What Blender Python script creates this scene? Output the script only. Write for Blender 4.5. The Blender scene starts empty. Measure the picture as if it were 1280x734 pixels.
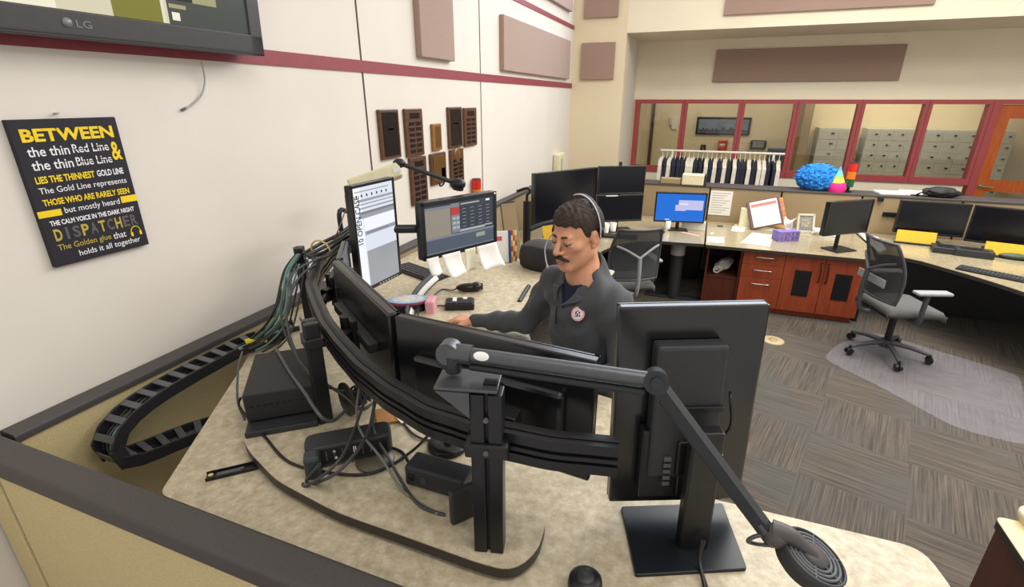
import bpy, bmesh, math, random
import numpy as np
from mathutils import Vector, Matrix, Euler, noise as mnoise

S = bpy.context.scene
COL = S.collection
R = math.radians
random.seed(7)

# ------------------------------------------------------------------ camera, light, exposure
EYE = Vector((0.0, 0.0, 2.15))
F_PX, PITCH, YAW = 625.8, R(21.19), R(20.865)
cam_d = bpy.data.cameras.new('camera')
cam = bpy.data.objects.new('camera', cam_d)
COL.objects.link(cam)
cam_d.sensor_width = 36.0
cam_d.lens = F_PX / 1280 * 36.0
cam_d.clip_start = 0.05
cam.location = EYE
cam.rotation_euler = (math.pi / 2 - PITCH, 0, YAW)
S.camera = cam

S.view_settings.view_transform = 'Standard'
S.view_settings.look = 'None'
S.view_settings.exposure = 0.10
S.view_settings.gamma = 1.0
S.view_settings.use_curve_mapping = False

world = bpy.data.worlds.new('world')
S.world = world
world.use_nodes = True
bg = world.node_tree.nodes['Background']
bg.inputs['Color'].default_value = (1.0, 0.955, 0.90, 1)
bg.inputs['Strength'].default_value = 0.74


def area(name, loc, size, energy, color=(1, 0.96, 0.9), rot=(0, 0, 0)):
    d = bpy.data.lights.new(name, 'AREA')
    d.shape = 'RECTANGLE'
    d.size, d.size_y = size
    d.energy = energy
    d.color = color
    o = bpy.data.objects.new(name, d)
    COL.objects.link(o)
    o.location = loc
    o.rotation_euler = rot
    return o


area('ceiling_light_near', (0.9, 0.5, 4.3), (2.2, 1.2), 38, (1.0, 0.97, 0.92))
area('ceiling_light_middle', (0.8, 4.2, 4.3), (1.2, 2.2), 48, (1.0, 0.95, 0.86))
area('ceiling_light_right', (3.0, 3.6, 4.3), (1.2, 2.2), 105, (1.0, 0.95, 0.87))
area('far_wall_fill', (1.8, 5.6, 4.3), (3.4, 0.6), 95, (1.0, 0.95, 0.87))  # added fill lamp, brightens the far wall and recess; no such fitting known
area('clerestory_daylight', (1.4, 7.72, 4.55), (6.8, 1.8), 230, (0.74, 0.86, 1.0), (R(-82), 0, 0))

# ------------------------------------------------------------------ helpers
FV = Vector((-math.sin(YAW) * math.cos(PITCH), math.cos(YAW) * math.cos(PITCH), -math.sin(PITCH)))
RV = Vector((math.cos(YAW), math.sin(YAW), 0))
UV_ = RV.cross(FV)


def ray(px, py):
    return FV * F_PX + RV * (px - 640) - UV_ * (py - 367)


def at(px, py, x=None, y=None, z=None):
    """point of the room seen at a pixel of the photo, on the plane x=, y= or z="""
    v = ray(px, py)
    if x is not None:
        t = (x - EYE.x) / v.x
    elif y is not None:
        t = (y - EYE.y) / v.y
    else:
        t = (z - EYE.z) / v.z
    return EYE + v * t


def atd(px, py, t):
    return EYE + ray(px, py) * (t / F_PX)


def lin(h):
    h = h.lstrip('#')
    out = []
    for i in (0, 2, 4):
        v = int(h[i:i + 2], 16) / 255
        out.append(v / 12.92 if v <= 0.04045 else ((v + 0.055) / 1.055) ** 2.4)
    return out


MATS = {}


def mat(name, color, rough=0.5, metal=0.0, n=None, bump=None, spec=0.5, emit=None, alpha=None, coat=0, sheen=0):
    """procedural principled material: n=(scale, amount[, detail]) mottles the colour, bump=(scale, strength)"""
    if name in MATS:
        return MATS[name]
    m = bpy.data.materials.new(name)
    m.use_nodes = True
    nt = m.node_tree
    b = nt.nodes['Principled BSDF']
    c = lin(color) if isinstance(color, str) else list(color)
    b.inputs['Base Color'].default_value = (*c, 1)
    b.inputs['Roughness'].default_value = rough
    b.inputs['Metallic'].default_value = metal
    b.inputs['Specular IOR Level'].default_value = spec
    b.inputs['Coat Weight'].default_value = coat
    b.inputs['Sheen Weight'].default_value = sheen
    tc = nt.nodes.new('ShaderNodeTexCoord')
    if n is None:
        n = (25, 0.06)
    if n:
        t = nt.nodes.new('ShaderNodeTexNoise')
        t.inputs['Scale'].default_value = n[0]
        t.inputs['Detail'].default_value = n[2] if len(n) > 2 else 3
        nt.links.new(tc.outputs['Object'], t.inputs['Vector'])
        r = nt.nodes.new('ShaderNodeMapRange')
        r.inputs['From Min'].default_value = 0.3
        r.inputs['From Max'].default_value = 0.7
        r.inputs['To Min'].default_value = 1 - n[1]
        r.inputs['To Max'].default_value = 1 + n[1]
        nt.links.new(t.outputs['Fac'], r.inputs['Value'])
        h = nt.nodes.new('ShaderNodeHueSaturation')
        h.inputs['Color'].default_value = (*c, 1)
        nt.links.new(r.outputs['Result'], h.inputs['Value'])
        nt.links.new(h.outputs['Color'], b.inputs['Base Color'])
    if bump:
        t2 = nt.nodes.new('ShaderNodeTexNoise')
        t2.inputs['Scale'].default_value = bump[0]
        t2.inputs['Detail'].default_value = 2
        nt.links.new(tc.outputs['Object'], t2.inputs['Vector'])
        bp = nt.nodes.new('ShaderNodeBump')
        bp.inputs['Strength'].default_value = bump[1]
        bp.inputs['Distance'].default_value = 0.004
        nt.links.new(t2.outputs['Fac'], bp.inputs['Height'])
        nt.links.new(bp.outputs['Normal'], b.inputs['Normal'])
    if emit:
        b.inputs['Emission Color'].default_value = (*(lin(emit[0]) if isinstance(emit[0], str) else emit[0]), 1)
        b.inputs['Emission Strength'].default_value = emit[1]
    if alpha is not None:
        b.inputs['Alpha'].default_value = alpha
    MATS[name] = m
    return m


def glow(name, color, s=1.0):
    """lit pixels of a screen or lamp"""
    return mat(name, '#050505', 0.25, n=False, emit=(color, s))


W = {}          # world matrix of every built object


class MB:
    """collects shapes; build() links them as ONE mesh object"""

    def __init__(self, M=None):
        self.v, self.f, self.mi, self.sm = [], [], [], []
        self.M = M or Matrix()

    def add(self, verts, faces, m=0, smooth=False):
        o = len(self.v)
        self.v += [self.M @ Vector(p) for p in verts]
        self.f += [tuple(i + o for i in fc) for fc in faces]
        self.mi += [m] * len(faces)
        self.sm += [smooth] * len(faces)
        return self

    def bm(self, bm_, m=0, smooth=False, X=None):
        bm_.verts.index_update()
        vs = [(X @ v.co if X else v.co.copy()) for v in bm_.verts]
        fs = [[v.index for v in f.verts] for f in bm_.faces]
        bm_.free()
        return self.add(vs, fs, m, smooth)

    def box(self, c, s, m=0, bev=0.0, rot=None, seg=2):
        b = bmesh.new()
        bmesh.ops.create_cube(b, size=1)
        bmesh.ops.scale(b, vec=Vector(s), verts=b.verts)
        if bev:
            bmesh.ops.bevel(b, geom=b.edges[:], offset=bev, segments=seg, affect='EDGES', profile=0.5)
        X = Matrix.Translation(Vector(c)) @ (rot.to_4x4() if rot else Matrix())
        return self.bm(b, m, False, X)

    def box2(self, a, b, m=0, bev=0.0):
        a, b = Vector(a), Vector(b)
        return self.box((a + b) / 2, [abs(b[i] - a[i]) for i in range(3)], m, bev)

    def prism(self, poly, z0, z1, m=0, bev=0.0, X=None, smooth=False):
        b = bmesh.new()
        vs = [b.verts.new((p[0], p[1], z0)) for p in poly]
        fc = b.faces.new(vs)
        if fc.normal.z > 0 or sum(poly[i][0] * poly[(i + 1) % len(poly)][1] - poly[(i + 1) % len(poly)][0] * poly[i][1] for i in range(len(poly))) > 0:
            fc.normal_flip()
        r = bmesh.ops.extrude_face_region(b, geom=[fc])
        bmesh.ops.translate(b, vec=(0, 0, z1 - z0), verts=[g for g in r['geom'] if isinstance(g, bmesh.types.BMVert)])
        if bev:
            es = [e for e in b.edges if abs(e.verts[0].co.z - e.verts[1].co.z) < 1e-6 and e.verts[0].co.z > max(z0, z1) - 1e-6]
            bmesh.ops.bevel(b, geom=es, offset=bev, segments=2, affect='EDGES', profile=0.5)
        bmesh.ops.recalc_face_normals(b, faces=b.faces)
        return self.bm(b, m, smooth, X)

    def cyl(self, p0, p1, r0, r1=None, n=16, m=0, smooth=True, caps=True):
        p0, p1 = Vector(p0), Vector(p1)
        r1 = r0 if r1 is None else r1
        d = (p1 - p0).normalized()
        u = d.orthogonal().normalized()
        w = d.cross(u)
        vs = []
        for p, r in ((p0, r0), (p1, r1)):
            for i in range(n):
                a = 2 * math.pi * i / n
                vs.append(p + (u * math.cos(a) + w * math.sin(a)) * r)
        self.add(vs, [(i, (i + 1) % n, n + (i + 1) % n, n + i) for i in range(n)], m, smooth)
        if caps:
            self.add(vs, [tuple(range(n - 1, -1, -1)), tuple(range(n, 2 * n))], m, False)
        return self

    def lathe(self, prof, c=(0, 0, 0), n=24, m=0, rot=None, smooth=True):
        X = Matrix.Translation(Vector(c)) @ (rot.to_4x4() if rot else Matrix())
        vs, k = [], len(prof)
        for r, z in prof:
            for i in range(n):
                a = 2 * math.pi * i / n
                vs.append(X @ Vector((r * math.cos(a), r * math.sin(a), z)))
        fs = []
        for j in range(k - 1):
            for i in range(n):
                fs.append((j * n + i, j * n + (i + 1) % n, (j + 1) * n + (i + 1) % n, (j + 1) * n + i))
        self.add(vs, fs, m, smooth)
        if prof[0][0] > 1e-5:
            self.add(vs[:n], [tuple(range(n - 1, -1, -1))], m)
        if prof[-1][0] > 1e-5:
            self.add(vs[-n:], [tuple(range(n))], m)
        return self

    def ell(self, c, r, m=0, rot=None, u=20, v=12):
        b = bmesh.new()
        bmesh.ops.create_uvsphere(b, u_segments=u, v_segments=v, radius=1)
        bmesh.ops.scale(b, vec=Vector(r), verts=b.verts)
        X = Matrix.Translation(Vector(c)) @ (rot.to_4x4() if rot else Matrix())
        return self.bm(b, m, True, X)

    def tube(self, pts, r, n=8, m=0, sub=6, smooth=True, flat=None, caps=True):
        """round (or flat=(w,h) rectangular) tube along a Catmull-Rom path"""
        P = spline(pts, sub) if sub else [Vector(p) for p in pts]
        vs = []
        up = None
        cnt = n if not flat else 4
        for i, p in enumerate(P):
            d = (P[min(i + 1, len(P) - 1)] - P[max(i - 1, 0)])
            d = d.normalized() if d.length > 1e-9 else Vector((0, 0, 1))
            if flat:
                s = Vector((0, 0, 1)).cross(d)
                s = s.normalized() if s.length > 1e-4 else Vector((1, 0, 0))
                w = d.cross(s)
                for a, b in ((-1, -1), (1, -1), (1, 1), (-1, 1)):
                    vs.append(p + s * (a * flat[0] / 2) + w * (b * flat[1] / 2))
            else:
                if up is None:
                    up = d.orthogonal().normalized()
                up = (up - d * up.dot(d))
                up = up.normalized() if up.length > 1e-6 else d.orthogonal().normalized()
                w = d.cross(up)
                rr = r(i / (len(P) - 1)) if callable(r) else r
                for k in range(n):
                    a = 2 * math.pi * k / n
                    vs.append(p + (up * math.cos(a) + w * math.sin(a)) * rr)
        fs = []
        for j in range(len(P) - 1):
            for i in range(cnt):
                fs.append((j * cnt + i, j * cnt + (i + 1) % cnt, (j + 1) * cnt + (i + 1) % cnt, (j + 1) * cnt + i))
        self.add(vs, fs, m, smooth and not flat)
        if caps:
            self.add(vs, [tuple(range(cnt - 1, -1, -1)), tuple(range(len(vs) - cnt, len(vs)))], m)
        return self

    def quad(self, pts, m=0):
        return self.add(pts, [tuple(range(len(pts)))], m)

    def sheet(self, fn, nu, nv, m=0, smooth=True, th=0.0):
        """curved sheet fn(u,v) -> point; th gives it thickness"""
        g = [[Vector(fn(i / nu, j / nv)) for i in range(nu + 1)] for j in range(nv + 1)]
        vs = [p for row in g for p in row]
        fs = [(j * (nu + 1) + i, j * (nu + 1) + i + 1, (j + 1) * (nu + 1) + i + 1, (j + 1) * (nu + 1) + i) for j in range(nv) for i in range(nu)]
        if th:
            nn = []
            for j in range(nv + 1):
                for i in range(nu + 1):
                    a = g[j][min(i + 1, nu)] - g[j][max(i - 1, 0)]
                    b = g[min(j + 1, nv)][i] - g[max(j - 1, 0)][i]
                    nn.append(a.cross(b).normalized())
            k = len(vs)
            vs = vs + [vs[i] + nn[i] * th for i in range(k)]
            top = [tuple(q + k for q in f) for f in fs]
            fs = [tuple(reversed(f)) for f in fs]
            ring = [i for i in range(nu + 1)] + [j * (nu + 1) + nu for j in range(1, nv + 1)] + [nv * (nu + 1) + i for i in range(nu - 1, -1, -1)] + [j * (nu + 1) for j in range(nv - 1, 0, -1)]
            rim = [(ring[i], ring[(i + 1) % len(ring)], ring[(i + 1) % len(ring)] + k, ring[i] + k) for i in range(len(ring))]
            return self.add(vs, fs + top + rim, m, smooth)
        return self.add(vs, fs, m, smooth)

    def text(self, s, x0, y0, w, h, m=0, bold=0.0, depth=0.0, z=0.0, shear=0.0):
        """lettering fitted into the rectangle (x0,y0,w,h) of the current frame's xy plane"""
        cu = bpy.data.curves.new('lettering', 'FONT')
        cu.body = s
        cu.size = 1
        cu.offset = bold
        cu.shear = shear
        cu.resolution_u = 3
        ob = bpy.data.objects.new('lettering', cu)
        COL.objects.link(ob)
        me = bpy.data.meshes.new_from_object(ob)
        bpy.data.objects.remove(ob)
        vs = [v.co.copy() for v in me.vertices]
        fs = [tuple(p.vertices) for p in me.polygons]
        bpy.data.meshes.remove(me)
        bpy.data.curves.remove(cu)
        if not vs:
            return self
        ax, bx = min(v.x for v in vs), max(v.x for v in vs)
        ay, by = min(v.y for v in vs), max(v.y for v in vs)
        sx, sy = w / max(bx - ax, 1e-6), h / max(by - ay, 1e-6)
        vs = [Vector((x0 + (v.x - ax) * sx, y0 + (v.y - ay) * sy, z)) for v in vs]
        return self.add(vs, fs, m)

    def build(self, name, mats, parent=None, loc=None, auto=35):
        me = bpy.data.meshes.new(name)
        if not isinstance(mats, (list, tuple)):
            mats = [mats]
        if parent is not None:
            Wm = W[parent.as_pointer()]
        else:
            Wm = Matrix.Translation(Vector(loc)) if loc is not None else Matrix.Translation(self.base())
        inv = Wm.inverted()
        me.from_pydata([inv @ v for v in self.v], [], self.f)
        for mm in mats:
            me.materials.append(mm)
        me.polygons.foreach_set('material_index', self.mi)
        me.polygons.foreach_set('use_smooth', self.sm)
        me.update()
        o = bpy.data.objects.new(name, me)
        COL.objects.link(o)
        if parent is not None:
            o.parent = parent
        else:
            o.matrix_world = Wm
            o.location = Wm.to_translation()
        W[o.as_pointer()] = Wm
        return o

    def base(self):
        n = len(self.v)
        return Vector((sum(v.x for v in self.v) / n, sum(v.y for v in self.v) / n, min(v.z for v in self.v)))


def spline(pts, sub=6):
    P = [Vector(p) for p in pts]
    if len(P) < 3:
        return P
    out = []
    for i in range(len(P) - 1):
        p0, p1, p2, p3 = P[max(i - 1, 0)], P[i], P[i + 1], P[min(i + 2, len(P) - 1)]
        for k in range(sub):
            t = k / sub
            out.append(0.5 * ((2 * p1) + (p2 - p0) * t + (2 * p0 - 5 * p1 + 4 * p2 - p3) * t * t + (3 * p1 - p0 - 3 * p2 + p3) * t ** 3))
    out.append(P[-1])
    return out


def rz(a):
    return Matrix.Rotation(a, 4, 'Z')


def frame(o, x, y=None, z=None):
    """matrix with origin o, local x along x and local y near y (or local z along z)"""
    x = Vector(x).normalized()
    if y is not None:
        y = Vector(y)
        zz = x.cross(y).normalized()
        y = zz.cross(x)
    else:
        zz = Vector(z).normalized()
        y = zz.cross(x).normalized()
        x = y.cross(zz)
    M = Matrix((x, y, zz)).transposed().to_4x4()
    M.translation = Vector(o)
    return M


def thing(name, label, cat, loc=(0, 0, 0), rot=0.0, group=None):
    o = bpy.data.objects.new(name, None)
    COL.objects.link(o)
    o.empty_display_size = 0.1
    o.location = loc
    o.rotation_euler = (0, 0, rot)
    W[o.as_pointer()] = Matrix.Translation(Vector(loc)) @ rz(rot)
    o['label'] = label
    o['category'] = cat
    if group:
        o['group'] = group
    return o


def tag(o, label, cat, group=None, kind=None):
    o['label'] = label
    o['category'] = cat
    if group:
        o['group'] = group
    if kind:
        o['kind'] = kind
    return o


def struct(o):
    o['kind'] = 'structure'
    return o


def relabel(o, label):
    o['label'] = label
    return o


def dup(root, loc, rot, label, group=None):
    r = root.copy()
    COL.objects.link(r)
    r.location = loc
    r.rotation_euler = (0, 0, rot)
    r['label'] = label
    if group:
        r['group'] = group
    for ch in list(root.children):
        c = ch.copy()
        COL.objects.link(c)
        c.parent = r
        for g in list(ch.children):
            d = g.copy()
            COL.objects.link(d)
            d.parent = c
    return r


def round_poly(poly, r, seg=5):
    """polygon with rounded corners; r a number or one per corner"""
    n = len(poly)
    out = []
    for i in range(n):
        p = Vector(poly[i]).to_2d()
        a = Vector(poly[i - 1]).to_2d() - p
        b = Vector(poly[(i + 1) % n]).to_2d() - p
        rr = r[i] if isinstance(r, (list, tuple)) else r
        if rr <= 0:
            out.append((p.x, p.y))
            continue
        rr = min(rr, a.length * 0.48, b.length * 0.48)
        a, b = p + a.normalized() * rr, p + b.normalized() * rr
        for k in range(seg + 1):
            t = k / seg
            q = a * (1 - t) ** 2 + p * 2 * t * (1 - t) + b * t * t
            out.append((q.x, q.y))
    return out
# ------------------------------------------------------------------ materials of the setting
M_WALL = mat('warm_white_paint', '#e0d8ce', 0.75, n=(3, 0.02), bump=(160, 0.05))
M_CREAM = mat('cream_paint', '#e9dabb', 0.75, n=(3, 0.02), bump=(160, 0.05))
M_CREAM2 = mat('pale_cream_paint', '#eee4cc', 0.75, n=(3, 0.02), bump=(160, 0.05))
M_SEAM = mat('dark_joint', '#4a3434', 0.8)
M_STRIPE = mat('maroon_stripe', '#8e3a44', 0.55, n=(40, 0.08))
M_REDFR = mat('red_painted_frame', '#a4474a', 0.45, n=(30, 0.06))
M_FELT = mat('mauve_acoustic_fabric', '#a3897c', 0.95, n=(220, 0.12), bump=(400, 0.2), sheen=0.2)
M_FELTE = mat('mauve_fabric_edge', '#8c665a', 0.95, n=(220, 0.1))
M_PANEL = mat('tan_woven_panel_fabric', '#cbba8c', 0.95, n=(260, 0.16), bump=(500, 0.3))
M_PANELD = mat('taupe_woven_panel_fabric', '#a08c6c', 0.95, n=(260, 0.16), bump=(500, 0.3))
M_CAP = mat('charcoal_panel_cap', '#474241', 0.6, n=(180, 0.1), bump=(300, 0.1))
M_BLACK = mat('matte_black_plastic', '#141417', 0.4, n=(60, 0.1))
M_BLACKS = mat('satin_black_plastic', '#121215', 0.28, n=(60, 0.08))
M_DKGREY = mat('dark_grey_plastic', '#2c2d30', 0.5, n=(80, 0.08))
M_MIDGREY = mat('mid_grey_plastic', '#55575a', 0.5, n=(80, 0.08))
M_LTGREY = mat('light_grey_plastic', '#a9a8a4', 0.5)
M_WHITE = mat('white_paper', '#eeebe6', 0.8, n=(30, 0.03))
M_WHITEP = mat('white_plastic', '#e4e0d6', 0.45)
M_CREAMP = mat('cream_plastic', '#e2dab6', 0.5)
M_METAL = mat('brushed_steel', '#b8b6b0', 0.3, 1.0, n=(90, 0.08))


def speckle(name, c1, c2, c3, rough, coat=0.0):
    m = bpy.data.materials.new(name)
    m.use_nodes = True
    nt = m.node_tree
    b = nt.nodes['Principled BSDF']
    tc = nt.nodes.new('ShaderNodeTexCoord')
    a = nt.nodes.new('ShaderNodeTexNoise')
    a.inputs['Scale'].default_value = 34
    a.inputs['Detail'].default_value = 6
    a.inputs['Roughness'].default_value = 0.68
    nt.links.new(tc.outputs['Object'], a.inputs['Vector'])
    r = nt.nodes.new('ShaderNodeValToRGB')
    e = r.color_ramp.elements
    e[0].position, e[0].color = 0.34, (*lin(c1), 1)
    e[1].position, e[1].color = 0.66, (*lin(c3), 1)
    k = r.color_ramp.elements.new(0.5)
    k.color = (*lin(c2), 1)
    nt.links.new(a.outputs['Fac'], r.inputs['Fac'])
    nt.links.new(r.outputs['Color'], b.inputs['Base Color'])
    b.inputs['Roughness'].default_value = rough
    b.inputs['Coat Weight'].default_value = coat
    b.inputs['Coat Roughness'].default_value = 0.15
    MATS[name] = m
    return m


M_LAM = speckle('mottled_beige_laminate', '#a99c80', '#bdb095', '#cfc4ab', 0.42)
M_LAM2 = speckle('mottled_tan_laminate', '#978a6e', '#a99c7e', '#b8ac90', 0.22, 0.35)
M_EDGE = mat('dark_edge_banding', '#35302c', 0.5)


def carpet_material():
    m = bpy.data.materials.new('striped_carpet_tiles')
    m.use_nodes = True
    nt = m.node_tree
    N, Lk = nt.nodes, nt.links
    b = N['Principled BSDF']
    b.inputs['Roughness'].default_value = 0.95
    b.inputs['Specular IOR Level'].default_value = 0.15
    tc = N.new('ShaderNodeTexCoord')
    mp = N.new('ShaderNodeMapping')
    mp.inputs['Rotation'].default_value = (0, 0, R(17))
    Lk.new(tc.outputs['Object'], mp.inputs['Vector'])
    ck = N.new('ShaderNodeTexChecker')
    ck.inputs['Scale'].default_value = 1.85
    ck.inputs['Color1'].default_value = (0, 0, 0, 1)
    ck.inputs['Color2'].default_value = (1, 1, 1, 1)
    # offset z so that the checker does not flicker at z = 0
    mp.inputs['Location'].default_value = (0.13, 0.21, 0.2)
    Lk.new(mp.outputs['Vector'], ck.inputs['Vector'])

    def stripes(sx, sy):
        q = N.new('ShaderNodeMapping')
        q.inputs['Scale'].default_value = (sx, sy, 1)
        Lk.new(mp.outputs['Vector'], q.inputs['Vector'])
        t = N.new('ShaderNodeTexNoise')
        t.inputs['Scale'].default_value = 1.0
        t.inputs['Detail'].default_value = 3
        t.inputs['Roughness'].default_value = 0.75
        Lk.new(q.outputs['Vector'], t.inputs['Vector'])
        return t
    a, c = stripes(2.0, 105), stripes(105, 2.0)
    mx = N.new('ShaderNodeMix')
    mx.data_type = 'FLOAT'
    Lk.new(ck.outputs['Fac'], mx.inputs[0])
    Lk.new(a.outputs['Fac'], mx.inputs[2])
    Lk.new(c.outputs['Fac'], mx.inputs[3])
    rp = N.new('ShaderNodeValToRGB')
    e = rp.color_ramp.elements
    e[0].position, e[0].color = 0.30, (*lin('#443e39'), 1)
    e[1].position, e[1].color = 0.72, (*lin('#75695e'), 1)
    k = e.new(0.5)
    k.color = (*lin('#5b544d'), 1)
    Lk.new(mx.outputs[0], rp.inputs['Fac'])
    # broad blotches of teal-grey
    bl = N.new('ShaderNodeTexNoise')
    bl.inputs['Scale'].default_value = 1.6
    Lk.new(mp.outputs['Vector'], bl.inputs['Vector'])
    mr = N.new('ShaderNodeMapRange')
    mr.inputs['From Min'].default_value = 0.5
    mr.inputs['From Max'].default_value = 0.75
    mr.inputs['To Max'].default_value = 0.55
    Lk.new(bl.outputs['Fac'], mr.inputs['Value'])
    mc = N.new('ShaderNodeMix')
    mc.data_type = 'RGBA'
    mc.inputs[7].default_value = (*lin('#545856'), 1)
    Lk.new(mr.outputs['Result'], mc.inputs[0])
    Lk.new(rp.outputs['Color'], mc.inputs[6])
    Lk.new(mc.outputs[2], b.inputs['Base Color'])
    bp = N.new('ShaderNodeBump')
    bp.inputs['Strength'].default_value = 0.3
    bp.inputs['Distance'].default_value = 0.003
    Lk.new(mx.outputs[0], bp.inputs['Height'])
    Lk.new(bp.outputs['Normal'], b.inputs['Normal'])
    return m


def glass_material():
    m = bpy.data.materials.new('window_glass')
    m.use_nodes = True
    nt = m.node_tree
    for x in list(nt.nodes):
        nt.nodes.remove(x)
    o = nt.nodes.new('ShaderNodeOutputMaterial')
    t = nt.nodes.new('ShaderNodeBsdfTransparent')
    t.inputs['Color'].default_value = (0.86, 0.88, 0.85, 1)
    g = nt.nodes.new('ShaderNodeBsdfGlossy')
    g.inputs['Roughness'].default_value = 0.02
    f = nt.nodes.new('ShaderNodeFresnel')
    f.inputs['IOR'].default_value = 1.5
    mx = nt.nodes.new('ShaderNodeMixShader')
    nt.links.new(f.outputs['Fac'], mx.inputs['Fac'])
    nt.links.new(t.outputs['BSDF'], mx.inputs[1])
    nt.links.new(g.outputs['BSDF'], mx.inputs[2])
    nt.links.new(mx.outputs['Shader'], o.inputs['Surface'])
    return m


M_CARPET = carpet_material()
M_GLASS = glass_material()

# ------------------------------------------------------------------ room shell
XL = -2.05                      # face of the left wall
YA, YB, YC = 7.86, 9.10, 11.10  # front of cream wall, window wall, corridor wall
XR = -1.284                     # corner where the cream wall steps back
HEAD = 2.15

m = MB(); m.box2((-2.3, -0.6, -0.1), (7.0, 12.0, 0.0)); struct(m.build('floor', M_CARPET, loc=(0, 0, 0)))
m = MB(); m.box2((XL - 0.2, -0.6, 0), (XL, YA, 4.4))
for y0 in (-0.0, 2.803, 4.565, 6.35):
    pass
for y0 in (2.803, 4.565):
    m.box2((XL - 0.001, y0 - 0.007, 1.0), (XL + 0.002, y0 + 0.007, 4.4), 1)
struct(m.build('wall_left', [M_WALL, M_SEAM], loc=(XL, 0, 0)))
m = MB(); m.box2((XL - 0.2, YA, 0), (XR, YA + 0.2, 4.4)); struct(m.build('wall_cream', M_CREAM))
m = MB(); m.box2((XR - 0.2, YA + 0.2, 0), (XR, YB, 4.4)); struct(m.build('wall_return', M_WALL))
m = MB(); m.box2((XR, YA, 3.013), (7.0, YA + 0.25, 4.4)); struct(m.build('wall_upper', M_CREAM2))
m = MB(); m.box2((XR, YA + 0.25, 3.013), (7.0, YB, 3.2)); struct(m.build('ceiling_soffit', M_CREAM2))
# window wall: below the sill, above the header and right of the door
m = MB()
m.box2((XR, YB, 0), (3.47, YB + 0.15, 1.0))
m.box2((XR, YB, HEAD), (7.0, YB + 0.15, 3.1))
m.box2((4.72, YB, 0), (7.0, YB + 0.15, HEAD))
struct(m.build('wall_window', M_CREAM2))
m = MB(); m.box2((-3.0, YC, 0), (7.0, YC + 0.15, 3.2)); struct(m.build('wall_corridor', M_CREAM))
m = MB(); m.box2((-3.0, YB + 0.15, 2.9), (7.0, YC, 3.0)); struct(m.build('ceiling_corridor', M_WALL))
m = MB(); m.box2((-2.2, YB + 0.15, 0), (-2.05, YC, 3.2)); struct(m.build('wall_corridor_left', M_CREAM2))
m = MB(); m.box2((6.8, YB + 0.15, 0), (7.0, YC, 3.2)); struct(m.build('wall_corridor_right', M_CREAM2))
area('corridor_light_right', (2.6, 10.2, 2.85), (3.2, 0.6), 48, (1.0, 0.9, 0.72))
area('corridor_light_left', (-0.4, 10.2, 2.85), (1.2, 0.4), 12, (1.0, 0.9, 0.75))

# maroon stripes on the left wall
m = MB(); m.box2((XL - 0.01, -0.6, 2.305), (XL + 0.008, YA, 2.372)); struct(m.build('trim_1', M_STRIPE))
m = MB(); m.box2((XL - 0.01, -0.6, 3.085), (XL + 0.008, YA, 3.135)); struct(m.build('trim_2', M_STRIPE))

# six windows in red frames, then the door
mull = [-1.258, -0.47, 0.385, 1.16, 1.985, 2.79, 3.51]
for i in range(6):
    x0, x1 = mull[i], mull[i + 1]
    w_ = thing('window_%d' % (i + 1), 'red framed interior window', 'window', ((x0 + x1) / 2, YB, 1.0))
    del w_['label'], w_['category']
    struct(w_)
    a, b = x0 + (0 if i == 0 else 0.002), x1 - 0.002
    fr = MB()
    h = 0.045
    fr.box2((a, YB - 0.03, 1.005), (a + (0.075 if i == 0 else h), YB + 0.1, HEAD - 0.001))
    fr.box2((b - h, YB - 0.03, 1.005), (b, YB + 0.1, HEAD - 0.001))
    fr.box2((a, YB - 0.034, 1.002), (b, YB + 0.1, 1.09))
    fr.box2((a, YB - 0.034, HEAD - 0.062), (b, YB + 0.1, HEAD - 0.001))
    fr.build('window_frame', M_REDFR, w_)
    gl = MB(); gl.box2((a + h, YB + 0.03, 1.09), (b - h, YB + 0.038, HEAD - 0.062))
    gl.build('glass_pane', M_GLASS, w_)


def wood(name, c1, c2, scale=(2, 2, 14), rough=0.35):
    m = bpy.data.materials.new(name)
    m.use_nodes = True
    nt = m.node_tree
    b = nt.nodes['Principled BSDF']
    tc = nt.nodes.new('ShaderNodeTexCoord')
    mp = nt.nodes.new('ShaderNodeMapping')
    mp.inputs['Scale'].default_value = scale
    nt.links.new(tc.outputs['Object'], mp.inputs['Vector'])
    t = nt.nodes.new('ShaderNodeTexNoise')
    t.inputs['Scale'].default_value = 3
    t.inputs['Detail'].default_value = 5
    t.inputs['Distortion'].default_value = 0.6
    nt.links.new(mp.outputs['Vector'], t.inputs['Vector'])
    r = nt.nodes.new('ShaderNodeValToRGB')
    r.color_ramp.elements[0].position, r.color_ramp.elements[0].color = 0.3, (*lin(c1), 1)
    r.color_ramp.elements[1].position, r.color_ramp.elements[1].color = 0.7, (*lin(c2), 1)
    nt.links.new(t.outputs['Fac'], r.inputs['Fac'])
    nt.links.new(r.outputs['Color'], b.inputs['Base Color'])
    b.inputs['Roughness'].default_value = rough
    MATS[name] = m
    return m


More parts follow.
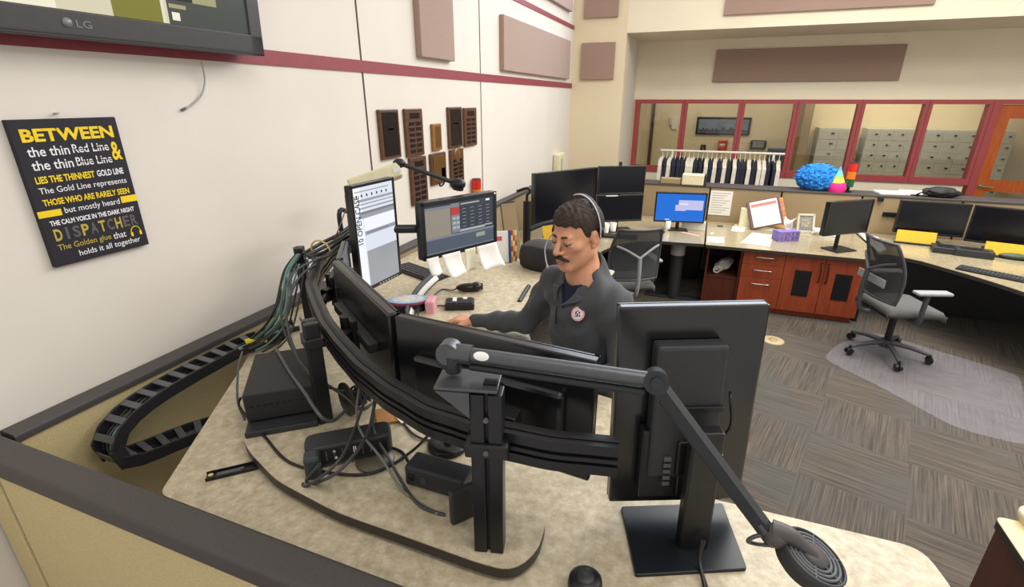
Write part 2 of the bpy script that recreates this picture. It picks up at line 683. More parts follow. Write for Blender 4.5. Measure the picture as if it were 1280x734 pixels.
M_DOOR = wood('orange_wood_veneer', '#a84a10', '#bf5f1c', (9, 9, 1.2))
M_CHERRY = wood('cherry_veneer', '#8a3a1e', '#a34a28', (8, 8, 1.2), 0.4)
M_CHERRYD = wood('dark_cherry_veneer', '#4a2018', '#5e2a1e', (8, 8, 1.2), 0.35)
d_ = thing('door_1', 'orange wood door', 'door', (4.1, YB, 0)); del d_['label'], d_['category']; struct(d_)
m = MB()
m.box2((3.512, YB - 0.03, 0), (3.60, YB + 0.12, HEAD)); m.box2((4.62, YB - 0.03, 0), (4.72, YB + 0.12, HEAD)); m.box2((3.60, YB - 0.03, HEAD - 0.06), (4.62, YB + 0.12, HEAD))
m.build('door_frame', M_REDFR, d_)
m = MB()
X0, X1 = 3.603, 4.617
for a, b in (((X0, 0.005), (X0 + 0.135, 2.085)), ((X1 - 0.135, 0.005), (X1, 2.085)), ((X0 + 0.135, 1.91), (X1 - 0.135, 2.085)), ((X0 + 0.135, 0.93), (X1 - 0.135, 1.09)), ((X0 + 0.135, 0.005), (X1 - 0.135, 0.25))):
    m.box2((a[0], YB + 0.0, a[1]), (b[0], YB + 0.045, b[1]))
m.build('door_leaf', M_DOOR, d_)
m = MB(); m.box2((X0 + 0.135, YB + 0.02, 1.09), (X1 - 0.135, YB + 0.026, 1.91)); m.build('glass_pane', M_GLASS, d_)
m = MB(); m.box2((X0 + 0.135, YB + 0.02, 0.25), (X1 - 0.135, YB + 0.026, 0.93)); m.build('glass_pane', M_GLASS, d_)
m = MB(); m.cyl((X0 + 0.06, YB - 0.005, 1.0), (X0 + 0.06, YB - 0.012, 1.0), 0.03); m.cyl((X0 + 0.06, YB, 1.0), (X0 + 0.06, YB - 0.055, 1.0), 0.011)
m.tube([(X0 + 0.06, YB - 0.055, 1.0), (X0 + 0.12, YB - 0.06, 0.998), (X0 + 0.185, YB - 0.055, 0.995)], 0.012, sub=3)
m.build('door_handle', M_METAL, d_)
# ------------------------------------------------------------------ things on the walls
def wallframe(y, z, off=0.0):
    return frame((XL + off, y, z), (0, 1, 0), (0, 0, 1))


def acoustic(label, boxa, boxb, axis):
    m = MB()
    m.box2(boxa, boxb, 0, 0.006)
    return tag(m.build('acoustic_panel', M_FELT, loc=((boxa[0] + boxb[0]) / 2, (boxa[1] + boxb[1]) / 2, min(boxa[2], boxb[2]))), label, 'acoustic panel', 'fabric acoustic wall panels')


acoustic('narrow upright mauve fabric panel high on the left wall, above the plaques', (XL, 3.45, 2.435), (XL + 0.05, 3.97, 3.35), 0)
acoustic('wide mauve fabric panel on the left wall between the two maroon stripes', (XL, 5.03, 2.42), (XL + 0.05, 7.55, 2.91), 0)
acoustic('mauve fabric panel at the top of the left wall, above the upper maroon stripe', (XL, 5.75, 3.27), (XL + 0.05, 7.58, 3.75), 0)
acoustic('small square mauve panel on the cream corner wall, lower of the two', (-1.91, YA - 0.045, 2.42), (-1.427, YA, 2.905), 1)
acoustic('small square mauve panel on the cream corner wall, upper one cut by the photo edge', (-1.90, YA - 0.045, 3.215), (-1.418, YA, 3.7), 1)
acoustic('long mauve fabric panel above the red framed windows, under the soffit', (-0.095, YB - 0.045, 2.40), (2.352, YB, 2.86), 1)
acoustic('long mauve fabric panel on the upper wall above the soffit edge', (-0.055, YA - 0.045, 3.165), (2.19, YA, 3.6), 1)

# television hung at the top left
t = thing('television', 'large flat television with a street camera view, high on the left wall', 'television', (XL, 1.2, 2.3))
Mt = frame((XL + 0.13, 1.25, 2.71), (0, 1, 0), (0, 0, 1))
Mt = frame(atd(0, 0, 1) * 0 + Vector((XL + 0.13, 1.24, 2.74)), (0.02, 1, 0), (0.05, 0, 1))
TVW, TVH = 1.36, 0.82
m = MB(Mt); m.box((0, 0, -0.045), (TVW, TVH, 0.08), 0, 0.008)
for c, s in (((0, -TVH / 2 + 0.04, 0.0), (TVW, 0.08, 0.02)), ((0, TVH / 2 - 0.03, 0.0), (TVW, 0.06, 0.02)), ((TVW / 2 - 0.032, 0, 0.0), (0.064, TVH, 0.02)), ((-TVW / 2 + 0.032, 0, 0.0), (0.064, TVH, 0.02))):
    m.box(c, s, 0, 0.004)
m.box((0, -TVH / 2 + 0.012, 0.008), (TVW * 0.98, 0.004, 0.01), 1)
m.build('housing', [mat('tv_bezel_grey', '#3c3a3a', 0.4), M_DKGREY], t)
tvs = [(0, 0, 1, 1, glow('tv_pale_pavement', '#d9d2b4', 0.9)), (0, 0, 0.42, 1, glow('tv_white_road', '#e9e4cb', 1.0)), (0.555, 0, 0.695, 1, glow('tv_olive_grass', '#8d8a2a', 0.7)),
       (0.695, 0, 0.705, 1, glow('tv_white_kerb', '#e6e0cc', 0.9)), (0.714, 0, 1, 1, glow('tv_dark_ground', '#4d534c', 0.6)), (0.72, 0.08, 0.885, 0.9, glow('tv_pale_plot', '#b9b183', 0.7)),
       (0.775, 0.05, 1, 0.12, glow('tv_dark_ground', '#4d534c', 0.6)), (0.72, 0.10, 0.78, 0.16, glow('tv_dark_ground', '#4d534c', 0.6)), (0.725, 0.02, 0.75, 0.06, glow('tv_white_road', '#e9e4cb', 1.0)), (0.745, 0.12, 0.80, 0.18, glow('tv_black_roof', '#1c1e1c', 0.5)), (0.73, 0.3, 0.82, 0.33, glow('tv_white_kerb', '#e6e0cc', 0.9))]
m = MB(Mt)
sw, sh = TVW - 0.13, TVH - 0.145
mats_ = []
for i, (a, b, c, d, g) in enumerate(tvs):
    if g not in mats_:
        mats_.append(g)
    m.quad([(-sw / 2 + sw * u, -TVH / 2 + 0.082 + sh * v, 0.0005 + 0.0003 * i) for u, v in ((a, b), (c, b), (c, d), (a, d))], mats_.index(g))
m.build('screen', mats_, t)
m = MB(Mt)
m.lathe([(0.0, 0.002), (0.014, 0.002), (0.014, 0)], (-0.085, -TVH / 2 + 0.045, 0.0105), 20, 0)
m.text('LG', -0.06, -TVH / 2 + 0.034, 0.045, 0.022, 0, 0.01, z=0.011)
m.build('maker_logo', mat('silver_print', '#747878', 0.3), t)
m = MB(); m.box2((XL + 0.001, 0.9, 2.55), (XL + 0.06, 1.6, 2.95)); m.build('wall_bracket', M_BLACK, t)
m = MB(); p = [at(252, 78, x=XL + 0.05), at(256, 100, x=XL + 0.02), at(252, 118, x=XL + 0.012), at(240, 131, x=XL + 0.008), at(229, 137, x=XL + 0.008)]
m.tube(p, 0.0035)
o = m.build('hanging_cable', M_LTGREY); tag(o, 'thin white cable end dangling below the television over the maroon stripe', 'cable')
c_ = MB(); c_.cyl(p[-2].lerp(p[-1], 0.75), p[-1] + (p[-1] - p[-2]) * 0.15, 0.0055); c_.build('plug', M_MIDGREY, o)

# dispatcher poster
t = thing('poster', 'black canvas poster with yellow and white lettering on the left wall', 'poster', (XL, 1.12, 1.617))
P0, P1 = Vector((XL, 0.962, 2.091)), Vector((XL, 1.284, 1.617))
PW, PH = 0.322, 0.476
Mp = frame((XL, 0.962, 1.615), (0, 1, 0), (0, 0, 1))
m = MB(Mp); m.box((PW / 2, PH / 2, 0.011), (PW, PH, 0.02), 0, 0.002); m.build('canvas', mat('black_canvas', '#1d1b24', 0.7, bump=(400, 0.1)), t)
YEL, WHT, GOLD, DIM = mat('yellow_lettering', '#f2cf17', 0.6), mat('white_lettering', '#e9e7ea', 0.6), mat('gold_lettering', '#b8a040', 0.6), mat('dim_lettering', '#5c5a58', 0.6)
RD = mat('lettering_strike', '#1d1b24', 0.7)


def poster_text(s, u, v, w, h, mt, bold=0.0):
    q = MB(Mp)
    q.text(s, u * PW, (1 - v - h) * PH, w * PW, h * PH, 0, bold, z=0.0218)
    q.build('lettering', mt, t)


poster_text('BETWEEN', 0.075, 0.06, 0.86, 0.085, YEL, 0.035)
poster_text('the thin', 0.085, 0.175, 0.37, 0.065, WHT, 0.012)
poster_text('Red Line', 0.485, 0.175, 0.36, 0.06, WHT, 0.012)
poster_text('the thin', 0.085, 0.265, 0.37, 0.065, WHT, 0.012)
poster_text('Blue Line', 0.485, 0.265, 0.36, 0.06, WHT, 0.012)
poster_text('&', 0.86, 0.175, 0.105, 0.135, YEL, 0.02)
poster_text('LIES THE THINNEST', 0.075, 0.37, 0.55, 0.048, YEL, 0.03)
poster_text('GOLD LINE', 0.65, 0.37, 0.28, 0.046, WHT, 0.03)
poster_text('The Gold Line represents', 0.075, 0.445, 0.86, 0.055, WHT, 0.005)
poster_text('THOSE WHO ARE RARELY SEEN', 0.075, 0.525, 0.86, 0.045, YEL, 0.03)
poster_text('but mostly heard', 0.24, 0.595, 0.56, 0.055, WHT, 0.005)
poster_text('THE CALM VOICE IN THE DARK NIGHT', 0.075, 0.675, 0.86, 0.036, WHT, 0.03)
for i, ch in enumerate('DISPATCHER'):
    poster_text(ch, 0.08 + 0.087 * i + (0.022 if ch == 'I' else 0), 0.735, 0.024 if ch == 'I' else 0.07, 0.085, [GOLD, DIM, DIM, GOLD, DIM, GOLD, DIM, GOLD, DIM, DIM][i], 0.03)
poster_text('The Golden glue', 0.075, 0.845, 0.53, 0.055, GOLD, 0.005)
poster_text('that', 0.63, 0.845, 0.14, 0.05, WHT, 0.005)
poster_text('holds it all together', 0.25, 0.915, 0.66, 0.055, WHT, 0.005)
for u0, v0, u1, v1 in ((0.0, 0.60, 0.21, 0.645), (0.82, 0.585, 1.0, 0.635)):
    m = MB(Mp); m.box2((u0 * PW, (1 - v1) * PH, 0.0205), (u1 * PW, (1 - v0) * PH, 0.022)); m.build('yellow_bar', YEL, t)
m = MB(Mp)
for v in (0.205, 0.295):
    m.box2((0.49 * PW, (1 - v - 0.006) * PH, 0.0218), (0.85 * PW, (1 - v) * PH, 0.0224))
m.build('strike_line', RD, t)
m = MB(Mp)
hc = Vector((0.885 * PW, (1 - 0.872) * PH, 0.022))
m.tube([hc + Vector((0.017 * math.cos(a), 0.020 * math.sin(a), 0)) for a in [R(-20 + k * 22) for k in range(11)]], 0.0016, sub=2)
for s in (-1, 1):
    m.box(hc + Vector((s * 0.016, -0.008, 0)), (0.008, 0.014, 0.003))
m.build('headset_icon', YEL, t)
m = MB(); m.cyl(at(68, 142, x=XL), at(68, 142, x=XL) + Vector((0.02, 0, 0)), 0.004); tag(m.build('wall_nail', M_METAL), 'small nail head just above the top edge of the poster', 'nail')

# award plaques
M_WALNUT = wood('walnut_plaque', '#4a2e20', '#68432c', (6, 6, 30))
M_OAK = wood('oak_plaque', '#7c5228', '#9a6b36', (6, 6, 30))
M_PLATE = mat('black_brass_plate', '#231d1c', 0.25, 0.4)
M_BRASS = mat('brass_plate', '#8d6a3a', 0.3, 0.7)
PLQ = [
    (2.905, 2.089, 3.134, 1.771, 'big', 'large dark plaque with a white tag, leftmost of the upper row on the wall'),
    (3.215, 2.089, 3.453, 1.758, 'cols', 'walnut plaque with two columns of name plates, second of the upper row'),
    (3.592, 1.973, 3.735, 1.77, 'oak', 'smallest light brown wooden plaque in the middle of the wall group'),
    (3.868, 2.092, 4.114, 1.765, 'big', 'dark plaque with a white tag to the right of the smallest plaque'),
    (4.160, 2.082, 4.415, 1.756, 'cols', 'walnut plaque with many name plates, rightmost of the upper row'),
    (3.240, 1.75, 3.470, 1.40, 'dark', 'dark plaque with rows of name plates, leftmost of the lower row'),
    (3.542, 1.751, 3.790, 1.506, 'pict', 'brown square plaque with an inlaid panel, middle of the lower row'),
    (3.876, 1.752, 4.120, 1.452, 'emb', 'plaque with a crest above name plates, rightmost of the lower row')]
for (y0, z1, y1, z0, kind, label) in PLQ:
    w, h = y1 - y0, z1 - z0
    t = thing('award_plaque', label, 'plaque', (XL, (y0 + y1) / 2, z0), 0, 'award plaques on the left wall')
    F = frame((XL, y0, z0), (0, 1, 0), (0, 0, 1))
    m = MB(F); m.box((w / 2, h / 2, 0.012), (w, h, 0.022), 0, 0.006)
    m.build('board', M_OAK if kind in ('oak',) else M_WALNUT, t)

    def plate(u0, v0, u1, v1, mt, name='name_plate'):
        q = MB(F); q.box(((u0 + u1) / 2 * w, (v0 + v1) / 2 * h, 0.0245), ((u1 - u0) * w, (v1 - v0) * h, 0.004), 0, 0.001); q.build(name, mt, t)
    if kind == 'big':
        plate(0.12, 0.06, 0.9, 0.95, M_PLATE, 'face_plate')
        plate(0.36, 0.585, 0.66, 0.625, M_WHITE, 'white_tag')
    elif kind in ('cols', 'dark', 'emb'):
        if kind == 'emb':
            q = MB(F); q.lathe([(0, 0.006), (0.2 * w, 0.006), (0.24 * w, 0)], (w / 2, h * 0.84, 0.024), 16); q.build('crest', M_BRASS, t)
        else:
            plate(0.25, 0.8, 0.78, 0.92, M_PLATE)
        for r_ in range(6):
            for c0 in (0.17, 0.56):
                plate(c0, 0.08 + r_ * 0.115, c0 + 0.29, 0.08 + r_ * 0.115 + 0.075, M_PLATE)
    elif kind == 'oak':
        plate(0.3, 0.12, 0.85, 0.9, M_BRASS, 'face_plate')
    else:
        plate(0.12, 0.1, 0.9, 0.9, M_BRASS, 'face_plate')
        plate(0.62, 0.12, 0.88, 0.5, M_PLATE)

# motion sensor near the corner
t = thing('wall_sensor', 'cream upright wall sensor box by the corner of the left wall', 'sensor', (XL, 7.15, 1.13))
m = MB(); m.box2((XL, 6.98, 1.13), (XL + 0.10, 7.30, 1.44), 0, 0.03); m.build('housing', M_CREAMP, t)
m = MB(); m.box2((XL + 0.099, 7.08, 1.19), (XL + 0.104, 7.13, 1.36), 0); m.build('lens_strip', M_LTGREY, t)

# ------------------------------------------------------------------ corridor behind the glass
t = thing('framed_picture', 'wide dark framed skyline picture on the corridor wall behind the glass', 'picture', (0.18, YC, 1.5))
m = MB(); m.box2((-0.31, YC - 0.03, 1.5), (0.675, YC, 1.83), 0, 0.005); m.build('frame', M_BLACK, t)
m = MB()
m.box2((-0.27, YC - 0.034, 1.54), (0.635, YC - 0.029, 1.79), 0)
for k in range(26):
    x = -0.26 + k * 0.0345
    m.box2((x, YC - 0.036, 1.55), (x + 0.028, YC - 0.033, 1.55 + 0.04 + 0.06 * random.random()), 1)
m.build('photo_print', [mat('blue_grey_print', '#7d8aa0', 0.4, n=(6, 0.2)), mat('dark_print', '#3b3f42', 0.4)], t)
m = MB(); m.box2((0.14, YC - 0.06, 1.21), (0.31, YC, 1.40), 0, 0.01)
o = tag(m.build('fire_alarm', mat('alarm_red', '#c93a1e', 0.4)), 'small red fire alarm box on the corridor wall below the picture', 'fire alarm')
q = MB(); q.box2((0.17, YC - 0.066, 1.30), (0.27, YC - 0.059, 1.34)); q.build('strobe_lens', M_WHITEP, o)
m = MB(); m.box2((-0.18, YC - 0.05, 1.20), (-0.08, YC, 1.31), 0, 0.008)
o = tag(m.build('wall_phone', M_BLACK), 'small dark box left of the red fire alarm on the corridor wall', 'wall box')
q = MB(); q.box2((-0.15, YC - 0.055, 1.22), (-0.11, YC - 0.05, 1.26)); q.build('orange_light', mat('amber_plastic', '#b8601c', 0.4), o)
m = MB(); m.box2((0.72, YC - 0.06, 1.255), (1.0, YC, 1.42), 0, 0.012)
o = tag(m.build('time_clock', M_DKGREY), 'dark grey terminal with a small screen on the corridor wall', 'time clock')
q = MB(); q.box2((0.76, YC - 0.064, 1.29), (0.96, YC - 0.06, 1.40)); q.build('screen', mat('grey_lcd', '#8a908c', 0.3), o)
m = MB(); m.box2((0.40, YC - 0.01, 1.22), (0.52, YC, 1.40), 0, 0.003)
o = tag(m.build('switch_plate', M_WHITEP), 'white switch plate right of the red alarm behind the glass', 'switch')
q = MB(); q.box2((0.44, YC - 0.016, 1.25), (0.48, YC - 0.009, 1.29)); q.box2((0.44, YC - 0.016, 1.33), (0.48, YC - 0.009, 1.37)); q.build('toggle', M_LTGREY, o)
m = MB(); m.box2((-0.82, YC - 0.03, 1.67), (-0.66, YC, 1.81), 0, 0.004); o = tag(m.build('notice_holder', M_WHITEP), 'white notice holder on the wall behind the leftmost window', 'notice')
q = MB(); q.box2((-0.78, YC - 0.034, 1.60), (-0.67, YC - 0.029, 1.78)); q.build('notice_sheet', M_WHITE, o)
m = MB(); m.box2((-1.19, YC - 0.05, 0), (-1.13, YC, 2.6), 0, 0.01); struct(m.build('trim_3', M_WALNUT))
m = MB(); m.box2((1.48, YC - 0.5, 0), (1.62, YC, 2.9)); struct(m.build('wall_corridor_pier', M_PANELD))

M_LOCK = mat('grey_locker_steel', '#c2c2ba', 0.45, n=(20, 0.04))


def lockers(x0, x1, cols, rows, label, ztop=1.68):
    t = thing('locker_bank', label, 'lockers', ((x0 + x1) / 2, YC - 0.4, 0.35), 0, 'grey locker banks in the corridor')
    m = MB(); m.box2((x0, YC - 0.40, 0.0), (x1, YC - 0.001, ztop), 0, 0.004); m.build('carcass', M_LOCK, t)
    cw, rh = (x1 - x0) / cols, (ztop - 0.1) / rows
    hm = MB()
    for i in range(cols):
        for j in range(rows):
            d = MB()
            d.box2((x0 + i * cw + 0.003, YC - 0.406, 0.08 + j * rh + 0.003), (x0 + (i + 1) * cw - 0.003, YC - 0.4, 0.08 + (j + 1) * rh - 0.003), 0, 0.003)
            dd = d.build('locker_door', M_LOCK, t)
            h = MB(); h.box2((x0 + (i + 0.62) * cw, YC - 0.414, 0.08 + (j + 0.55) * rh), (x0 + (i + 0.80) * cw, YC - 0.41, 0.08 + (j + 0.55) * rh + 0.022)); h.build('latch', M_BLACK, dd)


lockers(1.78, 2.40, 2, 9, 'grey two-column locker bank behind the fourth window from the left')
lockers(2.52, 3.28, 4, 9, 'grey four-column locker bank behind the fifth window from the left')
lockers(3.36, 4.55, 5, 9, 'grey locker bank behind the last window beside the orange door')
# blue chair-like stool seen through the glass
t = thing('visitor_chair', 'blue grey padded chair back seen through the glass right of the clothes', 'chair', (1.08, 10.0, 0))
m = MB(); m.box((1.08, 9.9, 1.17), (0.3, 0.06, 0.42), 0, 0.03); m.build('backrest', mat('slate_blue_vinyl', '#5a6478', 0.5), t)
m = MB(); m.box((1.08, 10.1, 0.78), (0.42, 0.42, 0.08), 0, 0.03); m.build('seat', mat('slate_blue_vinyl', '#5a6478', 0.5), t)
for sx in (-1, 1):
    m = MB()
    m.cyl((1.08 + sx * 0.17, 9.9, 0), (1.08 + sx * 0.13, 9.9, 1.2), 0.015); m.build('leg', M_DKGREY, t)
    m = MB(); m.cyl((1.08 + sx * 0.17, 10.28, 0), (1.08 + sx * 0.17, 10.28, 0.76), 0.015); m.build('leg', M_DKGREY, t)
# ------------------------------------------------------------------ cubicle panels
HP = 1.146
M_SEAMB = mat('black_seam', '#1c1716', 0.8)
YP = 6.75          # face of the far panels


def panel(label, a, b, cap=0.055, fab=None, capm=None, group=None, over=0.008):
    """fabric panel box a..b (footprint) with a cap on top"""
    a, b = Vector(a), Vector(b)
    t = thing('cubicle_panel', label, 'panel', ((a.x + b.x) / 2, (a.y + b.y) / 2, 0), 0, group)
    m = MB()
    s = 0.009
    lx, ly = abs(b.x - a.x), abs(b.y - a.y)
    if lx > ly:
        m.box2((a.x + s, a.y, 0.06), (b.x - s, b.y, HP - cap), 0, 0.006)
    else:
        m.box2((a.x, a.y + s, 0.06), (b.x, b.y - s, HP - cap), 0, 0.006)
    m.build('fabric_panel', fab or M_PANEL, t)
    # cap: a rounded profile run along the panel, plain at the ends so that neighbours meet
    w2, r_ = (ly if lx > ly else lx) / 2 + over, 0.014
    prof = round_poly([(-w2, HP - cap), (w2, HP - cap), (w2, HP), (-w2, HP)], [0, 0, r_, r_], 4)
    m = MB(frame((a.x, (a.y + b.y) / 2, 0), (0, 1, 0), (0, 0, 1)) if lx > ly else frame(((a.x + b.x) / 2, b.y, 0), (1, 0, 0), (0, 0, 1)))
    m.prism(prof, 0, lx if lx > ly else ly)
    m.build('top_cap', capm or M_CAP, t)
    m = MB()
    e = min(lx, ly) * 0.3
    if lx > ly:
        m.box2((a.x, a.y + e * 0.2, 0.06), (a.x + 0.012, b.y - e * 0.2, HP - cap))
    else:
        m.box2((a.x + e * 0.2, a.y, 0.06), (b.x - e * 0.2, a.y + 0.012, HP - cap))
    m.build('seam_strip', M_SEAMB, t)
    m = MB(); m.box2((a.x, a.y, 0), (b.x, b.y, 0.062)); m.build('base_trim', M_CAP, t)
    return t


g = 'tan panels in front of the near desk'
panel('tan fabric panel in the near left corner, left of its dark seam', (XL + 0.004, 0.583, 0), (-1.913, 0.658, 0), group=g)
panel('long tan fabric panel with a grey cap running across the bottom left of the photo', (-1.913, 0.583, 0), (-0.855, 0.658, 0), group=g)
panel('tan fabric panel with a grey cap at the bottom centre, right of the second seam', (-0.855, 0.583, 0), (0.2, 0.658, 0), group=g)
g = 'tan panels along the left wall'
panel('tan panel along the left wall beside the cable chain', (XL + 0.01, 0.675, 0), (XL + 0.078, 2.36, 0), group=g, cap=0.03)
panel('tan panel along the left wall behind the two lit screens', (XL + 0.01, 2.36, 0), (XL + 0.078, 4.3, 0), group=g, cap=0.03, fab=M_PANELD)
panel('taupe panel along the left wall beside the black wide displays', (XL + 0.01, 4.3, 0), (XL + 0.078, 6.7, 0), group=g, cap=0.03, fab=M_PANELD)
g = 'taupe panels below the window wall'
PX = [(-1.97, 0.07, 'taupe panel behind the black displays and the blue screen'), (0.07, 0.872, 'taupe panel with a pinned white sheet, behind the binder stand'), (0.872, 1.695, 'taupe panel behind the tissue box and photo frame'),
      (1.695, 2.62, 'taupe panel behind the left one of the two dark screens at right'), (2.62, 4.6, 'taupe panel at the right edge in front of the orange door')]
for x0, x1, lb in PX:
    panel(lb, (x0, YP, 0), (x1, YP + 0.07, 0), cap=0.02, fab=M_PANELD, capm=M_CAP, group=g)
m = MB(); m.box2((-1.97, YP + 0.08, HP - 0.03), (4.6, YP + 0.30, HP), 0, 0.004)
m.box2((-1.97, YP + 0.27, 0.0), (4.6, YP + 0.30, HP - 0.03))
tag(m.build('ledge_shelf', M_CAP), 'long dark ledge on top of the taupe panels under the windows', 'ledge')

# ------------------------------------------------------------------ back worktops and cabinets
def worktop(name, label, poly, z1, th, mt, rad=0.02, cat='worktop', edge=M_EDGE, loc=None):
    poly = round_poly(poly, rad)
    n = len(poly)
    cx, cy = sum(p[0] for p in poly) / n, sum(p[1] for p in poly) / n
    t = thing(name, label, cat, (cx, cy, z1 - th))
    m = MB(); m.prism(poly, z1 - 0.004, z1, 0); m.build('laminate_top', mt, t)
    m = MB(); m.prism(poly, z1 - th, z1 - 0.004, 0); m.build('edge_band', edge, t)
    return t


ZD = 0.71
YM = 5.55
worktop('worktop', 'mottled worktop over the cherry cabinets with binder and tissue box', [(0.09, YM), (1.625, YM), (1.70, 6.0), (1.69, YP - 0.012), (0.09, YP - 0.012)], ZD, 0.035, M_LAM2, 0.012)
lp = [at(x, y, z=ZD + 0.01) for x, y in [(880, 305), (848, 303), (823, 301), (795, 302), (770, 306), (752, 314), (742, 326)]]
worktop('worktop', 'curved worktop of the station behind the man, with the blue screen', [(0.08, YP - 0.012), (-1.955, YP - 0.012), (-1.955, 3.55), (-1.0, 3.55)] + [(p.x, p.y) for p in reversed(lp)], ZD + 0.01, 0.035, M_LAM2, 0.0)
rp = [at(x, y, z=ZD) for x, y in [(1097, 318), (1112, 318), (1150, 326), (1200, 340), (1240, 352), (1280, 365)]]
worktop('worktop', 'curved worktop at the right with the two dark screens', [(1.71, YP - 0.012), (1.73, 6.02)] + [(p.x, p.y) for p in rp] + [(2.9, 4.4), (4.2, 4.4), (4.2, YP - 0.012)], ZD, 0.035, M_LAM2, 0.0)

# cherry cabinet with three drawers and two doors
YC0 = 5.60
t = thing('cabinet', 'cherry wood cabinet with three drawers and two vented doors', 'cabinet', (1.05, 6.0, 0))
m = MB(); m.box2((0.475, YC0 + 0.02, 0.06), (1.60, 6.5, ZD - 0.036)); m.box2((0.50, YC0 + 0.06, 0), (1.58, 6.4, 0.06)); m.build('carcass', M_CHERRY, t)
for k, (za, zb) in enumerate(((0.53, 0.668), (0.39, 0.527), (0.065, 0.387))):
    m = MB(); m.box2((0.478, YC0, za), (0.872, YC0 + 0.02, zb), 0, 0.003); d = m.build('drawer', M_CHERRY, t)
    hz = zb - 0.05 if k < 2 else zb - 0.06
    h = MB(); h.tube([(0.59, YC0 + 0.0, hz), (0.60, YC0 - 0.025, hz), (0.76, YC0 - 0.025, hz), (0.77, YC0, hz)], 0.006, sub=3); h.build('handle', M_METAL, d)
for x0, x1, vx, hx in ((0.876, 1.235, 1.06, 1.205), (1.239, 1.598, 1.42, 1.27)):
    m = MB(); m.box2((x0, YC0, 0.065), (x1, YC0 + 0.02, 0.668), 0, 0.003); d = m.build('door', M_CHERRY, t)
    h = MB(); h.tube([(hx, YC0, 0.41), (hx, YC0 - 0.025, 0.43), (hx, YC0 - 0.03, 0.51), (hx, YC0 - 0.025, 0.59), (hx, YC0, 0.61)], 0.009, sub=3); h.build('handle', M_CHERRYD, d)
    h = MB(); h.box2((vx - 0.075, YC0 - 0.006, 0.24), (vx + 0.075, YC0 + 0.004, 0.52), 0, 0.003)
    for k in range(12):
        h.box2((vx - 0.06, YC0 - 0.010, 0.26 + k * 0.021), (vx + 0.06, YC0 - 0.004, 0.268 + k * 0.021))
    h.build('vent_grille', M_BLACK, d)
t = thing('open_shelf_unit', 'dark cherry open shelf cubby left of the drawers', 'shelf unit', (0.3, 6.0, 0))
m = MB(); m.box2((0.12, YC0 + 0.03, 0.0), (0.14, 6.5, ZD - 0.036)); m.box2((0.455, YC0 + 0.03, 0.0), (0.473, 6.5, ZD - 0.036)); m.build('side_panel', M_CHERRYD, t)
m = MB(); m.box2((0.14, 6.46, 0.0), (0.455, 6.5, ZD - 0.036)); m.build('back_panel', M_CHERRYD, t)
m = MB(); m.box2((0.14, YC0 + 0.05, 0.33), (0.455, 6.46, 0.352)); m.build('shelf', M_CHERRYD, t)
m = MB(); m.box2((0.14, YC0 + 0.06, 0.0), (0.455, YC0 + 0.08, 0.33)); m.build('lower_panel', M_CHERRYD, t)
# rolled white bag in the cubby
t = thing('rolled_bag', 'crumpled white plastic bag lying in the open cubby', 'bag', (0.31, 5.9, 0.352))
m = MB()
b_ = bmesh.new(); bmesh.ops.create_icosphere(b_, subdivisions=4, radius=1)
for v in b_.verts:
    n_ = mnoise.noise(v.co * 2.3) * 0.22 + mnoise.noise(v.co * 6) * 0.1
    v.co *= 1 + n_
    v.co = Vector((v.co.x * 0.075, v.co.y * 0.16, v.co.z * 0.055))
m.bm(b_, 0, True, Matrix.Translation((0.315, 5.88, 0.42)) @ Euler((R(12), 0, R(-28))).to_matrix().to_4x4())
m.build('bag_body', mat('white_film', '#d9d5ca', 0.4, n=(14, 0.12)), t)
m = MB(); m.tube([(0.24, 5.74, 0.43), (0.215, 5.69, 0.42), (0.215, 5.68, 0.385), (0.25, 5.70, 0.37), (0.28, 5.75, 0.38)], 0.008); m.build('bag_handle', mat('white_film', '#d9d5ca', 0.4), t)

# support column and modesty panel below the blue-screen desk
t = thing('desk_column', 'dark round desk support column with a pale collar', 'desk leg', (-0.19, 5.75, 0))
m = MB(); m.cyl((-0.19, 5.75, 0.02), (-0.19, 5.75, 0.60), 0.075, n=24); m.build('column', M_DKGREY, t)
m = MB(); m.cyl((-0.19, 5.75, 0.52), (-0.19, 5.75, 0.683), 0.08, n=24); m.build('collar', M_LTGREY, t)
m = MB(); m.box((-0.19, 5.75, 0.012), (0.6, 0.12, 0.024), 0, 0.008); m.build('foot', M_DKGREY, t)
m = MB(); m.box2((-1.9, 6.45, 0.02), (0.06, 6.47, 0.66)); tag(m.build('modesty_panel', M_BLACK), 'black modesty panel under the desk with the blue screen', 'panel')
m = MB(); m.box2((1.85, 6.2, 0.02), (4.1, 6.24, 0.66)); tag(m.build('modesty_panel', M_BLACK), 'black modesty panel under the curved desk at the right', 'panel')
m = MB(); m.box2((1.62, 5.7, 0.0), (1.65, 6.4, ZD - 0.036)); tag(m.build('desk_end_panel', M_BLACK), 'black end panel between the cherry cabinet and the right desk', 'panel')

# ------------------------------------------------------------------ monitors
def px_frame(tl, tr, br, bl, t):
    """frame and size of a rectangle seen at four pixels with their depths"""
    if not isinstance(t, (list, tuple)):
        t = (t,) * 4
    TL, TR, BR, BL = [atd(*p, d) for p, d in zip((tl, tr, br, bl), t)]
    x = (TR - TL) + (BR - BL)
    y = (TL - BL) + (TR - BR)
    w, h = x.length / 2, y.length / 2
    return frame((TL + TR + BR + BL) / 4, x, y), w, h


def up_frame(c, yaw_dir, tilt=0.0):
    """upright frame: z axis (screen normal) along the horizontal direction yaw_dir"""
    z = Vector((yaw_dir[0], yaw_dir[1], 0)).normalized()
    z = (z * math.cos(tilt) + Vector((0, 0, math.sin(tilt)))).normalized()
    x = Vector((0, 0, 1)).cross(z).normalized()
    return frame(c, x, z.cross(x))


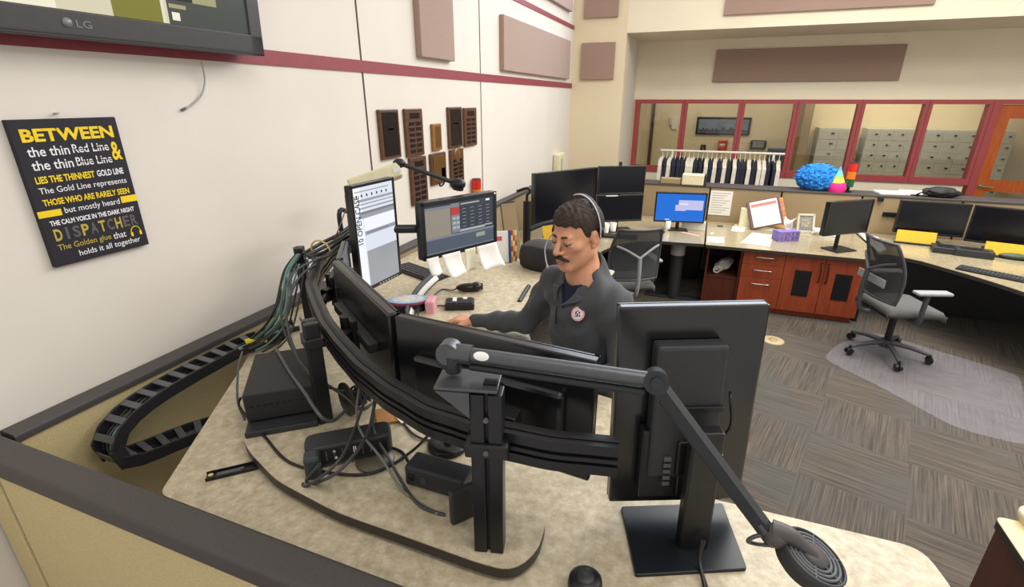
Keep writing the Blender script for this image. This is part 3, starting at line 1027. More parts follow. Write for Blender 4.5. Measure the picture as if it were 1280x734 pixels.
def screen_part(M, w, h, rects, parent, base, z=0.001):
    m = MB(M)
    mats_ = [base]
    m.quad([(-w / 2, -h / 2, z), (w / 2, -h / 2, z), (w / 2, h / 2, z), (-w / 2, h / 2, z)])
    for i, (a, b, c, d, g) in enumerate(rects):
        if g not in mats_:
            mats_.append(g)
        zz = z + 0.0002 * (1 + i * 0.25)
        m.quad([(-w / 2 + w * u, -h / 2 + h * v, zz) for u, v in ((a, b), (c, b), (c, d), (a, d))], mats_.index(g))
    return m.build('screen', mats_, parent)


M_MON = mat('satin_monitor_shell', '#141417', 0.26, n=(60, 0.08), spec=0.7)
M_OFF = mat('dark_glass_screen', '#0b0d16', 0.18, n=(4, 0.1))


def monitor(label, M, w, h, th=0.045, bez=0.018, rects=(), base=None, body=None, hump=None, group=None, name='computer_monitor', stand=None, edge=None):
    """flat monitor; M = frame at the centre of the screen, z towards the viewer of the screen"""
    base = base or M_OFF
    body = body or M_MON
    o = M @ Vector((0, -h / 2, -th / 2))
    t = thing(name, label, 'monitor', o, 0, group)
    m = MB(M)
    m.box((0, 0, -th / 2), (w, h, th), 0, min(0.006, th / 4))
    for c, s in (((0, h / 2 - bez / 2, 0.002), (w, bez, 0.008)), ((0, -h / 2 + bez * 0.6, 0.002), (w, bez * 1.2, 0.008)), ((w / 2 - bez / 2, 0, 0.002), (bez, h, 0.008)), ((-w / 2 + bez / 2, 0, 0.002), (bez, h, 0.008))):
        m.box(c, s, 0, 0.002)
    m.build('housing', body, t)
    screen_part(M, w - 2 * bez, h - 2.2 * bez, rects, t, base)
    if hump:
        hw, hh, hd, hy = hump
        m = MB(M)
        m.box((0, hy, -th - hd / 2 + 0.004), (hw, hh, hd), 0, 0.012)
        m.build('back_cover', body, t)
    return t


def pole_stand(t, M, h, th, zfloor, fw=0.22, fd=0.16, mt=None):
    """neck and foot under a monitor"""
    mt = mt or M_BLACK
    c = M @ Vector((0, -h * 0.25, -th - 0.02))
    zdir = (M.to_3x3() @ Vector((0, 0, 1))); zdir.z = 0; zdir.normalize()
    m = MB(); m.cyl((c.x, c.y, zfloor + 0.008), (c.x, c.y, c.z), 0.02, n=12); m.box((c.x, c.y, c.z), (0.06, 0.06, 0.06), 0, 0.005); m.build('neck', mt, t)
    F = frame(Vector((c.x, c.y, zfloor)) + zdir * 0.04, Vector((0, 0, 1)).cross(zdir), (0, 0, 1))
    m = MB(F); m.box((0, 0.006, 0), (fw, 0.012, fd), 0, 0.004); m.build('foot', mt, t)


BLUE = glow('screen_blue', '#1d6fd8', 0.95)
SWHITE = glow('screen_white', '#dfe6f2', 0.9)
SLILAC = glow('screen_lilac', '#c9c6ee', 0.9)
def wall_monitor(label, A, B, ztop, h, th=0.05, rects=(), base=None, hump=None, side=1):
    """A to B along the top edge as seen from behind, left to right"""
    A, B = Vector(A), Vector(B)
    x = (A - B) * side
    w = x.length
    c = (A + B) / 2
    M = frame((c.x, c.y, ztop - h / 2), x, (0, 0, 1))
    t_ = monitor(label, M, w, h, th=th, bez=0.016, rects=rects, base=base, hump=hump)
    return t_, M, w


# blue screen
t, M, w = wall_monitor('lit blue computer screen on the desk behind the chair', (-0.51, 6.0, 0), (0.045, 6.1, 0), 1.16, 0.345, rects=[(0.46, 0.42, 0.97, 0.78, SLILAC), (0.40, 0.38, 0.62, 0.60, SLILAC), (0.48, 0.60, 0.66, 0.68, SWHITE), (0.2, 0.03, 0.3, 0.06, SWHITE)], base=BLUE, side=-1)
pole_stand(t, M, 0.345, 0.05, ZD + 0.01)
# big black display and stacked pair
t, M, w = wall_monitor('largest black wide display left of the stacked pair, behind the man', (-1.63, 4.91, 0), (-1.135, 5.65, 0), 1.45, 0.565, side=-1)
pole_stand(t, M, 0.565, 0.05, ZD + 0.01, 0.4, 0.24)
t, M, w = wall_monitor('upper black screen of the stacked pair behind the man', (-1.12, 5.64, 0), (-0.64, 5.90, 0), 1.46, 0.315, side=-1)
m = MB(M); m.box((-0.02, 0.315 / 2 + 0.02, -0.02), (0.03, 0.05, 0.03), 0, 0.004); m.build('webcam', M_BLACK, t)
pole_stand(t, M, 0.3, 0.05, ZD + 0.01, 0.34, 0.22)
t, M, w = wall_monitor('lower black screen of the stacked pair behind the man', (-1.12, 5.64, 0), (-0.64, 5.90, 0), 1.138, 0.305, side=-1, th=0.03)
m = MB(M); m.box((-0.1, 0.305 / 2 - 0.006, 0.006), (0.14, 0.012, 0.003), 0); m.build('white_label', M_WHITE, t)
# dark screen on the cabinet top
t, M, w = wall_monitor('dark screen with black foot at the right end of the cabinet worktop', (1.16, 5.63, 0), (1.61, 5.98, 0), 1.22, 0.34, side=-1)
pole_stand(t, M, 0.34, 0.05, ZD, 0.26, 0.2)
# two dark screens at the right desk
for lb, A_, B_, zt, hh in (('left one of the two wide dark screens on the right desk', (1.98, 6.47, 0), (2.585, 6.43, 0), 1.15, 0.348), ('right one of the two wide dark screens, cut by the photo edge', (2.605, 6.44, 0), (3.19, 6.24, 0), 1.145, 0.375)):
    t, M, w = wall_monitor(lb, A_, B_, zt, hh, side=-1)
    pole_stand(t, M, hh, 0.05, ZD, 0.3, 0.16)
    m = MB(M); m.box((0.0, -hh / 2 + 0.004, 0.009), (0.14, 0.018, 0.003)); m.build('white_label', M_WHITE, t)

# ------------------------------------------------------------------ things on the back desks
def sheet_on(px, z, name, label, cat, mt=None, th=0.003, group=None):
    q = [at(x, y, z=z) for x, y in px]
    m = MB(); m.prism([(p.x, p.y) for p in q], z + 0.0005, z + th, 0)
    return tag(m.build(name, mt or M_WHITE), label, cat, group)


# pinned sheet
t = thing('notice_sheet', 'white printed sheet pinned to the taupe panel right of the blue screen', 'notice', at(900, 268, y=YP - 0.003))
a, b = at(889, 238, y=YP - 0.004), at(912, 270, y=YP - 0.004)
m = MB(); m.box2((a.x, YP - 0.006, b.z), (b.x, YP - 0.003, a.z)); m.build('paper', M_WHITE, t)
m = MB()
for k in range(9):
    m.box2((a.x + 0.02, YP - 0.0075, a.z - 0.03 - k * 0.03), (b.x - 0.02 - 0.04 * (k % 3), YP - 0.0055, a.z - 0.024 - k * 0.03))
m.build('printed_lines', M_LTGREY, t)
# binder on a tilted stand
c = at(950, 286, z=ZD)
t = thing('binder_stand', 'tilted stand holding a white binder with orange tabs', 'binder', (c.x, c.y, ZD), 0)
F = frame((c.x + 0.02, c.y, ZD + 0.19), (0.96, 0.22, 0.24), (-0.1, 0.35, 0.9))
m = MB(F); m.box((0, 0, 0), (0.36, 0.33, 0.03), 0, 0.003); m.build('binder_cover', mat('plum_cover', '#6d5050', 0.6), t)
m = MB(F); m.box((0, 0, 0.018), (0.30, 0.30, 0.006)); m.box((0.0, 0.105, 0.0215), (0.28, 0.035, 0.002), 1); m.build('title_page', [M_WHITE, mat('salmon_print', '#d9827c', 0.7)], t)
for k in range(5):
    m = MB(F); m.box((0.195, 0.12 - k * 0.055, 0.0), (0.05, 0.05, 0.008)); m.build('tab', [mat('orange_tab', '#d98a4c', 0.6), mat('salmon_tab', '#d07a60', 0.6)][k % 2], t)
m = MB(); m.box2((c.x - 0.24, c.y - 0.02, ZD), (c.x - 0.10, c.y + 0.06, ZD + 0.23), 0, 0.006); m.build('bookend', M_CREAMP, t)
m = MB(); m.box2((c.x - 0.28, c.y - 0.06, ZD), (c.x + 0.16, c.y + 0.1, ZD + 0.01), 0, 0.003); m.build('stand_base', M_CREAMP, t)
# tissue box
c = at(981, 300, z=ZD)
F = Matrix.Translation((c.x, c.y, ZD)) @ rz(R(28))
t = thing('tissue_box', 'lilac patterned tissue box with a white tissue', 'tissue box', (c.x, c.y, ZD))
m = MB(F); m.box((0, 0, 0.055), (0.24, 0.13, 0.11), 0, 0.004)
for k in range(5):
    for s in (-1, 1):
        for r_ in (0.035, 0.08):
            m.lathe([(0, 0.0015), (0.016, 0.0015), (0.018, 0)], (-0.09 + k * 0.045, s * 0.065, r_), 10, 1, Matrix.Rotation(R(90 * s), 3, 'X'))
m.build('carton', [mat('lilac_carton', '#8a76c4', 0.6), mat('white_dots', '#d6d0ec', 0.6)], t)
m = MB(F)
m.sheet(lambda u, v: (0.05 * (u - 0.5) * (1 + v) + 0.012 * math.sin(v * 7), 0.05 * math.sin(u * 5) * (0.3 + v * 0.6), 0.108 + 0.13 * v + 0.02 * math.sin(u * 8) * v), 10, 10, 0, True, 0.001)
m.build('tissue', M_WHITE, t)
# photo frame
c = at(1006, 291, z=ZD)
F = frame((c.x, c.y, ZD), (0.98, 0.2, 0), (-0.05, 0.26, 0.96))
t = thing('photo_frame', 'pale photo frame standing behind the tissue box', 'photo frame', (c.x, c.y, ZD))
m = MB(F)
for cc, s in (((0, 0.012, 0), (0.19, 0.024, 0.015)), ((0, 0.206, 0), (0.19, 0.024, 0.015)), ((-0.083, 0.11, 0), (0.024, 0.2, 0.015)), ((0.083, 0.11, 0), (0.024, 0.2, 0.015))):
    m.box(cc, s, 0, 0.003)
m.build('frame', mat('pale_frame', '#cfc9b4', 0.5), t)
m = MB(F); m.box((0, 0.11, -0.004), (0.15, 0.18, 0.004)); m.box((0, 0.11, 0.0), (0.09, 0.1, 0.002), 1); m.build('photo', [mat('grey_photo', '#8d8f8a', 0.4, n=(40, 0.3)), mat('portrait_tone', '#a79c8c', 0.5, n=(60, 0.4))], t)
m = MB(); m.cyl((c.x, c.y + 0.05, ZD + 0.13), (c.x + 0.01, c.y + 0.1, ZD + 0.003), 0.006); m.build('strut', M_DKGREY, t)
e = at(968, 284, z=ZD)
m = MB(Matrix.Translation((e.x, e.y, ZD)) @ rz(R(-12))); m.box((0, 0, 0.012), (0.24, 0.17, 0.024), 0, 0.004); tag(m.build('envelope', mat('manila_paper', '#c9a25c', 0.8)), 'manila envelope lying behind the tissue box', 'envelope')
sheet_on(((916, 283), (932, 284), (930, 290), (914, 289)), ZD, 'paper_slip', 'white slip of paper at the foot of the binder stand', 'paper')
sheet_on(((940, 291), (968, 294), (962, 309), (925, 304)), ZD, 'paper_sheet', 'pale sheet of paper lying in front of the binder stand', 'paper', mat('grey_white_sheet', '#cfc7ba', 0.5))
sheet_on(((884, 296), (905, 297), (905, 304), (884, 303)), ZD, 'paper_sheet', 'bright white sheet at the left end of the cabinet worktop', 'paper')
m = MB(); q = at(900, 283, z=ZD); m.lathe([(0.035, 0), (0.035, 0.006), (0.0, 0.007)], (q.x, q.y, ZD), 16); tag(m.build('cable_grommet', M_DKGREY), 'dark round cable grommet in the cabinet worktop near the pinned sheet', 'grommet')
c = at(1030, 293, z=ZD)
for k in range(3):
    m = MB(Matrix.Translation((c.x, c.y, ZD + k * 0.018)) @ rz(R(-15 + 9 * k))); m.box((0, 0, 0.009), (0.24, 0.17, 0.017), 0, 0.002)
    tag(m.build('paper_stack', M_WHITE), ['lowest white paper pad in the little pile left of the dark screen', 'middle white paper pad in the little pile left of the dark screen', 'topmost white paper pad in the little pile left of the dark screen'][k], 'paper pad', 'pile of white pads')
sheet_on(((1072, 290), (1098, 297), (1108, 312), (1098, 316)), ZD, 'paper_sheet', 'white papers lying at the seam between the two back worktops', 'paper')
sheet_on(((888, 291), (892, 291), (892, 293), (888, 293)), ZD, 'paper_scrap', 'tiny scrap on the worktop below the pinned sheet', 'paper', M_CREAMP)
# blue-screen desk items
c = at(827, 291, z=ZD + 0.01)
m = MB(); m.ell((c.x, c.y, c.z + 0.012), (0.035, 0.055, 0.02)); o = tag(m.build('computer_mouse', M_BLACKS, loc=c), 'black computer mouse left of the blue screen', 'mouse')
q = MB(); q.cyl((c.x, c.y + 0.03, c.z + 0.028), (c.x, c.y + 0.015, c.z + 0.033), 0.004); q.build('scroll_wheel', M_MIDGREY, o)
for px, lb in (((757, 291), 'left white paper cup below the stacked black screens'), ((766, 290), 'right white paper cup below the stacked black screens'), ((834, 287), 'white cup at the foot of the blue screen')):
    c = at(*px, z=ZD + 0.01)
    m = MB(); m.lathe([(0.03, 0), (0.04, 0.11), (0.037, 0.11), (0.028, 0.01), (0, 0.01)], c, 16); tag(m.build('paper_cup', M_WHITE, loc=c), lb, 'cup', 'white cups on the back station')
c = at(866, 287, z=ZD + 0.01)
m = MB(Matrix.Translation(c) @ rz(R(-4))); m.box((0, 0, 0.05), (0.26, 0.05, 0.1), 0, 0.004); tag(m.build('card_box', M_WHITEP, loc=c), 'white box standing behind the foot of the blue screen', 'box')
c = at(863, 293, z=ZD + 0.01)
m = MB(Matrix.Translation(c) @ rz(R(-30))); m.box((0, 0, 0.002), (0.22, 0.05, 0.004)); tag(m.build('paper_slip', mat('pinkish_paper', '#d9b4a6', 0.7), loc=c), 'pinkish slip lying in front of the white box', 'paper')
c = at(775, 300, z=ZD + 0.01)


def keyboard(label, M, w=0.44, d=0.14, mt=None, name='keyboard', rows=5, cols=16):
    t = thing(name, label, 'keyboard', M.to_translation(), 0)
    m = MB(M); m.box((0, 0, 0.008), (w, d, 0.016), 0, 0.004); m.build('case', mt or M_BLACK, t)
    m = MB(M)
    kw, kd = w * 0.95 / cols, d * 0.86 / rows
    for i in range(cols):
        for j in range(rows):
            m.box((-w * 0.475 + (i + 0.5) * kw, -d * 0.43 + (j + 0.5) * kd, 0.0185), (kw * 0.82, kd * 0.8, 0.006), 0, 0.001, seg=1)
    k = m.build('keys', M_DKGREY, t)
    k['kind'] = 'stuff'
    return t


c = at(768, 296, z=ZD + 0.01); keyboard('black keyboard below the stacked black screens', Matrix.Translation(c) @ rz(R(5)), 0.5, 0.16)
# cream box on the ledge behind the blue screen
c = at(864, 242, y=YP - 0.12)
t = thing('label_printer', 'cream box with a dark side on the panel top behind the blue screen', 'device', (c.x, YP + 0.03, HP))
m = MB(); a = at(852, 228, y=YP); b = at(878, 241, y=YP); m.box2((a.x, YP - 0.02, HP), (b.x, YP + 0.14, HP + 0.13), 0, 0.012); m.build('case', M_CREAMP, t)
m = MB(); m.box2((b.x, YP - 0.018, HP), (b.x + 0.03, YP + 0.138, HP + 0.125), 0, 0.004); m.build('side_cover', M_DKGREY, t)
m = MB(); m.box2((a.x - 0.26, YP, HP), (a.x - 0.01, YP + 0.12, HP + 0.07), 0, 0.01); m.build('tray', M_PANELD, t)

# right desk items
c = at(1143, 304, z=ZD)
YELL = mat('yellow_card', '#e3b52c', 0.7)
for px, lb, ang in (((1143, 306), 'yellow card leaning below the left dark screen on the right desk', -8), ((1257, 323), 'yellow card leaning below the right dark screen at the photo edge', -14)):
    c = at(*px, z=ZD)
    F = Matrix.Translation((c.x, c.y, ZD)) @ rz(R(ang)) @ Matrix.Rotation(R(-20), 4, 'X')
    m = MB(F); m.box((0, 0, 0.075), (0.34, 0.006, 0.14)); o = m.build('yellow_card', YELL, loc=c); tag(o, lb, 'card', 'yellow cards on the right desk')
    q = MB(F); q.box((0, 0.03, 0.012), (0.36, 0.09, 0.014)); q.build('card_holder', M_DKGREY, o)
c = at(1160, 306, z=ZD)
t = thing('highlighter_pen', 'neon yellow highlighter standing beside the left yellow card', 'pen', (c.x, c.y, ZD))
m = MB(); d = Vector((0.02, 0.03, 0.12)); m.cyl(c, c + d * 0.7, 0.012); m.build('barrel', mat('neon_yellow', '#e2ea2c', 0.4), t)
m = MB(); m.cyl(c + d * 0.7, c + d, 0.013); m.build('pen_cap', mat('neon_yellow2', '#cfe01c', 0.4), t)
for px, s, lb in (((1182, 315), (0.24, 0.2, 0.06), 'black box beside the highlighter on the right desk'), ((1215, 320), (0.30, 0.16, 0.07), 'larger black box between the two yellow cards on the right desk')):
    c = at(*px, z=ZD)
    m = MB(Matrix.Translation((c.x, c.y, ZD)) @ rz(R(-12))); m.box((0, 0, s[2] / 2), s, 0, 0.008); o = tag(m.build('desk_phone_base', M_DKGREY, loc=c), lb, 'device', 'black devices on the right desk')
    q = MB(Matrix.Translation((c.x, c.y, ZD)) @ rz(R(-12))); q.box((0.0, -0.02, s[2] + 0.004), (s[0] * 0.7, s[1] * 0.5, 0.008), 0, 0.002); q.build('key_area', M_BLACK, o)
keyboard('dark keyboard on the curved desk at the right edge', Matrix.Translation(at(1238, 343, z=ZD)) @ rz(R(-33)), 0.46, 0.16)
c = at(1270, 322, z=ZD + 0.02)
m = MB(); m.ell((c.x, c.y, ZD + 0.03), (0.13, 0.05, 0.028), rot=Matrix.Rotation(R(-10), 3, 'Z')); tag(m.build('glasses_case', mat('dark_green_vinyl', '#3f4a3c', 0.4), loc=(c.x, c.y, ZD)), 'dark green soft case in front of the right yellow card', 'case')
# slim black bar on the taupe panel
a = at(1103, 267, y=YP); m = MB(); m.box2((a.x, YP - 0.02, a.z - 0.03), (a.x + 0.36, YP - 0.001, a.z + 0.02), 0, 0.004); tag(m.build('panel_rail', M_BLACK), 'slim black rail on the taupe panel left of the dark screens', 'rail')
a = at(1100, 247, y=YP); m = MB(); m.box2((a.x - 0.02, YP - 0.05, a.z - 0.04), (a.x + 0.03, YP, a.z + 0.01), 0, 0.004); tag(m.build('panel_clip', M_BLACK), 'small black clip on the panel top above the dark screen', 'clip')

# ledge things: plush ball, party hat, signal tower, papers, tray
t = thing('feather_boa', 'bright blue fluffy heap on the ledge under the windows', 'plush heap', (1.22, YP + 0.15, HP))
b_ = bmesh.new(); bmesh.ops.create_icosphere(b_, subdivisions=6, radius=1)
for v in b_.verts:
    d = mnoise.noise(v.co * 5) * 0.16 + mnoise.noise(v.co * 11) * 0.13 + mnoise.noise(v.co * 24) * 0.05
    v.co *= 1 + d
    v.co = Vector((v.co.x * 0.225, v.co.y * 0.13, max(v.co.z, -0.85) * 0.155))
m = MB(); m.bm(b_, 0, True, Matrix.Translation((1.235, YP + 0.16, HP + 0.14)))
m.build('fluff', mat('blue_fluff', '#2b86dc', 0.9, n=(22, 0.6, 5)), t)
t = thing('rainbow_hat', 'pink hat with a rainbow pointed crown beside the blue heap', 'hat', (1.44, YP + 0.1, HP))
m = MB(); m.lathe([(0.085, 0.0), (0.095, 0.05), (0.085, 0.10), (0.06, 0.115), (0, 0.12)], (1.44, YP + 0.1, HP), 20); m.build('brim', mat('hot_pink_felt', '#ee2a8e', 0.7), t)
cols = ['#f2e25a', '#a8e06a', '#6cd0d8', '#59b4e8']
m = MB()
for k in range(4):
    r0, r1 = 0.075 * (1 - k * 0.24), 0.075 * (1 - (k + 1) * 0.24)
    m.cyl((1.435 - k * 0.0, YP + 0.1, HP + 0.105 + k * 0.045), (1.435, YP + 0.1, HP + 0.105 + (k + 1) * 0.045), r0, max(r1, 0.005), 18, k, caps=False)
m.build('crown', [mat('hat_stripe_%s' % i, c, 0.7) for i, c in zip('abcd', cols)], t)


def signal_tower(label, c, z0, cols, names, scale=1.0, pole=0.06):
    t = thing('signal_tower', label, 'signal light', (c[0], c[1], z0), 0, 'stacked signal lights')
    m = MB(); m.cyl((c[0], c[1], z0), (c[0], c[1], z0 + 0.012), 0.04 * scale); m.cyl((c[0], c[1], z0), (c[0], c[1], z0 + pole), 0.016 * scale); m.build('base', M_BLACK, t)
    z = z0 + pole
    for k, cc in enumerate(cols):
        hh = 0.085 * scale
        m = MB(); m.cyl((c[0], c[1], z), (c[0], c[1], z + hh - 0.004), 0.043 * scale, n=20); m.build('lens', mat(names[k], cc, 0.25), t)
        z += hh
    m = MB(); m.cyl((c[0], c[1], z - 0.004), (c[0], c[1], z + 0.006), 0.04 * scale); m.build('cap', M_DKGREY, t)


signal_tower('red over orange over green signal tower on the ledge beside the pink hat', (1.56, YP + 0.12), HP, ['#1c5a34', '#e07a1c', '#d4281c'], ['green_lens', 'orange_lens', 'red_lens'], 1.05, 0.06)
c = at(596, 240, x=XL + 0.05)
signal_tower('red over orange signal tower on the panel cap by the left wall', (XL + 0.05, c.y), HP, ['#1c5a34', '#e07a1c', '#d4281c'], ['green_lens', 'orange_lens', 'red_lens'], 1.0, 0.055)
a = at(1128, 241, z=HP)
for k, (x, y, s) in enumerate(((2.0, YP + 0.16, 0.3), (2.22, YP + 0.2, 0.26))):
    m = MB(Matrix.Translation((x, y, HP)) @ rz(R(8 * (1 - 2 * k)))); m.box((0, 0, 0.012 + 0.01 * k), (s, 0.2, 0.022), 0, 0.003)
    tag(m.build('paper_stack', M_WHITE), ['white paper stack on the ledge, left one under the fifth window', 'white paper stack on the ledge next to the black pouch'][k], 'paper pad')
b_ = bmesh.new(); bmesh.ops.create_icosphere(b_, subdivisions=4, radius=1)
for v in b_.verts:
    v.co *= 1 + mnoise.noise(v.co * 2.5) * 0.2
    v.co = Vector((v.co.x * 0.17, v.co.y * 0.08, max(v.co.z, -0.8) * 0.06))
m = MB(); m.bm(b_, 0, True, Matrix.Translation((2.44, YP + 0.1, HP + 0.05)))
o = tag(m.build('black_pouch', mat('black_nylon', '#221f22', 0.6), loc=(2.44, YP + 0.1, HP)), 'black pouch on the ledge right of the white papers', 'pouch')
q = MB(); q.tube([(2.30, YP + 0.04, HP + 0.05), (2.24, YP + 0.0, HP + 0.06), (2.2, YP + 0.02, HP + 0.03), (2.24, YP + 0.1, HP + 0.02)], 0.008); q.build('strap', M_BLACK, o)

# ------------------------------------------------------------------ clothes rack
RY, RZ = 8.2, 1.43
t = thing('clothes_rack', 'white metal clothes rail standing under the windows', 'clothes rack', (0.15, RY, 0))
m = MB(); m.cyl((-0.70, RY, RZ), (1.0, RY, RZ), 0.016); m.build('rail', M_WHITEP, t)
for sx in (-0.52, 0.86):
    m = MB(); m.cyl((sx, RY, 0.04), (sx, RY, RZ), 0.014); m.build('upright', M_WHITEP, t)
    m = MB(); m.box((sx, RY, 0.03), (0.04, 0.5, 0.03), 0, 0.006); m.build('foot', M_WHITEP, t)
seq = 'WNWNNNWWNNWNWNWNWNNWNWWNNW'
M_SHW = mat('white_cotton', '#dcd6c8', 0.85, n=(18, 0.08), bump=(60, 0.2))
M_SHN = mat('navy_cotton', '#1f2130', 0.85, n=(18, 0.15), bump=(60, 0.2))
protos = {}


def garment(mt, name):
    t = thing(name, 'x', 'shirt', (0, 0, 0))
    m = MB()
    poly = [(-0.07, 0.0), (-0.20, -0.045), (-0.24, -0.10), (-0.27, -0.42), (-0.20, -0.44), (-0.185, -0.25), (-0.18, -0.66), (0.18, -0.66), (0.185, -0.25), (0.20, -0.44), (0.27, -0.42), (0.24, -0.10), (0.20, -0.045), (0.07, 0.0)]
    b = MB(); b.prism(poly, -0.026, 0.026, 0, 0.008)
    for p in b.v:
        q = Vector((p.z + 0.010 * math.sin(p.y * 14 + p.x * 6), p.x, p.y - 0.085))
        m.v.append(q)
    m.f, m.mi, m.sm = b.f, b.mi, b.sm
    m.build('shirt', mt, t)
    h = MB(); h.tube([(0, 0.19, -0.135), (0, 0.06, -0.085), (0, 0, -0.06), (0, -0.06, -0.085), (0, -0.19, -0.135)], 0.006, sub=2)
    h.tube([(0, 0, -0.06), (0, 0, -0.01), (0, 0.02, 0.01), (0, 0.012, 0.03), (0, -0.012, 0.03)], 0.004, sub=3)
    h.build('hanger', M_WHITEP, t)
    return t


ords = ['first', 'second', 'third', 'fourth', 'fifth', 'sixth', 'seventh', 'eighth', 'ninth', 'tenth', 'eleventh', 'twelfth', 'thirteenth']
for i, k in enumerate(seq):
    x = -0.66 + i * (1.60 / 25)
    side, idx = ('left', i) if i < 13 else ('right', 25 - i)
    lb = '%s shirt on the rail, %s garment from the %s end' % ('white' if k == 'W' else 'dark navy', ords[idx], side)
    loc, rot = (x, RY, RZ - 0.012), R(random.uniform(-3, 3))
    if k not in protos:
        protos[k] = garment(M_SHW if k == 'W' else M_SHN, 'hanging_shirt')
        o = protos[k]
        o.location, o.rotation_euler = loc, (0, 0, rot)
        o['label'] = lb
        o['group'] = 'shirts on the clothes rail'
    else:
        dup(protos[k], loc, rot, lb, 'shirts on the clothes rail')

# ------------------------------------------------------------------ office chairs (facing local +y)
M_MESH = mat('grey_chair_mesh', '#4a4d50', 0.7, n=(300, 0.3), alpha=0.72)
M_SEAT = mat('grey_seat_fabric', '#5d5d5a', 0.9, n=(180, 0.15), bump=(300, 0.2))
M_CHR = mat('grey_chair_plastic', '#4b4c4f', 0.45)
M_PAD = mat('pale_arm_pad', '#9a9c9e', 0.5)


def office_chair(label, loc, rot, group, lumbar=True, mesh=None, spin=0.0, spine=None):
    t = thing('office_chair', label, 'chair', loc, rot, group)
    X = W[t.as_pointer()]
    m = MB(X @ rz(spin)); m.cyl((0, 0, 0.07), (0, 0, 0.14), 0.05)
    for k in range(5):
        a = R(90 + 72 * k)
        d = Vector((math.cos(a), math.sin(a), 0))
        m.tube([d * 0.04 + Vector((0, 0, 0.115)), d * 0.18 + Vector((0, 0, 0.105)), d * 0.31 + Vector((0, 0, 0.075))], lambda u: 0.024 - 0.009 * u, sub=3)
    m.build('base', M_CHR, t)
    for k in range(5):
        a = R(90 + 72 * k)
        d = Vector((math.cos(a), math.sin(a), 0)); s = Vector((-d.y, d.x, 0))
        m = MB(X @ rz(spin)); p = d * 0.32 + Vector((0, 0, 0.03))
        for sg in (-1, 1):
            m.cyl(p + s * (0.006 * sg), p + s * (0.026 * sg), 0.029)
        m.cyl(p + Vector((0, 0, 0.0)), p + Vector((0, 0, 0.05)), 0.01)
        m.build('caster', M_BLACK, t)
    m = MB(X); m.cyl((0, 0, 0.12), (0, 0, 0.4), 0.028); m.box((0, -0.02, 0.41), (0.22, 0.26, 0.05), 0, 0.015); m.build('gas_lift', M_BLACK, t)
    m = MB(X)

    def seat(u, v):
        x, y = (u - 0.5) * 0.5, (v - 0.5) * 0.48 + 0.02
        r = max(abs(u - 0.5), abs(v - 0.5)) * 2
        e = max(0, r - 0.8) / 0.2
        x *= 1 - 0.1 * (abs(v - 0.5) * 2) ** 4
        return (x, y, 0.505 - 0.035 * e * e - 0.03 * max(0, v - 0.75) * 4 * 0.5)
    m.sheet(seat, 16, 16, 0, True, -0.055)
    m.build('seat', M_SEAT, t)

    def back(u, v, th=0.0):
        x = (u - 0.5) * (0.46 - 0.06 * v + 0.05 * math.sin(v * 3.1))
        y = -0.245 - 0.09 * v + 0.05 * math.sin(v * math.pi) + 0.05 * (2 * u - 1) ** 2
        return (x, y, 0.56 + 0.50 * v)
    m = MB(X); m.sheet(back, 14, 16, 0, True, 0.006); m.build('back_mesh', mesh or M_MESH, t)
    m = MB(X)
    rim = [back(k / 10, 0) for k in range(11)] + [back(1, k / 12) for k in range(1, 13)] + [back(1 - k / 10, 1) for k in range(1, 11)] + [back(0, 1 - k / 12) for k in range(1, 13)]
    m.tube(rim, 0.013, sub=1); m.build('back_frame', M_CHR, t)
    m = MB(X); m.tube([(0, -0.1, 0.41), (0, -0.30, 0.43), (0, -0.34, 0.60), (0, -0.33, 0.80)], 0.02); m.tube([(0, -0.33, 0.8), (-0.12, -0.29, 0.87), (-0.2, -0.25, 0.9)], 0.012); m.tube([(0, -0.33, 0.8), (0.12, -0.29, 0.87), (0.2, -0.25, 0.9)], 0.012); m.build('back_support', spine or M_CHR, t)
    if lumbar:
        m = MB(X); m.box((0, -0.285, 0.72), (0.36, 0.012, 0.07), 0, 0.004); m.build('lumbar_bar', M_PAD, t)
    for s in (-1, 1):
        m = MB(X); m.tube([(s * 0.15, 0.0, 0.41), (s * 0.27, 0.0, 0.43), (s * 0.29, -0.01, 0.55), (s * 0.285, 0.0, 0.675)], 0.02); a_ = m.build('armrest', M_CHR, t)
        m = MB(X); m.box((s * 0.285, 0.03, 0.69), (0.09, 0.27, 0.028), 0, 0.012); m.build('arm_pad', M_PAD, a_)
    return t


office_chair('grey mesh office chair on the clear mat in front of the right desk', (1.70, 4.95, 0.012), R(-72), 'grey mesh office chairs', spin=R(40))
office_chair('grey mesh office chair behind the man at the blue-screen station', (-0.62, 4.78, 0.0), R(28), 'grey mesh office chairs', lumbar=False, spine=M_PAD)

# clear mat under the right chair and floor outlet
t = thing('chair_mat', 'clear plastic chair mat on the carpet under the right chair', 'chair mat', (1.9, 4.6, 0))
q = [at(x, y, z=0.0) for x, y in [(1028, 449), (1045, 432), (1090, 415), (1275, 470), (1290, 560), (1197, 537), (1100, 484)]]
m = MB(); m.prism(round_poly([(p.x, p.y) for p in q], 0.12), 0.001, 0.006, 0, 0.0); m.build('clear_sheet', mat('clear_vinyl', '#b3b0b8', 0.22, alpha=0.17, n=(8, 0.1)), t)
c = at(966, 426, z=0)
m = MB(); m.lathe([(0.10, 0), (0.10, 0.006), (0.085, 0.012), (0, 0.013)], c, 28); o = tag(m.build('floor_outlet', mat('beige_cover', '#b8a67e', 0.5), loc=c), 'round beige floor outlet cover on the carpet beside the tall monitor', 'floor outlet')
q = MB(); q.lathe([(0.04, 0.013), (0.04, 0.016), (0, 0.016)], c, 20); q.build('lid', mat('beige_lid', '#a8966e', 0.5), o)
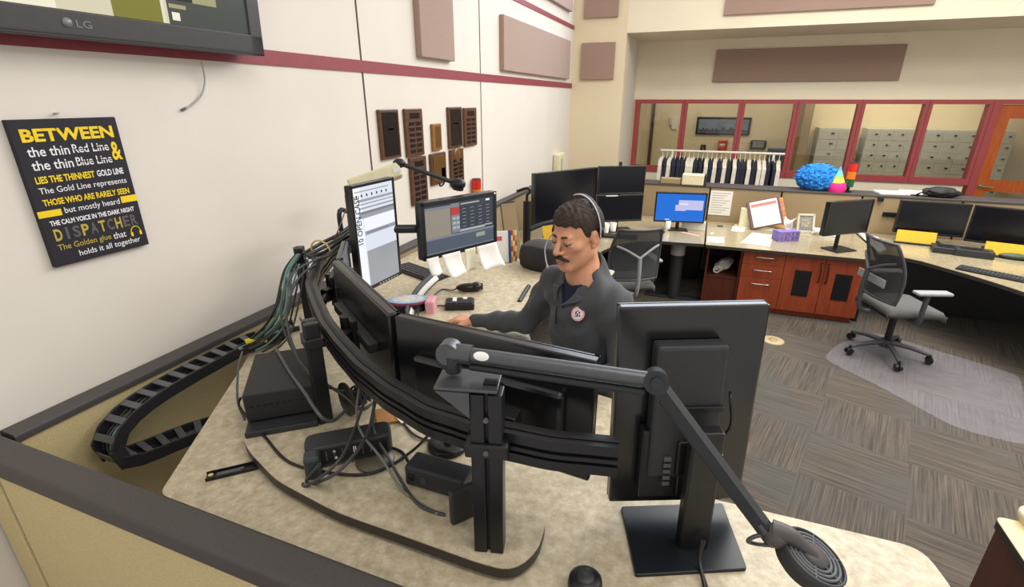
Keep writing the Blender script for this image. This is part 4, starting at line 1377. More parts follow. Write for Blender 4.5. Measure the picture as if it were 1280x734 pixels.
# ------------------------------------------------------------------ near worktop
ZW = 1.09
W1 = [(-1.354, 0.70), (0.70, 0.692), (0.655, 1.16), (0.632, 1.256), (0.03, 1.245), (-0.25, 1.30), (-0.9, 1.5), (-1.25, 1.95), (-1.30, 2.5), (-0.72, 2.50), (-0.50, 2.9), (-0.48, 3.20), (-1.955, 3.22), (-1.955, 1.66), (-1.752, 1.362)]
worktop('worktop', 'large mottled beige worktop of the near corner station', round_poly(W1, [0.03, 0.0, 0.02, 0.05, 0.05, 0.2, 0.2, 0.2, 0.1, 0.1, 0.1, 0.05, 0.02, 0.02, 0.05]), ZW, 0.035, M_LAM, 0.0)
ks = [at(661, 357, z=ZW + 0.02), at(618, 348, z=ZW + 0.02), at(571, 346, z=ZW + 0.02)]
KS = [(-0.93, 2.70), (-1.40, 2.70), (-1.50, 2.35), (-1.30, 1.86), (-0.98, 1.58), (-0.2, 1.34), (0.02, 1.44), (-0.12, 1.60), (-0.40, 1.66), (-0.62, 1.90), (-0.745, 2.14), (-0.83, 2.42), (-0.87, 2.58)]
worktop('keyboard_surface', 'curved inner keyboard surface in front of the man, with keypad and microphone', round_poly(KS, [0.03, 0.05, 0.2, 0.2, 0.1, 0.05, 0.05, 0.05, 0.1, 0.2, 0.1, 0.1, 0.05]), ZW + 0.022, 0.02, M_LAM, 0.0)
# legs and frame below the near station
t = thing('table_underframe', 'dark frame under the near corner worktop', 'desk frame', (-1.1, 1.3, 0))
for x, y in ((-1.75, 1.75), (-1.7, 2.9), (-0.95, 0.95), (0.45, 0.95)):
    m = MB(); m.box((x, y, 0.53), (0.09, 0.09, 1.04), 0, 0.01); m.build('leg', M_DKGREY, t)
    m = MB(); m.box((x, y, 0.02), (0.14, 0.4, 0.04), 0, 0.01); m.build('foot', M_DKGREY, t)
m = MB(); m.box((-0.25, 0.95, 1.02), (1.4, 0.06, 0.06)); m.box((-1.72, 2.3, 1.02), (0.06, 1.1, 0.06)); m.build('beam', M_DKGREY, t)

# ------------------------------------------------------------------ monitor platform, posts and curved rail
ZI = 1.135
M_ALU = mat('black_anodised_rail', '#242427', 0.33, 0.35, n=(90, 0.08))
M_ALUD = mat('rail_groove_black', '#0b0b0d', 0.5)
t = thing('monitor_rail_stand', 'rounded platform with black posts carrying the curved monitor rail', 'monitor stand', (-0.9, 1.1, ZW + 0.006))
fp = [at(x, y, z=ZI) for x, y in [(303, 546), (311, 564), (345, 600), (420, 640), (500, 668), (600, 704), (640, 714), (672, 690), (684, 648), (668, 618)]]
poly = [(p.x, p.y) for p in fp]
poly = round_poly(poly + [(-0.48, 1.13), (-0.75, 1.20), (-1.0, 1.36), (-1.2, 1.6), (-1.36, 1.9), (-1.80, 1.85), (-1.66, 1.45), (-1.42, 1.12)], [0.04, 0.04, 0.05, 0.06, 0.06, 0.05, 0.05, 0.05, 0.04, 0.04, 0.1, 0.1, 0.1, 0.1, 0.1, 0.1, 0.1, 0.1])
m = MB(); m.prism(poly, ZI - 0.003, ZI); m.build('platform_top', M_LAM2 if False else M_LAM, t)
m = MB(); m.prism(poly, ZI - 0.032, ZI - 0.003); m.build('platform_edge', M_EDGE, t)

rail_px = [(770, 572, 0), (690, 556, 0), (600, 545, 0), (540, 524, 0), (480, 497, 0), (440, 472, 0), (408, 432, 0), (391, 398, 0), (380, 352, 0)]
ZR = 1.43
rp = [at(x, y, z=ZR) for x, y, _ in rail_px]
# a smooth arc through the sighted points
rail = [Vector((-0.10, 0.905, ZR)), Vector((-0.24, 0.875, ZR)), Vector((-0.40, 0.868, ZR)), Vector((-0.55, 0.885, ZR)), Vector((-0.70, 0.94, ZR)), Vector((-0.84, 1.01, ZR)), Vector((-0.98, 1.10, ZR)), Vector((-1.12, 1.20, ZR)), Vector((-1.27, 1.33, ZR)), Vector((-1.42, 1.47, ZR)), Vector((-1.56, 1.66, ZR)), Vector((-1.66, 1.85, ZR)), Vector((-1.72, 2.05, ZR)), Vector((-1.75, 2.3, ZR))]


def railat(k, off=0.0, dz=0.0):
    """point of the rail at index k, moved off to the screens' side"""
    i = min(int(k), len(rail) - 2); f = k - i
    p = rail[i].lerp(rail[i + 1], f)
    d = (rail[i + 1] - rail[i]).normalized()
    nrm = Vector((0, 0, 1)).cross(d) * -1   # towards the man
    return p + nrm * off + Vector((0, 0, dz)), d, nrm


def offpath(off, dz):
    return [railat(k * 0.5, off, dz)[0] for k in range(0, 2 * (len(rail) - 1) + 1)]


m = MB()
m.tube(offpath(0.0, 0.026), 0, sub=3, flat=(0.042, 0.024), m=0)
m.tube(offpath(0.0, -0.026), 0, sub=3, flat=(0.042, 0.024), m=0)
m.tube(offpath(0.0, 0.0), 0, sub=3, flat=(0.026, 0.034), m=1)
m.tube(offpath(0.0, 0.0392), 0, sub=3, flat=(0.010, 0.003), m=1)
m.tube(offpath(0.0, 0.0), 0, sub=3, flat=(0.044, 0.010), m=0)
m.build('curved_rail', [M_ALU, M_ALUD], t)


def post(x, y, ztop, ang, w=0.062, d=0.04):
    X = Matrix.Translation((x, y, 0)) @ rz(ang)
    m = MB(X)
    z0 = ZI
    h = ztop - z0
    for sx in (-1, 1):
        m.box((sx * w * 0.26, 0, z0 + h / 2), (w * 0.42, d, h), 0, 0.003)
    m.box((0, 0, z0 + h / 2), (w * 0.5, d * 0.55, h * 0.995), 1)
    p = m.build('post', [M_ALU, M_ALUD], t)
    c = MB(X)
    c.box((0, 0, ZR + 0.005), (w * 1.28, d * 1.35, 0.035), 0, 0.004)
    c.build('clamp', M_BLACK, p)
    for zz, yy in ((ZR + 0.005, 0.66), (ZR + 0.085, 0.5)):
        c = MB(X); c.cyl((0.0, -d * yy, zz), (0.0, -d * (yy + 0.12), zz), 0.006, n=10); c.build('bolt', M_MIDGREY, p)
    return p


P1 = Vector((-0.376, 0.838, 0))
post(P1.x, P1.y, 1.575, R(14), 0.075, 0.045)
post(-1.106, 1.115, 1.50, R(-38), 0.062, 0.045)
post(-1.70, 1.72, 1.52, R(-58), 0.055, 0.04)

# monitors carried by the rail
def to_rail(t_, M, th, k, dz=0.0):
    """swivel arm from the back of a monitor to the rail"""
    p, d, nrm = railat(k, 0.022, 0.0)
    b = M @ Vector((0, -0.06, -th - 0.045))
    b.z = p.z + 0.0
    m = MB(); m.box((p + b) / 2, (0.035, 0.035, 0.05), 0, 0.004)
    m.tube([p, (p + b) / 2, b], 0.016, sub=1)
    m.cyl(b + Vector((0, 0, -0.05)), b + Vector((0, 0, 0.06)), 0.02)
    m.build('swivel_arm', M_BLACK, t_)
    m = MB(M); m.box((0, M.inverted().__matmul__(b).y, -th - 0.035), (0.12, 0.12, 0.02), 0, 0.004); m.build('mount_plate', M_BLACK, t_)


LIT = glow('screen_grey_ui', '#aeb8c8', 0.8)
t4, M4, w4 = wall_monitor('wide monitor seen from behind with a bulging back, right behind the swing arm', (-0.752, 1.095, 0), (-0.176, 1.04, 0), 1.592, 0.345, th=0.03, base=LIT, hump=(0.44, 0.225, 0.03, -0.035))
to_rail(t4, M4, 0.03, 3.0)
t3, M3, w3 = wall_monitor('wide monitor seen from behind at the corner, left of the bulging-back monitor', (-1.24, 1.446, 0), (-0.76, 1.094, 0), 1.592, 0.345, th=0.03, base=LIT)
to_rail(t3, M3, 0.03, 6.2)
m = MB(M3); m.box((0.02, 0.02, -0.045), (0.40, 0.035, 0.035), 0, 0.006); m.build('back_ridge', M_DKGREY, t3)
t0, M0, w0 = wall_monitor('monitor seen edge-on left of the upright screen', (-1.40, 1.69, 0), (-1.25, 1.465, 0), 1.588, 0.345, th=0.022, base=mat('grey_screen_sheen', '#4a4b4e', 0.25))
to_rail(t0, M0, 0.022, 8.3)
m = MB(); m.box((-0.40, 0.935, ZR), (0.12, 0.05, 0.06), 0, 0.005); m.build('rail_bracket', M_BLACK, t4)

# upright lit screen
BG = glow('ui_pale', '#dfe4f1', 0.95); GR = glow('ui_grey', '#a9adb2', 0.8); GD = glow('ui_mid_grey', '#8f959e', 0.7); DK = glow('ui_dark', '#3a3e48', 0.4); WH = glow('ui_white', '#eef1fa', 1.0)
rects = [(0, 0.0, 0.18, 1.0, WH), (0.2, 0.0, 1, 0.37, GR), (0.2, 0.37, 1, 0.53, BG), (0.2, 0.53, 1, 0.57, GR), (0.24, 0.544, 0.8, 0.556, GD), (0.2, 0.57, 1, 0.70, WH), (0.1, 0.70, 1, 0.74, GR), (0.1, 0.74, 1, 0.765, GD), (0.1, 0.79, 1, 0.805, GR), (0.1, 0.83, 1, 0.842, GR), (0.1, 0.86, 1, 0.885, GR), (0.04, 0.955, 0.9, 0.965, GR)]
for k in range(7):
    rects.append((0.06 + 0.125 * k, 0.905, 0.06 + 0.125 * k + 0.035, 0.93, DK))
h1 = 0.50
w1 = 0.312
M1 = frame((-1.430, 1.948, 1.80 - h1 / 2), (0.018, 0.338, 0), (0, 0, 1))
t1 = monitor('tall upright lit screen showing a pale document page, by the left wall', M1, w1, h1, th=0.032, bez=0.014, rects=rects, base=BG)
m = MB(M1); m.box((0, 0, -0.05), (0.24, 0.42, 0.04), 0, 0.012); m.build('back_cover', M_DKGREY, t1)
m = MB(M1)
for k in range(7):
    m.box((-0.02 + k * 0.022, -h1 / 2 + 0.009, 0.0065), (0.012, 0.006, 0.003))
m.build('button_row', M_LTGREY, t1)
m = MB(M1 @ Matrix.Translation((-w1 / 2 + 0.050, -0.02, 0)) @ rz(R(90))); m.text('10 OPEN CASE', 0, 0, 0.22, 0.034, 0, 0.012, z=0.0045); m.build('screen_lettering', DK, t1)
pA = M1 @ Vector((0, 0.0, -0.07))
m = MB(); m.box(pA, (0.1, 0.1, 0.05), 0, 0.006); m.tube([pA, (pA + railat(12.5)[0]) / 2 + Vector((0, 0, 0.05)), railat(12.5)[0]], 0.02, sub=4); m.build('swivel_arm', M_BLACK, t1)

# landscape lit screen with paper notes stuck below
NV, SL, TN, RDU = glow('ui_navy_grey', '#3f4752', 0.75), glow('ui_slate', '#5b6675', 0.75), glow('ui_tan', '#a39a8c', 0.75), glow('ui_red', '#c3423f', 0.85)
LT = glow('ui_light', '#b6babd', 0.8); GN = glow('ui_sage', '#a7b19f', 0.75)
rects = [(0, 0.33, 0.36, 0.9, TN), (0.35, 0.36, 1, 1.0, NV), (0.0, 0.9, 0.36, 0.96, GD), (0, 0, 1, 0.30, SL), (0.0, 0.30, 1.0, 0.345, GD), (0.36, 0.36, 0.48, 0.98, GD), (0.36, 0.74, 0.48, 0.9, RDU), (0.48, 0.36, 0.86, 0.41, LT), (0.86, 0.39, 0.98, 0.42, LT), (0.5, 0.93, 0.78, 0.96, LT), (0.72, 0.17, 0.86, 0.26, GN), (0.88, 0.93, 0.94, 0.97, WH), (0, 0.0, 1, 0.025, GD)]
for i in range(4):
    for j in range(6):
        rects.append((0.52 + i * 0.12, 0.46 + j * 0.075, 0.575 + i * 0.12, 0.468 + j * 0.075, LT))
for i in range(2):
    for j in range(3):
        rects.append((0.375 + i * 0.055, 0.44 + j * 0.1, 0.42 + i * 0.055, 0.5 + j * 0.1, LT))
w2, h2 = 0.50, 0.298
M2 = frame((-1.178, 2.335, 1.68 - h2 / 2), (0.221, 0.471, 0), (0, 0, 1))
t2 = monitor('lit widescreen with a dark control panel and paper notes stuck below it', M2, w2, h2, th=0.05, bez=0.022, rects=rects, base=NV)
m = MB(); a_ = M2 @ Vector((-w2 * 0.36, 0.0, -0.06)); b_ = M1 @ Vector((0.06, 0.0, -0.10)); m.tube([a_, a_.lerp(b_, 0.5) + Vector((0, 0, 0.0)), b_], 0.022, sub=3); m.box(a_, (0.06, 0.06, 0.06), 0, 0.006); m.build('swivel_arm', M_BLACK, t2)
m = MB(M2); m.lathe([(0, 0.002), (0.006, 0.002), (0.006, 0)], (w2 / 2 - 0.014, h2 / 2 - 0.01, 0.006), 10); m.build('sensor_dot', M_WHITE, t2)
for k, (u, w_, h_, lean, lb) in enumerate(((-0.40, 0.075, 0.085, 0.03, 'smallest white note hanging from the left end of the widescreen'), (-0.16, 0.12, 0.115, 0.05, 'largest white note hanging below the widescreen, second from its left end'), (0.10, 0.075, 0.13, 0.0, 'cream note below the widescreen left of its rightmost note'), (0.34, 0.15, 0.13, 0.05, 'curled white note below the right end of the widescreen'))):
    m = MB(M2)
    u0 = u * w2

    def fn(a, b, u0=u0, w_=w_, h_=h_, lean=lean, k=k):
        return (u0 + (a - 0.5) * w_ + lean * 0.3 * b, -h2 / 2 + 0.012 - b * h_, 0.008 + lean * b * b + 0.012 * math.sin(a * 4 + k) * b)
    m.sheet(fn, 8, 8, 0, True, 0.001)
    o = m.build('paper_note', [M_WHITE, M_WHITE, mat('cream_note', '#dfdcc4', 0.8), M_WHITE][k])
    tag(o, lb, 'note', 'paper notes on the widescreen')

# tabbed binder leaning behind the widescreen
c = at(625, 331, z=ZW)
F = frame((c.x - 0.02, c.y + 0.03, ZW + 0.002), (0.85, 0.5, 0.0), (-0.06, 0.12, 1))
t = thing('tabbed_binder', 'white binder with blue edge and orange and red tabs right of the widescreen', 'binder', (c.x, c.y, ZW))
m = MB(F); m.box((-0.03, 0.11, 0), (0.2, 0.22, 0.012), 0, 0.002); m.box((-0.0, 0.17, 0.0065), (0.05, 0.03, 0.002), 1); m.build('cover', [M_WHITE, mat('pink_square', '#d05a70', 0.7)], t)
m = MB(F); m.box((0.078, 0.11, 0.002), (0.018, 0.225, 0.014)); m.build('blue_edge', mat('navy_blue_strip', '#2f4a86', 0.6), t)
for i in range(3):
    for j in range(6):
        m = MB(F); m.box((0.094 + i * 0.014, 0.02 + j * 0.037, -0.003 - i * 0.004), (0.016, 0.034, 0.006)); m.build('tab', [mat('amber_tab', '#e0a23a', 0.6), mat('cream_tab', '#e2d9b8', 0.6), mat('rust_tab', '#b8482c', 0.6)][(i + j) % 3], t)

# keyboards, tin, holder, keypad, microphone
p, q = at(500, 333, z=ZW), at(553, 352, z=ZW)
keyboard('black keyboard on the worktop between the upright screen and the widescreen', Matrix.Translation(((p.x + q.x) / 2, (p.y + q.y) / 2, ZW)) @ rz(math.atan2(q.y - p.y, q.x - p.x)), 0.44, 0.15)
c = at(510, 376, z=ZW + 0.07)
t = thing('candy_tin', 'black tin with a pink, white and blue oval lid beside the upright screen', 'tin', (c.x, c.y, ZW))
m = MB(Matrix.Translation((c.x, c.y, ZW)) @ rz(R(30)) @ Matrix.Diagonal((1.5, 0.9, 1, 1))); m.lathe([(0.062, 0), (0.068, 0.01), (0.068, 0.06), (0.062, 0.066)], (0, 0, 0), 28); m.build('tin_body', M_BLACKS, t)
m = MB(Matrix.Translation((c.x, c.y, ZW)) @ rz(R(30)) @ Matrix.Diagonal((1.5, 0.9, 1, 1))); m.lathe([(0.074, 0.066), (0.076, 0.074), (0.07, 0.08)], (0, 0, 0), 28, 0); m.lathe([(0.07, 0.08), (0.055, 0.082)], (0, 0, 0), 28, 1); m.lathe([(0.055, 0.0822), (0, 0.0825)], (0, 0, 0), 28, 2)
m.build('lid', [mat('plum_rim', '#8c3f5c', 0.5), mat('sky_rim', '#9cc4e0', 0.5), mat('tin_white', '#ded6d6', 0.5, n=(40, 0.2))], t)
m = MB(Matrix.Translation((c.x + 0.12, c.y + 0.03, ZW)) @ rz(R(20))); m.box((0, 0, 0.045), (0.05, 0.1, 0.09), 0, 0.01); m.build('pink_tag', mat('pale_pink', '#e3a4ac', 0.6), t)

t = thing('label_holder', 'curved black holder strip with white label cards along the keyboard surface', 'label holder', at(520, 372, z=ZW + 0.022))
hp = [at(508, 402, z=ZW + 0.022), at(514, 384, z=ZW + 0.022), at(526, 366, z=ZW + 0.022), at(545, 348, z=ZW + 0.022)]
H = spline(hp, 8)
m = MB()
n_ = len(H)


def hold(u, v, off=0.0):
    i = min(int(u * (n_ - 1)), n_ - 2); f_ = u * (n_ - 1) - i
    p = H[i].lerp(H[i + 1], f_); d = (H[i + 1] - H[i]).normalized(); s = Vector((d.y, -d.x, 0))
    return p + s * (0.035 * (1 - v) + off) + Vector((0, 0, 0.004 + 0.055 * v))


m.sheet(lambda u, v: hold(u, v), 24, 3, 0, True, -0.006); m.build('strip', M_DKGREY, t)
for a_, b_ in ((0.05, 0.2), (0.24, 0.42), (0.46, 0.93)):
    m = MB(); m.sheet(lambda u, v: hold(a_ + (b_ - a_) * u, 0.12 + 0.5 * v, 0.003), 8, 2, 0, True, -0.0015); m.build('label_card', M_WHITE, t)
m = MB()
for k in range(5):
    u = 0.1 + 0.035 * k
    p = hold(u, 0.3, 0.012)
    m.tube([p, p + Vector((0.012, 0.0, 0.02)), p + Vector((0.03, -0.01 + 0.006 * k, 0.0))], 0.003, sub=3)
m.build('clipped_wires', M_BLACK, t)

ZK = ZW + 0.022
c = at(575, 384, z=ZK)
F = Matrix.Translation(c) @ rz(R(24))
t = thing('keypad', 'small black keypad box with white keys on the keyboard surface', 'keypad', c)
m = MB(F); m.box((0, 0, 0.018), (0.155, 0.10, 0.036), 0, 0.006); m.build('case', M_BLACK, t)
for i in range(5):
    for j in range(3):
        wk = (i, j) in ((1, 1), (1, 2), (3, 2))
        m = MB(F); m.box((-0.055 + i * 0.0275, -0.028 + j * 0.028, 0.038), (0.021, 0.021, 0.008), 0, 0.002); m.build('key', M_WHITE if wk else M_DKGREY, t)
c = at(586, 364, z=ZK)
F = Matrix.Translation(c) @ rz(R(28))
t = thing('handheld_microphone', 'black rounded hand microphone lying behind the keypad', 'microphone', c)
m = MB(F); m.ell((0, 0, 0.024), (0.075, 0.032, 0.024)); m.ell((0.045, 0, 0.028), (0.035, 0.036, 0.026)); m.build('body', M_BLACKS, t)
m = MB(F); m.cyl((0.068, 0, 0.026), (0.082, 0, 0.026), 0.02); m.build('grille', M_DKGREY, t)
m = MB(); e = at(552, 362, z=ZK + 0.004)
m.tube([F @ Vector((-0.07, 0, 0.02)), at(565, 363, z=ZK + 0.008), e, at(540, 372, z=ZK + 0.005)], 0.0035); m.build('cable', M_BLACK, t)
m = MB(); m.tube([at(559, 383, z=ZK + 0.012), at(548, 382, z=ZK + 0.005), at(535, 383, z=ZK + 0.005), at(527, 386, z=ZK + 0.02)], 0.0035); tag(m.build('keypad_cable', M_BLACK), 'short black cable leading from the keypad to the label holder', 'cable')
c = at(655, 368, z=ZK)
m = MB(); m.tube([at(661, 358, z=ZK + 0.004), at(656, 366, z=ZK + 0.002), at(649, 378, z=ZK - 0.002)], 0.014); tag(m.build('edge_bumper', M_BLACK), 'black bumper on the tip of the keyboard surface beside the man', 'bumper')
# the man's keyboard, hidden behind the rail monitors
keyboard('black keyboard under the hand of the man', Matrix.Translation((-0.80, 1.62, ZK)) @ rz(R(-30)), 0.44, 0.15)

# black bag, yellow card
c = at(672, 335, z=ZW)
t = thing('soft_bag', 'black soft bag lying on the worktop left of the face of the man', 'bag', (c.x + 0.04, c.y, ZW))
b_ = bmesh.new(); bmesh.ops.create_cube(b_, size=2); bmesh.ops.subdivide_edges(b_, edges=b_.edges[:], cuts=9, use_grid_fill=True)
for v in b_.verts:
    p = v.co.copy(); sph = p.normalized() * 1.25
    p = p.lerp(sph, 0.55); p *= 1 + 0.06 * mnoise.noise(p * 2.1)
    v.co = Vector((p.x * 0.17, p.y * 0.12, p.z * 0.085))
m = MB(); m.bm(b_, 0, True, Matrix.Translation((c.x + 0.06, c.y + 0.03, ZW + 0.082)) @ rz(R(-10)))
m.build('bag_body', mat('black_nylon', '#221f22', 0.6, n=(20, 0.2)), t)
m = MB(); m.tube([(c.x - 0.08, c.y - 0.05, ZW + 0.1), (c.x, c.y - 0.08, ZW + 0.12), (c.x + 0.1, c.y - 0.09, ZW + 0.11), (c.x + 0.2, c.y - 0.07, ZW + 0.1)], 0.006); m.build('zip', M_DKGREY, t)
c = at(684, 303, z=ZD + 0.01)
M_, w_, h_ = px_frame((679, 283), (692, 281), (692, 300), (679, 302), 4.1)
m = MB(M_); m.box((0, 0, 0), (w_, h_, 0.004)); tag(m.build('yellow_note', YELL), 'yellow note card standing behind the black bag', 'card')
# desktop stand of that card
q = M_ @ Vector((0, -h_ / 2, 0)); m = MB(); m.box2((q.x - 0.05, q.y - 0.03, ZD + 0.01), (q.x + 0.05, q.y + 0.05, q.z + 0.004), 0, 0.006); tag(m.build('card_stand', M_BLACK), 'black block carrying the yellow note card', 'stand')

# black monitor pole with hook and leaning board at the station behind
c = at(655, 322, z=ZD + 0.01)
pb = Vector((-1.44, 4.15, ZD + 0.01))
t = thing('monitor_pole', 'black upright pole with a hooked arm left of the black displays', 'monitor arm', pb)
tp = up = None
m = MB(); m.cyl(pb, pb + Vector((0, 0, 0.60)), 0.035, n=12); m.build('pole', M_BLACK, t)
m = MB(); m.box(pb + Vector((0, 0, 0.012)), (0.16, 0.16, 0.024), 0, 0.006); m.build('base', M_BLACK, t)
m = MB(); h0 = pb + Vector((0, 0, 0.58)); m.tube([h0, h0 + Vector((0.0, 0, 0.07)), h0 + Vector((0.025, 0.01, 0.10)), h0 + Vector((0.0, 0.0, 0.13)), h0 + Vector((-0.09, -0.02, 0.10))], 0.013); m.build('hook_arm', M_BLACK, t)
m = MB(); m.tube([pb + Vector((0, 0, 0.33)), pb + Vector((0.12, 0.1, 0.38)), pb + Vector((0.25, 0.2, 0.4))], 0.022); m.build('side_arm', M_BLACK, t)

M_, w_, h_ = px_frame((641, 256), (658, 251), (643, 358), (624, 358), 4.0)
m = MB(M_); m.box((0, 0, 0), (w_, h_, 0.01), 0, 0.002); o = tag(m.build('leaning_board', M_PANELD), 'taupe board with dark edge standing left of the black pole', 'board')
q2 = MB(M_); q2.box((-w_ / 2, 0, 0.001), (0.008, h_, 0.014)); q2.box((0, h_ / 2, 0.001), (w_, 0.008, 0.014)); q2.build('edge_trim', M_BLACK, o)

# ------------------------------------------------------------------ right tall monitor on its stand
TL, TR, BR, BL = atd(778, 383, 1.165), atd(966, 378, 1.165), atd(923, 629, 1.33), atd(758, 632, 1.33)
y_ = (TL - BL) + (TR - BR)
y_ = y_.lerp(Vector((0, 0, y_.length)), 0.6)
M5 = frame((TL + TR + BR + BL) / 4, (TL - TR) + (BL - BR), y_)
w5, h5 = ((TR - TL).length + (BR - BL).length) / 2, y_.length / 2
M5 = M5 @ Matrix.Translation((0, 0, 0.028))
t = monitor('tall monitor turned upright on its own stand, seen from behind at the right', M5, w5, h5, th=0.028, bez=0.01, base=LIT)
m = MB(M5); m.box((0.012, 0.02, -0.055), (0.165, 0.36, 0.05), 0, 0.008); m.build('back_cover', M_DKGREY, t)
m = MB(M5); m.box((0.06, -0.13, -0.05), (0.10, 0.20, 0.04), 0, 0.006); m.build('mini_computer', M_BLACK, t)
m = MB(M5); m.box((-0.005, 0.04, -0.084), (0.13, 0.016, 0.01), 0, 0.002); m.box((-0.03, -0.06, -0.084), (0.07, 0.014, 0.01), 1, 0.002)
for k in range(5):
    m.box((0.05, -0.10 - 0.018 * k, -0.084), (0.018, 0.01, 0.008), 1, 0.001)
m.box((-0.03, 0.19, -0.06), (0.05, 0.006, 0.03), 1)
o_ = m.build('rear_ports', [M_BLACK, M_MIDGREY], t); o_['kind'] = 'stuff'
cb = Vector((0.085, 1.055, ZW))
zb = (M5.to_3x3() @ Vector((0, 0, 1))); zb.z = 0; zb.normalize()
m = MB(); mid = M5 @ Vector((-0.03, -0.09, -0.10)); m.box2((0, 0, 0), (0, 0, 0)) if False else None
F5 = frame(cb, (M5.to_3x3() @ Vector((1, 0, 0))), (0, 0, 1))
m = MB(F5); m.box((0, 0.18, 0), (0.074, 0.35, 0.035), 0, 0.006); m.build('stand_column', M_BLACK, t)
m = MB(M5); m.box((-0.02, -0.10, -0.075), (0.10, 0.10, 0.03), 0, 0.006); m.build('stand_bracket', M_BLACK, t)
bq = [at(x, y, z=ZW + 0.006) for x, y in [(776, 634), (903, 630), (934, 712), (794, 720)]]
m = MB(); m.prism(round_poly([(p.x, p.y) for p in bq], 0.008), ZW + 0.0005, ZW + 0.009, 0, 0.002); m.build('stand_base', mat('black_steel_base', '#1d2026', 0.32, 0.3), t)
m = MB(); p = M5 @ Vector((-0.10, 0.06, -0.045)); m.tube([p, p + Vector((0.0, -0.03, 0.0)), p + Vector((0.01, -0.03, -0.08)), p + Vector((-0.03, -0.03, -0.15)), p + Vector((-0.05, -0.02, -0.17))], 0.0035); m.build('usb_cable', M_BLACK, t)
m = MB(M5); m.box((-0.075, -0.115, -0.07), (0.014, 0.045, 0.01), 0, 0.002, rot=Matrix.Rotation(R(25), 3, 'Z')); m.build('white_plug', M_WHITEP, t)
m = MB()
for k in range(2):
    m.tube([cb + Vector((0.02 + 0.006 * k, -0.03, 0.06)), cb + Vector((0.02, -0.06, 0.02)), cb + Vector((0.035 + 0.006 * k, -0.12, 0.006)), cb + Vector((0.05 + 0.015 * k, -0.22, 0.005)), cb + Vector((0.06 + 0.01 * k, -0.34, 0.005))], 0.004)
m.build('power_cable', M_BLACK, t)

# ------------------------------------------------------------------ swing arm with round fan head on the front post
M_ARM = mat('grey_tube_arm', '#54565a', 0.35, 0.5, n=(60, 0.06))
M_ARMD = mat('dark_tube_arm', '#2d3034', 0.4, 0.3)
pt = Vector((P1.x - 0.055, P1.y, 1.578))
t = thing('desk_fan_arm', 'long grey swing arm with a round fan head over the near desk', 'fan', (P1.x, P1.y, 1.578))
X = Matrix.Translation((P1.x - 0.012, P1.y, 1.58)) @ rz(R(14))
m = MB(X); m.box((-0.030, 0.012, 0.006), (0.135, 0.085, 0.007), 0, 0.002); m.build('clamp_plate', M_ARM, t)
m = MB(X @ Matrix.Translation((0, -0.0285, 0)) @ Matrix.Rotation(R(90), 4, 'X')); m.prism([(-0.094, 0.002), (-0.022, 0.002), (-0.022, -0.060)], 0, 0.004); m.build('gusset', M_ARM, t)
m = MB(X); m.box((0.02, 0.0, 0.013), (0.03, 0.02, 0.008), 0, 0.001); m.build('clamp_bolt_block', M_BLACK, t)
piv = atd(562, 440, 1.075)
bs = Vector((piv.x + 0.008, piv.y, 1.60))
m = MB(); m.cyl(bs, bs + Vector((0, 0, 0.05)), 0.018, n=16); m.build('swivel_post', M_ARMD, t)
elb = atd(820, 476, 0.985)
d = (elb - piv).normalized()
m = MB(); n_ = d.cross(Vector((0, 0, 1))).normalized()
ring = [piv + Vector((0, 0, -0.015)) + (d * math.cos(a) + Vector((0, 0, 1)) * math.sin(a)) * 0.026 for a in [R(40 + k * 20) for k in range(14)]]
m.tube(ring, 0.007, sub=2); m.build('joint_ring', M_ARMD, t)
m = MB(); m.cyl(piv + n_ * 0.016, piv - n_ * 0.016, 0.026, n=20); m.tube([piv, piv + d * 0.05], 0.022, sub=1); m.build('shoulder_joint', M_ARM, t)
m = MB(); m.tube([piv + d * 0.03, piv + d * 0.2, elb], 0.0165, n=14, sub=2); m.build('upper_arm', M_ARM, t)
m = MB(); m.tube([piv + d * 0.045 + Vector((0, 0, -0.028)), elb + Vector((0, 0, -0.028)) - d * 0.02], 0.009, n=10, sub=1); m.build('parallel_rod', M_ARMD, t)
up_d = (Vector((0, 0, 1)) - d * d.z).normalized()
dq = (piv + d * 0.075)
vdir = (EYE - dq).normalized(); vdir = (vdir - d * vdir.dot(d)).normalized()
m = MB(); side = d.cross(vdir)


def dot(u, v):
    a = 2 * math.pi * u
    r_ = 0.010 * v
    ang = r_ * math.sin(a) / 0.0167
    return dq + d * (0.017 * v * math.cos(a)) + (vdir * math.cos(ang) + side * math.sin(ang)) * 0.0171


m.sheet(dot, 20, 4, 0, True); m.build('white_sticker', M_WHITE, t)
wr = atd(962, 668, 0.955)
d2 = (wr - elb).normalized()
n2 = d.cross(d2).normalized()
m = MB(); m.cyl(elb + n2 * 0.022, elb - n2 * 0.022, 0.024, n=20); m.cyl(elb + n2 * 0.03, elb - n2 * 0.03, 0.012, n=12); m.build('elbow_joint', M_ARMD, t)
m = MB(); m.tube([elb + d2 * 0.01, wr], 0, sub=1, flat=(0.024, 0.022)); m.tube([elb + d2 * 0.02 + Vector((0, 0, -0.026)), wr + Vector((0, 0, -0.02))], 0.006, sub=1); m.build('lower_arm', M_ARMD, t)
m = MB(); m.tube([wr - d2 * 0.03, wr + d2 * 0.02], 0.014, sub=1); m.tube([wr, wr + Vector((-0.025, -0.01, -0.005)), wr + Vector((-0.035, -0.012, -0.02)), wr + Vector((-0.01, 0.0, -0.03)), wr + d2 * 0.025], 0.004); m.build('wrist_joint', M_ARM, t)
fc = atd(1016, 697, 0.93)
vd = (EYE - fc).normalized()
ax = (vd * 0.58 + (RV * 0.72 + UV_ * 0.69) * 0.81).normalized()
fx = (fc - wr); fx = (fx - ax * fx.dot(ax)).normalized()
FF = frame(fc, fx, ax.cross(fx))
FR = 0.059
m = MB(FF)
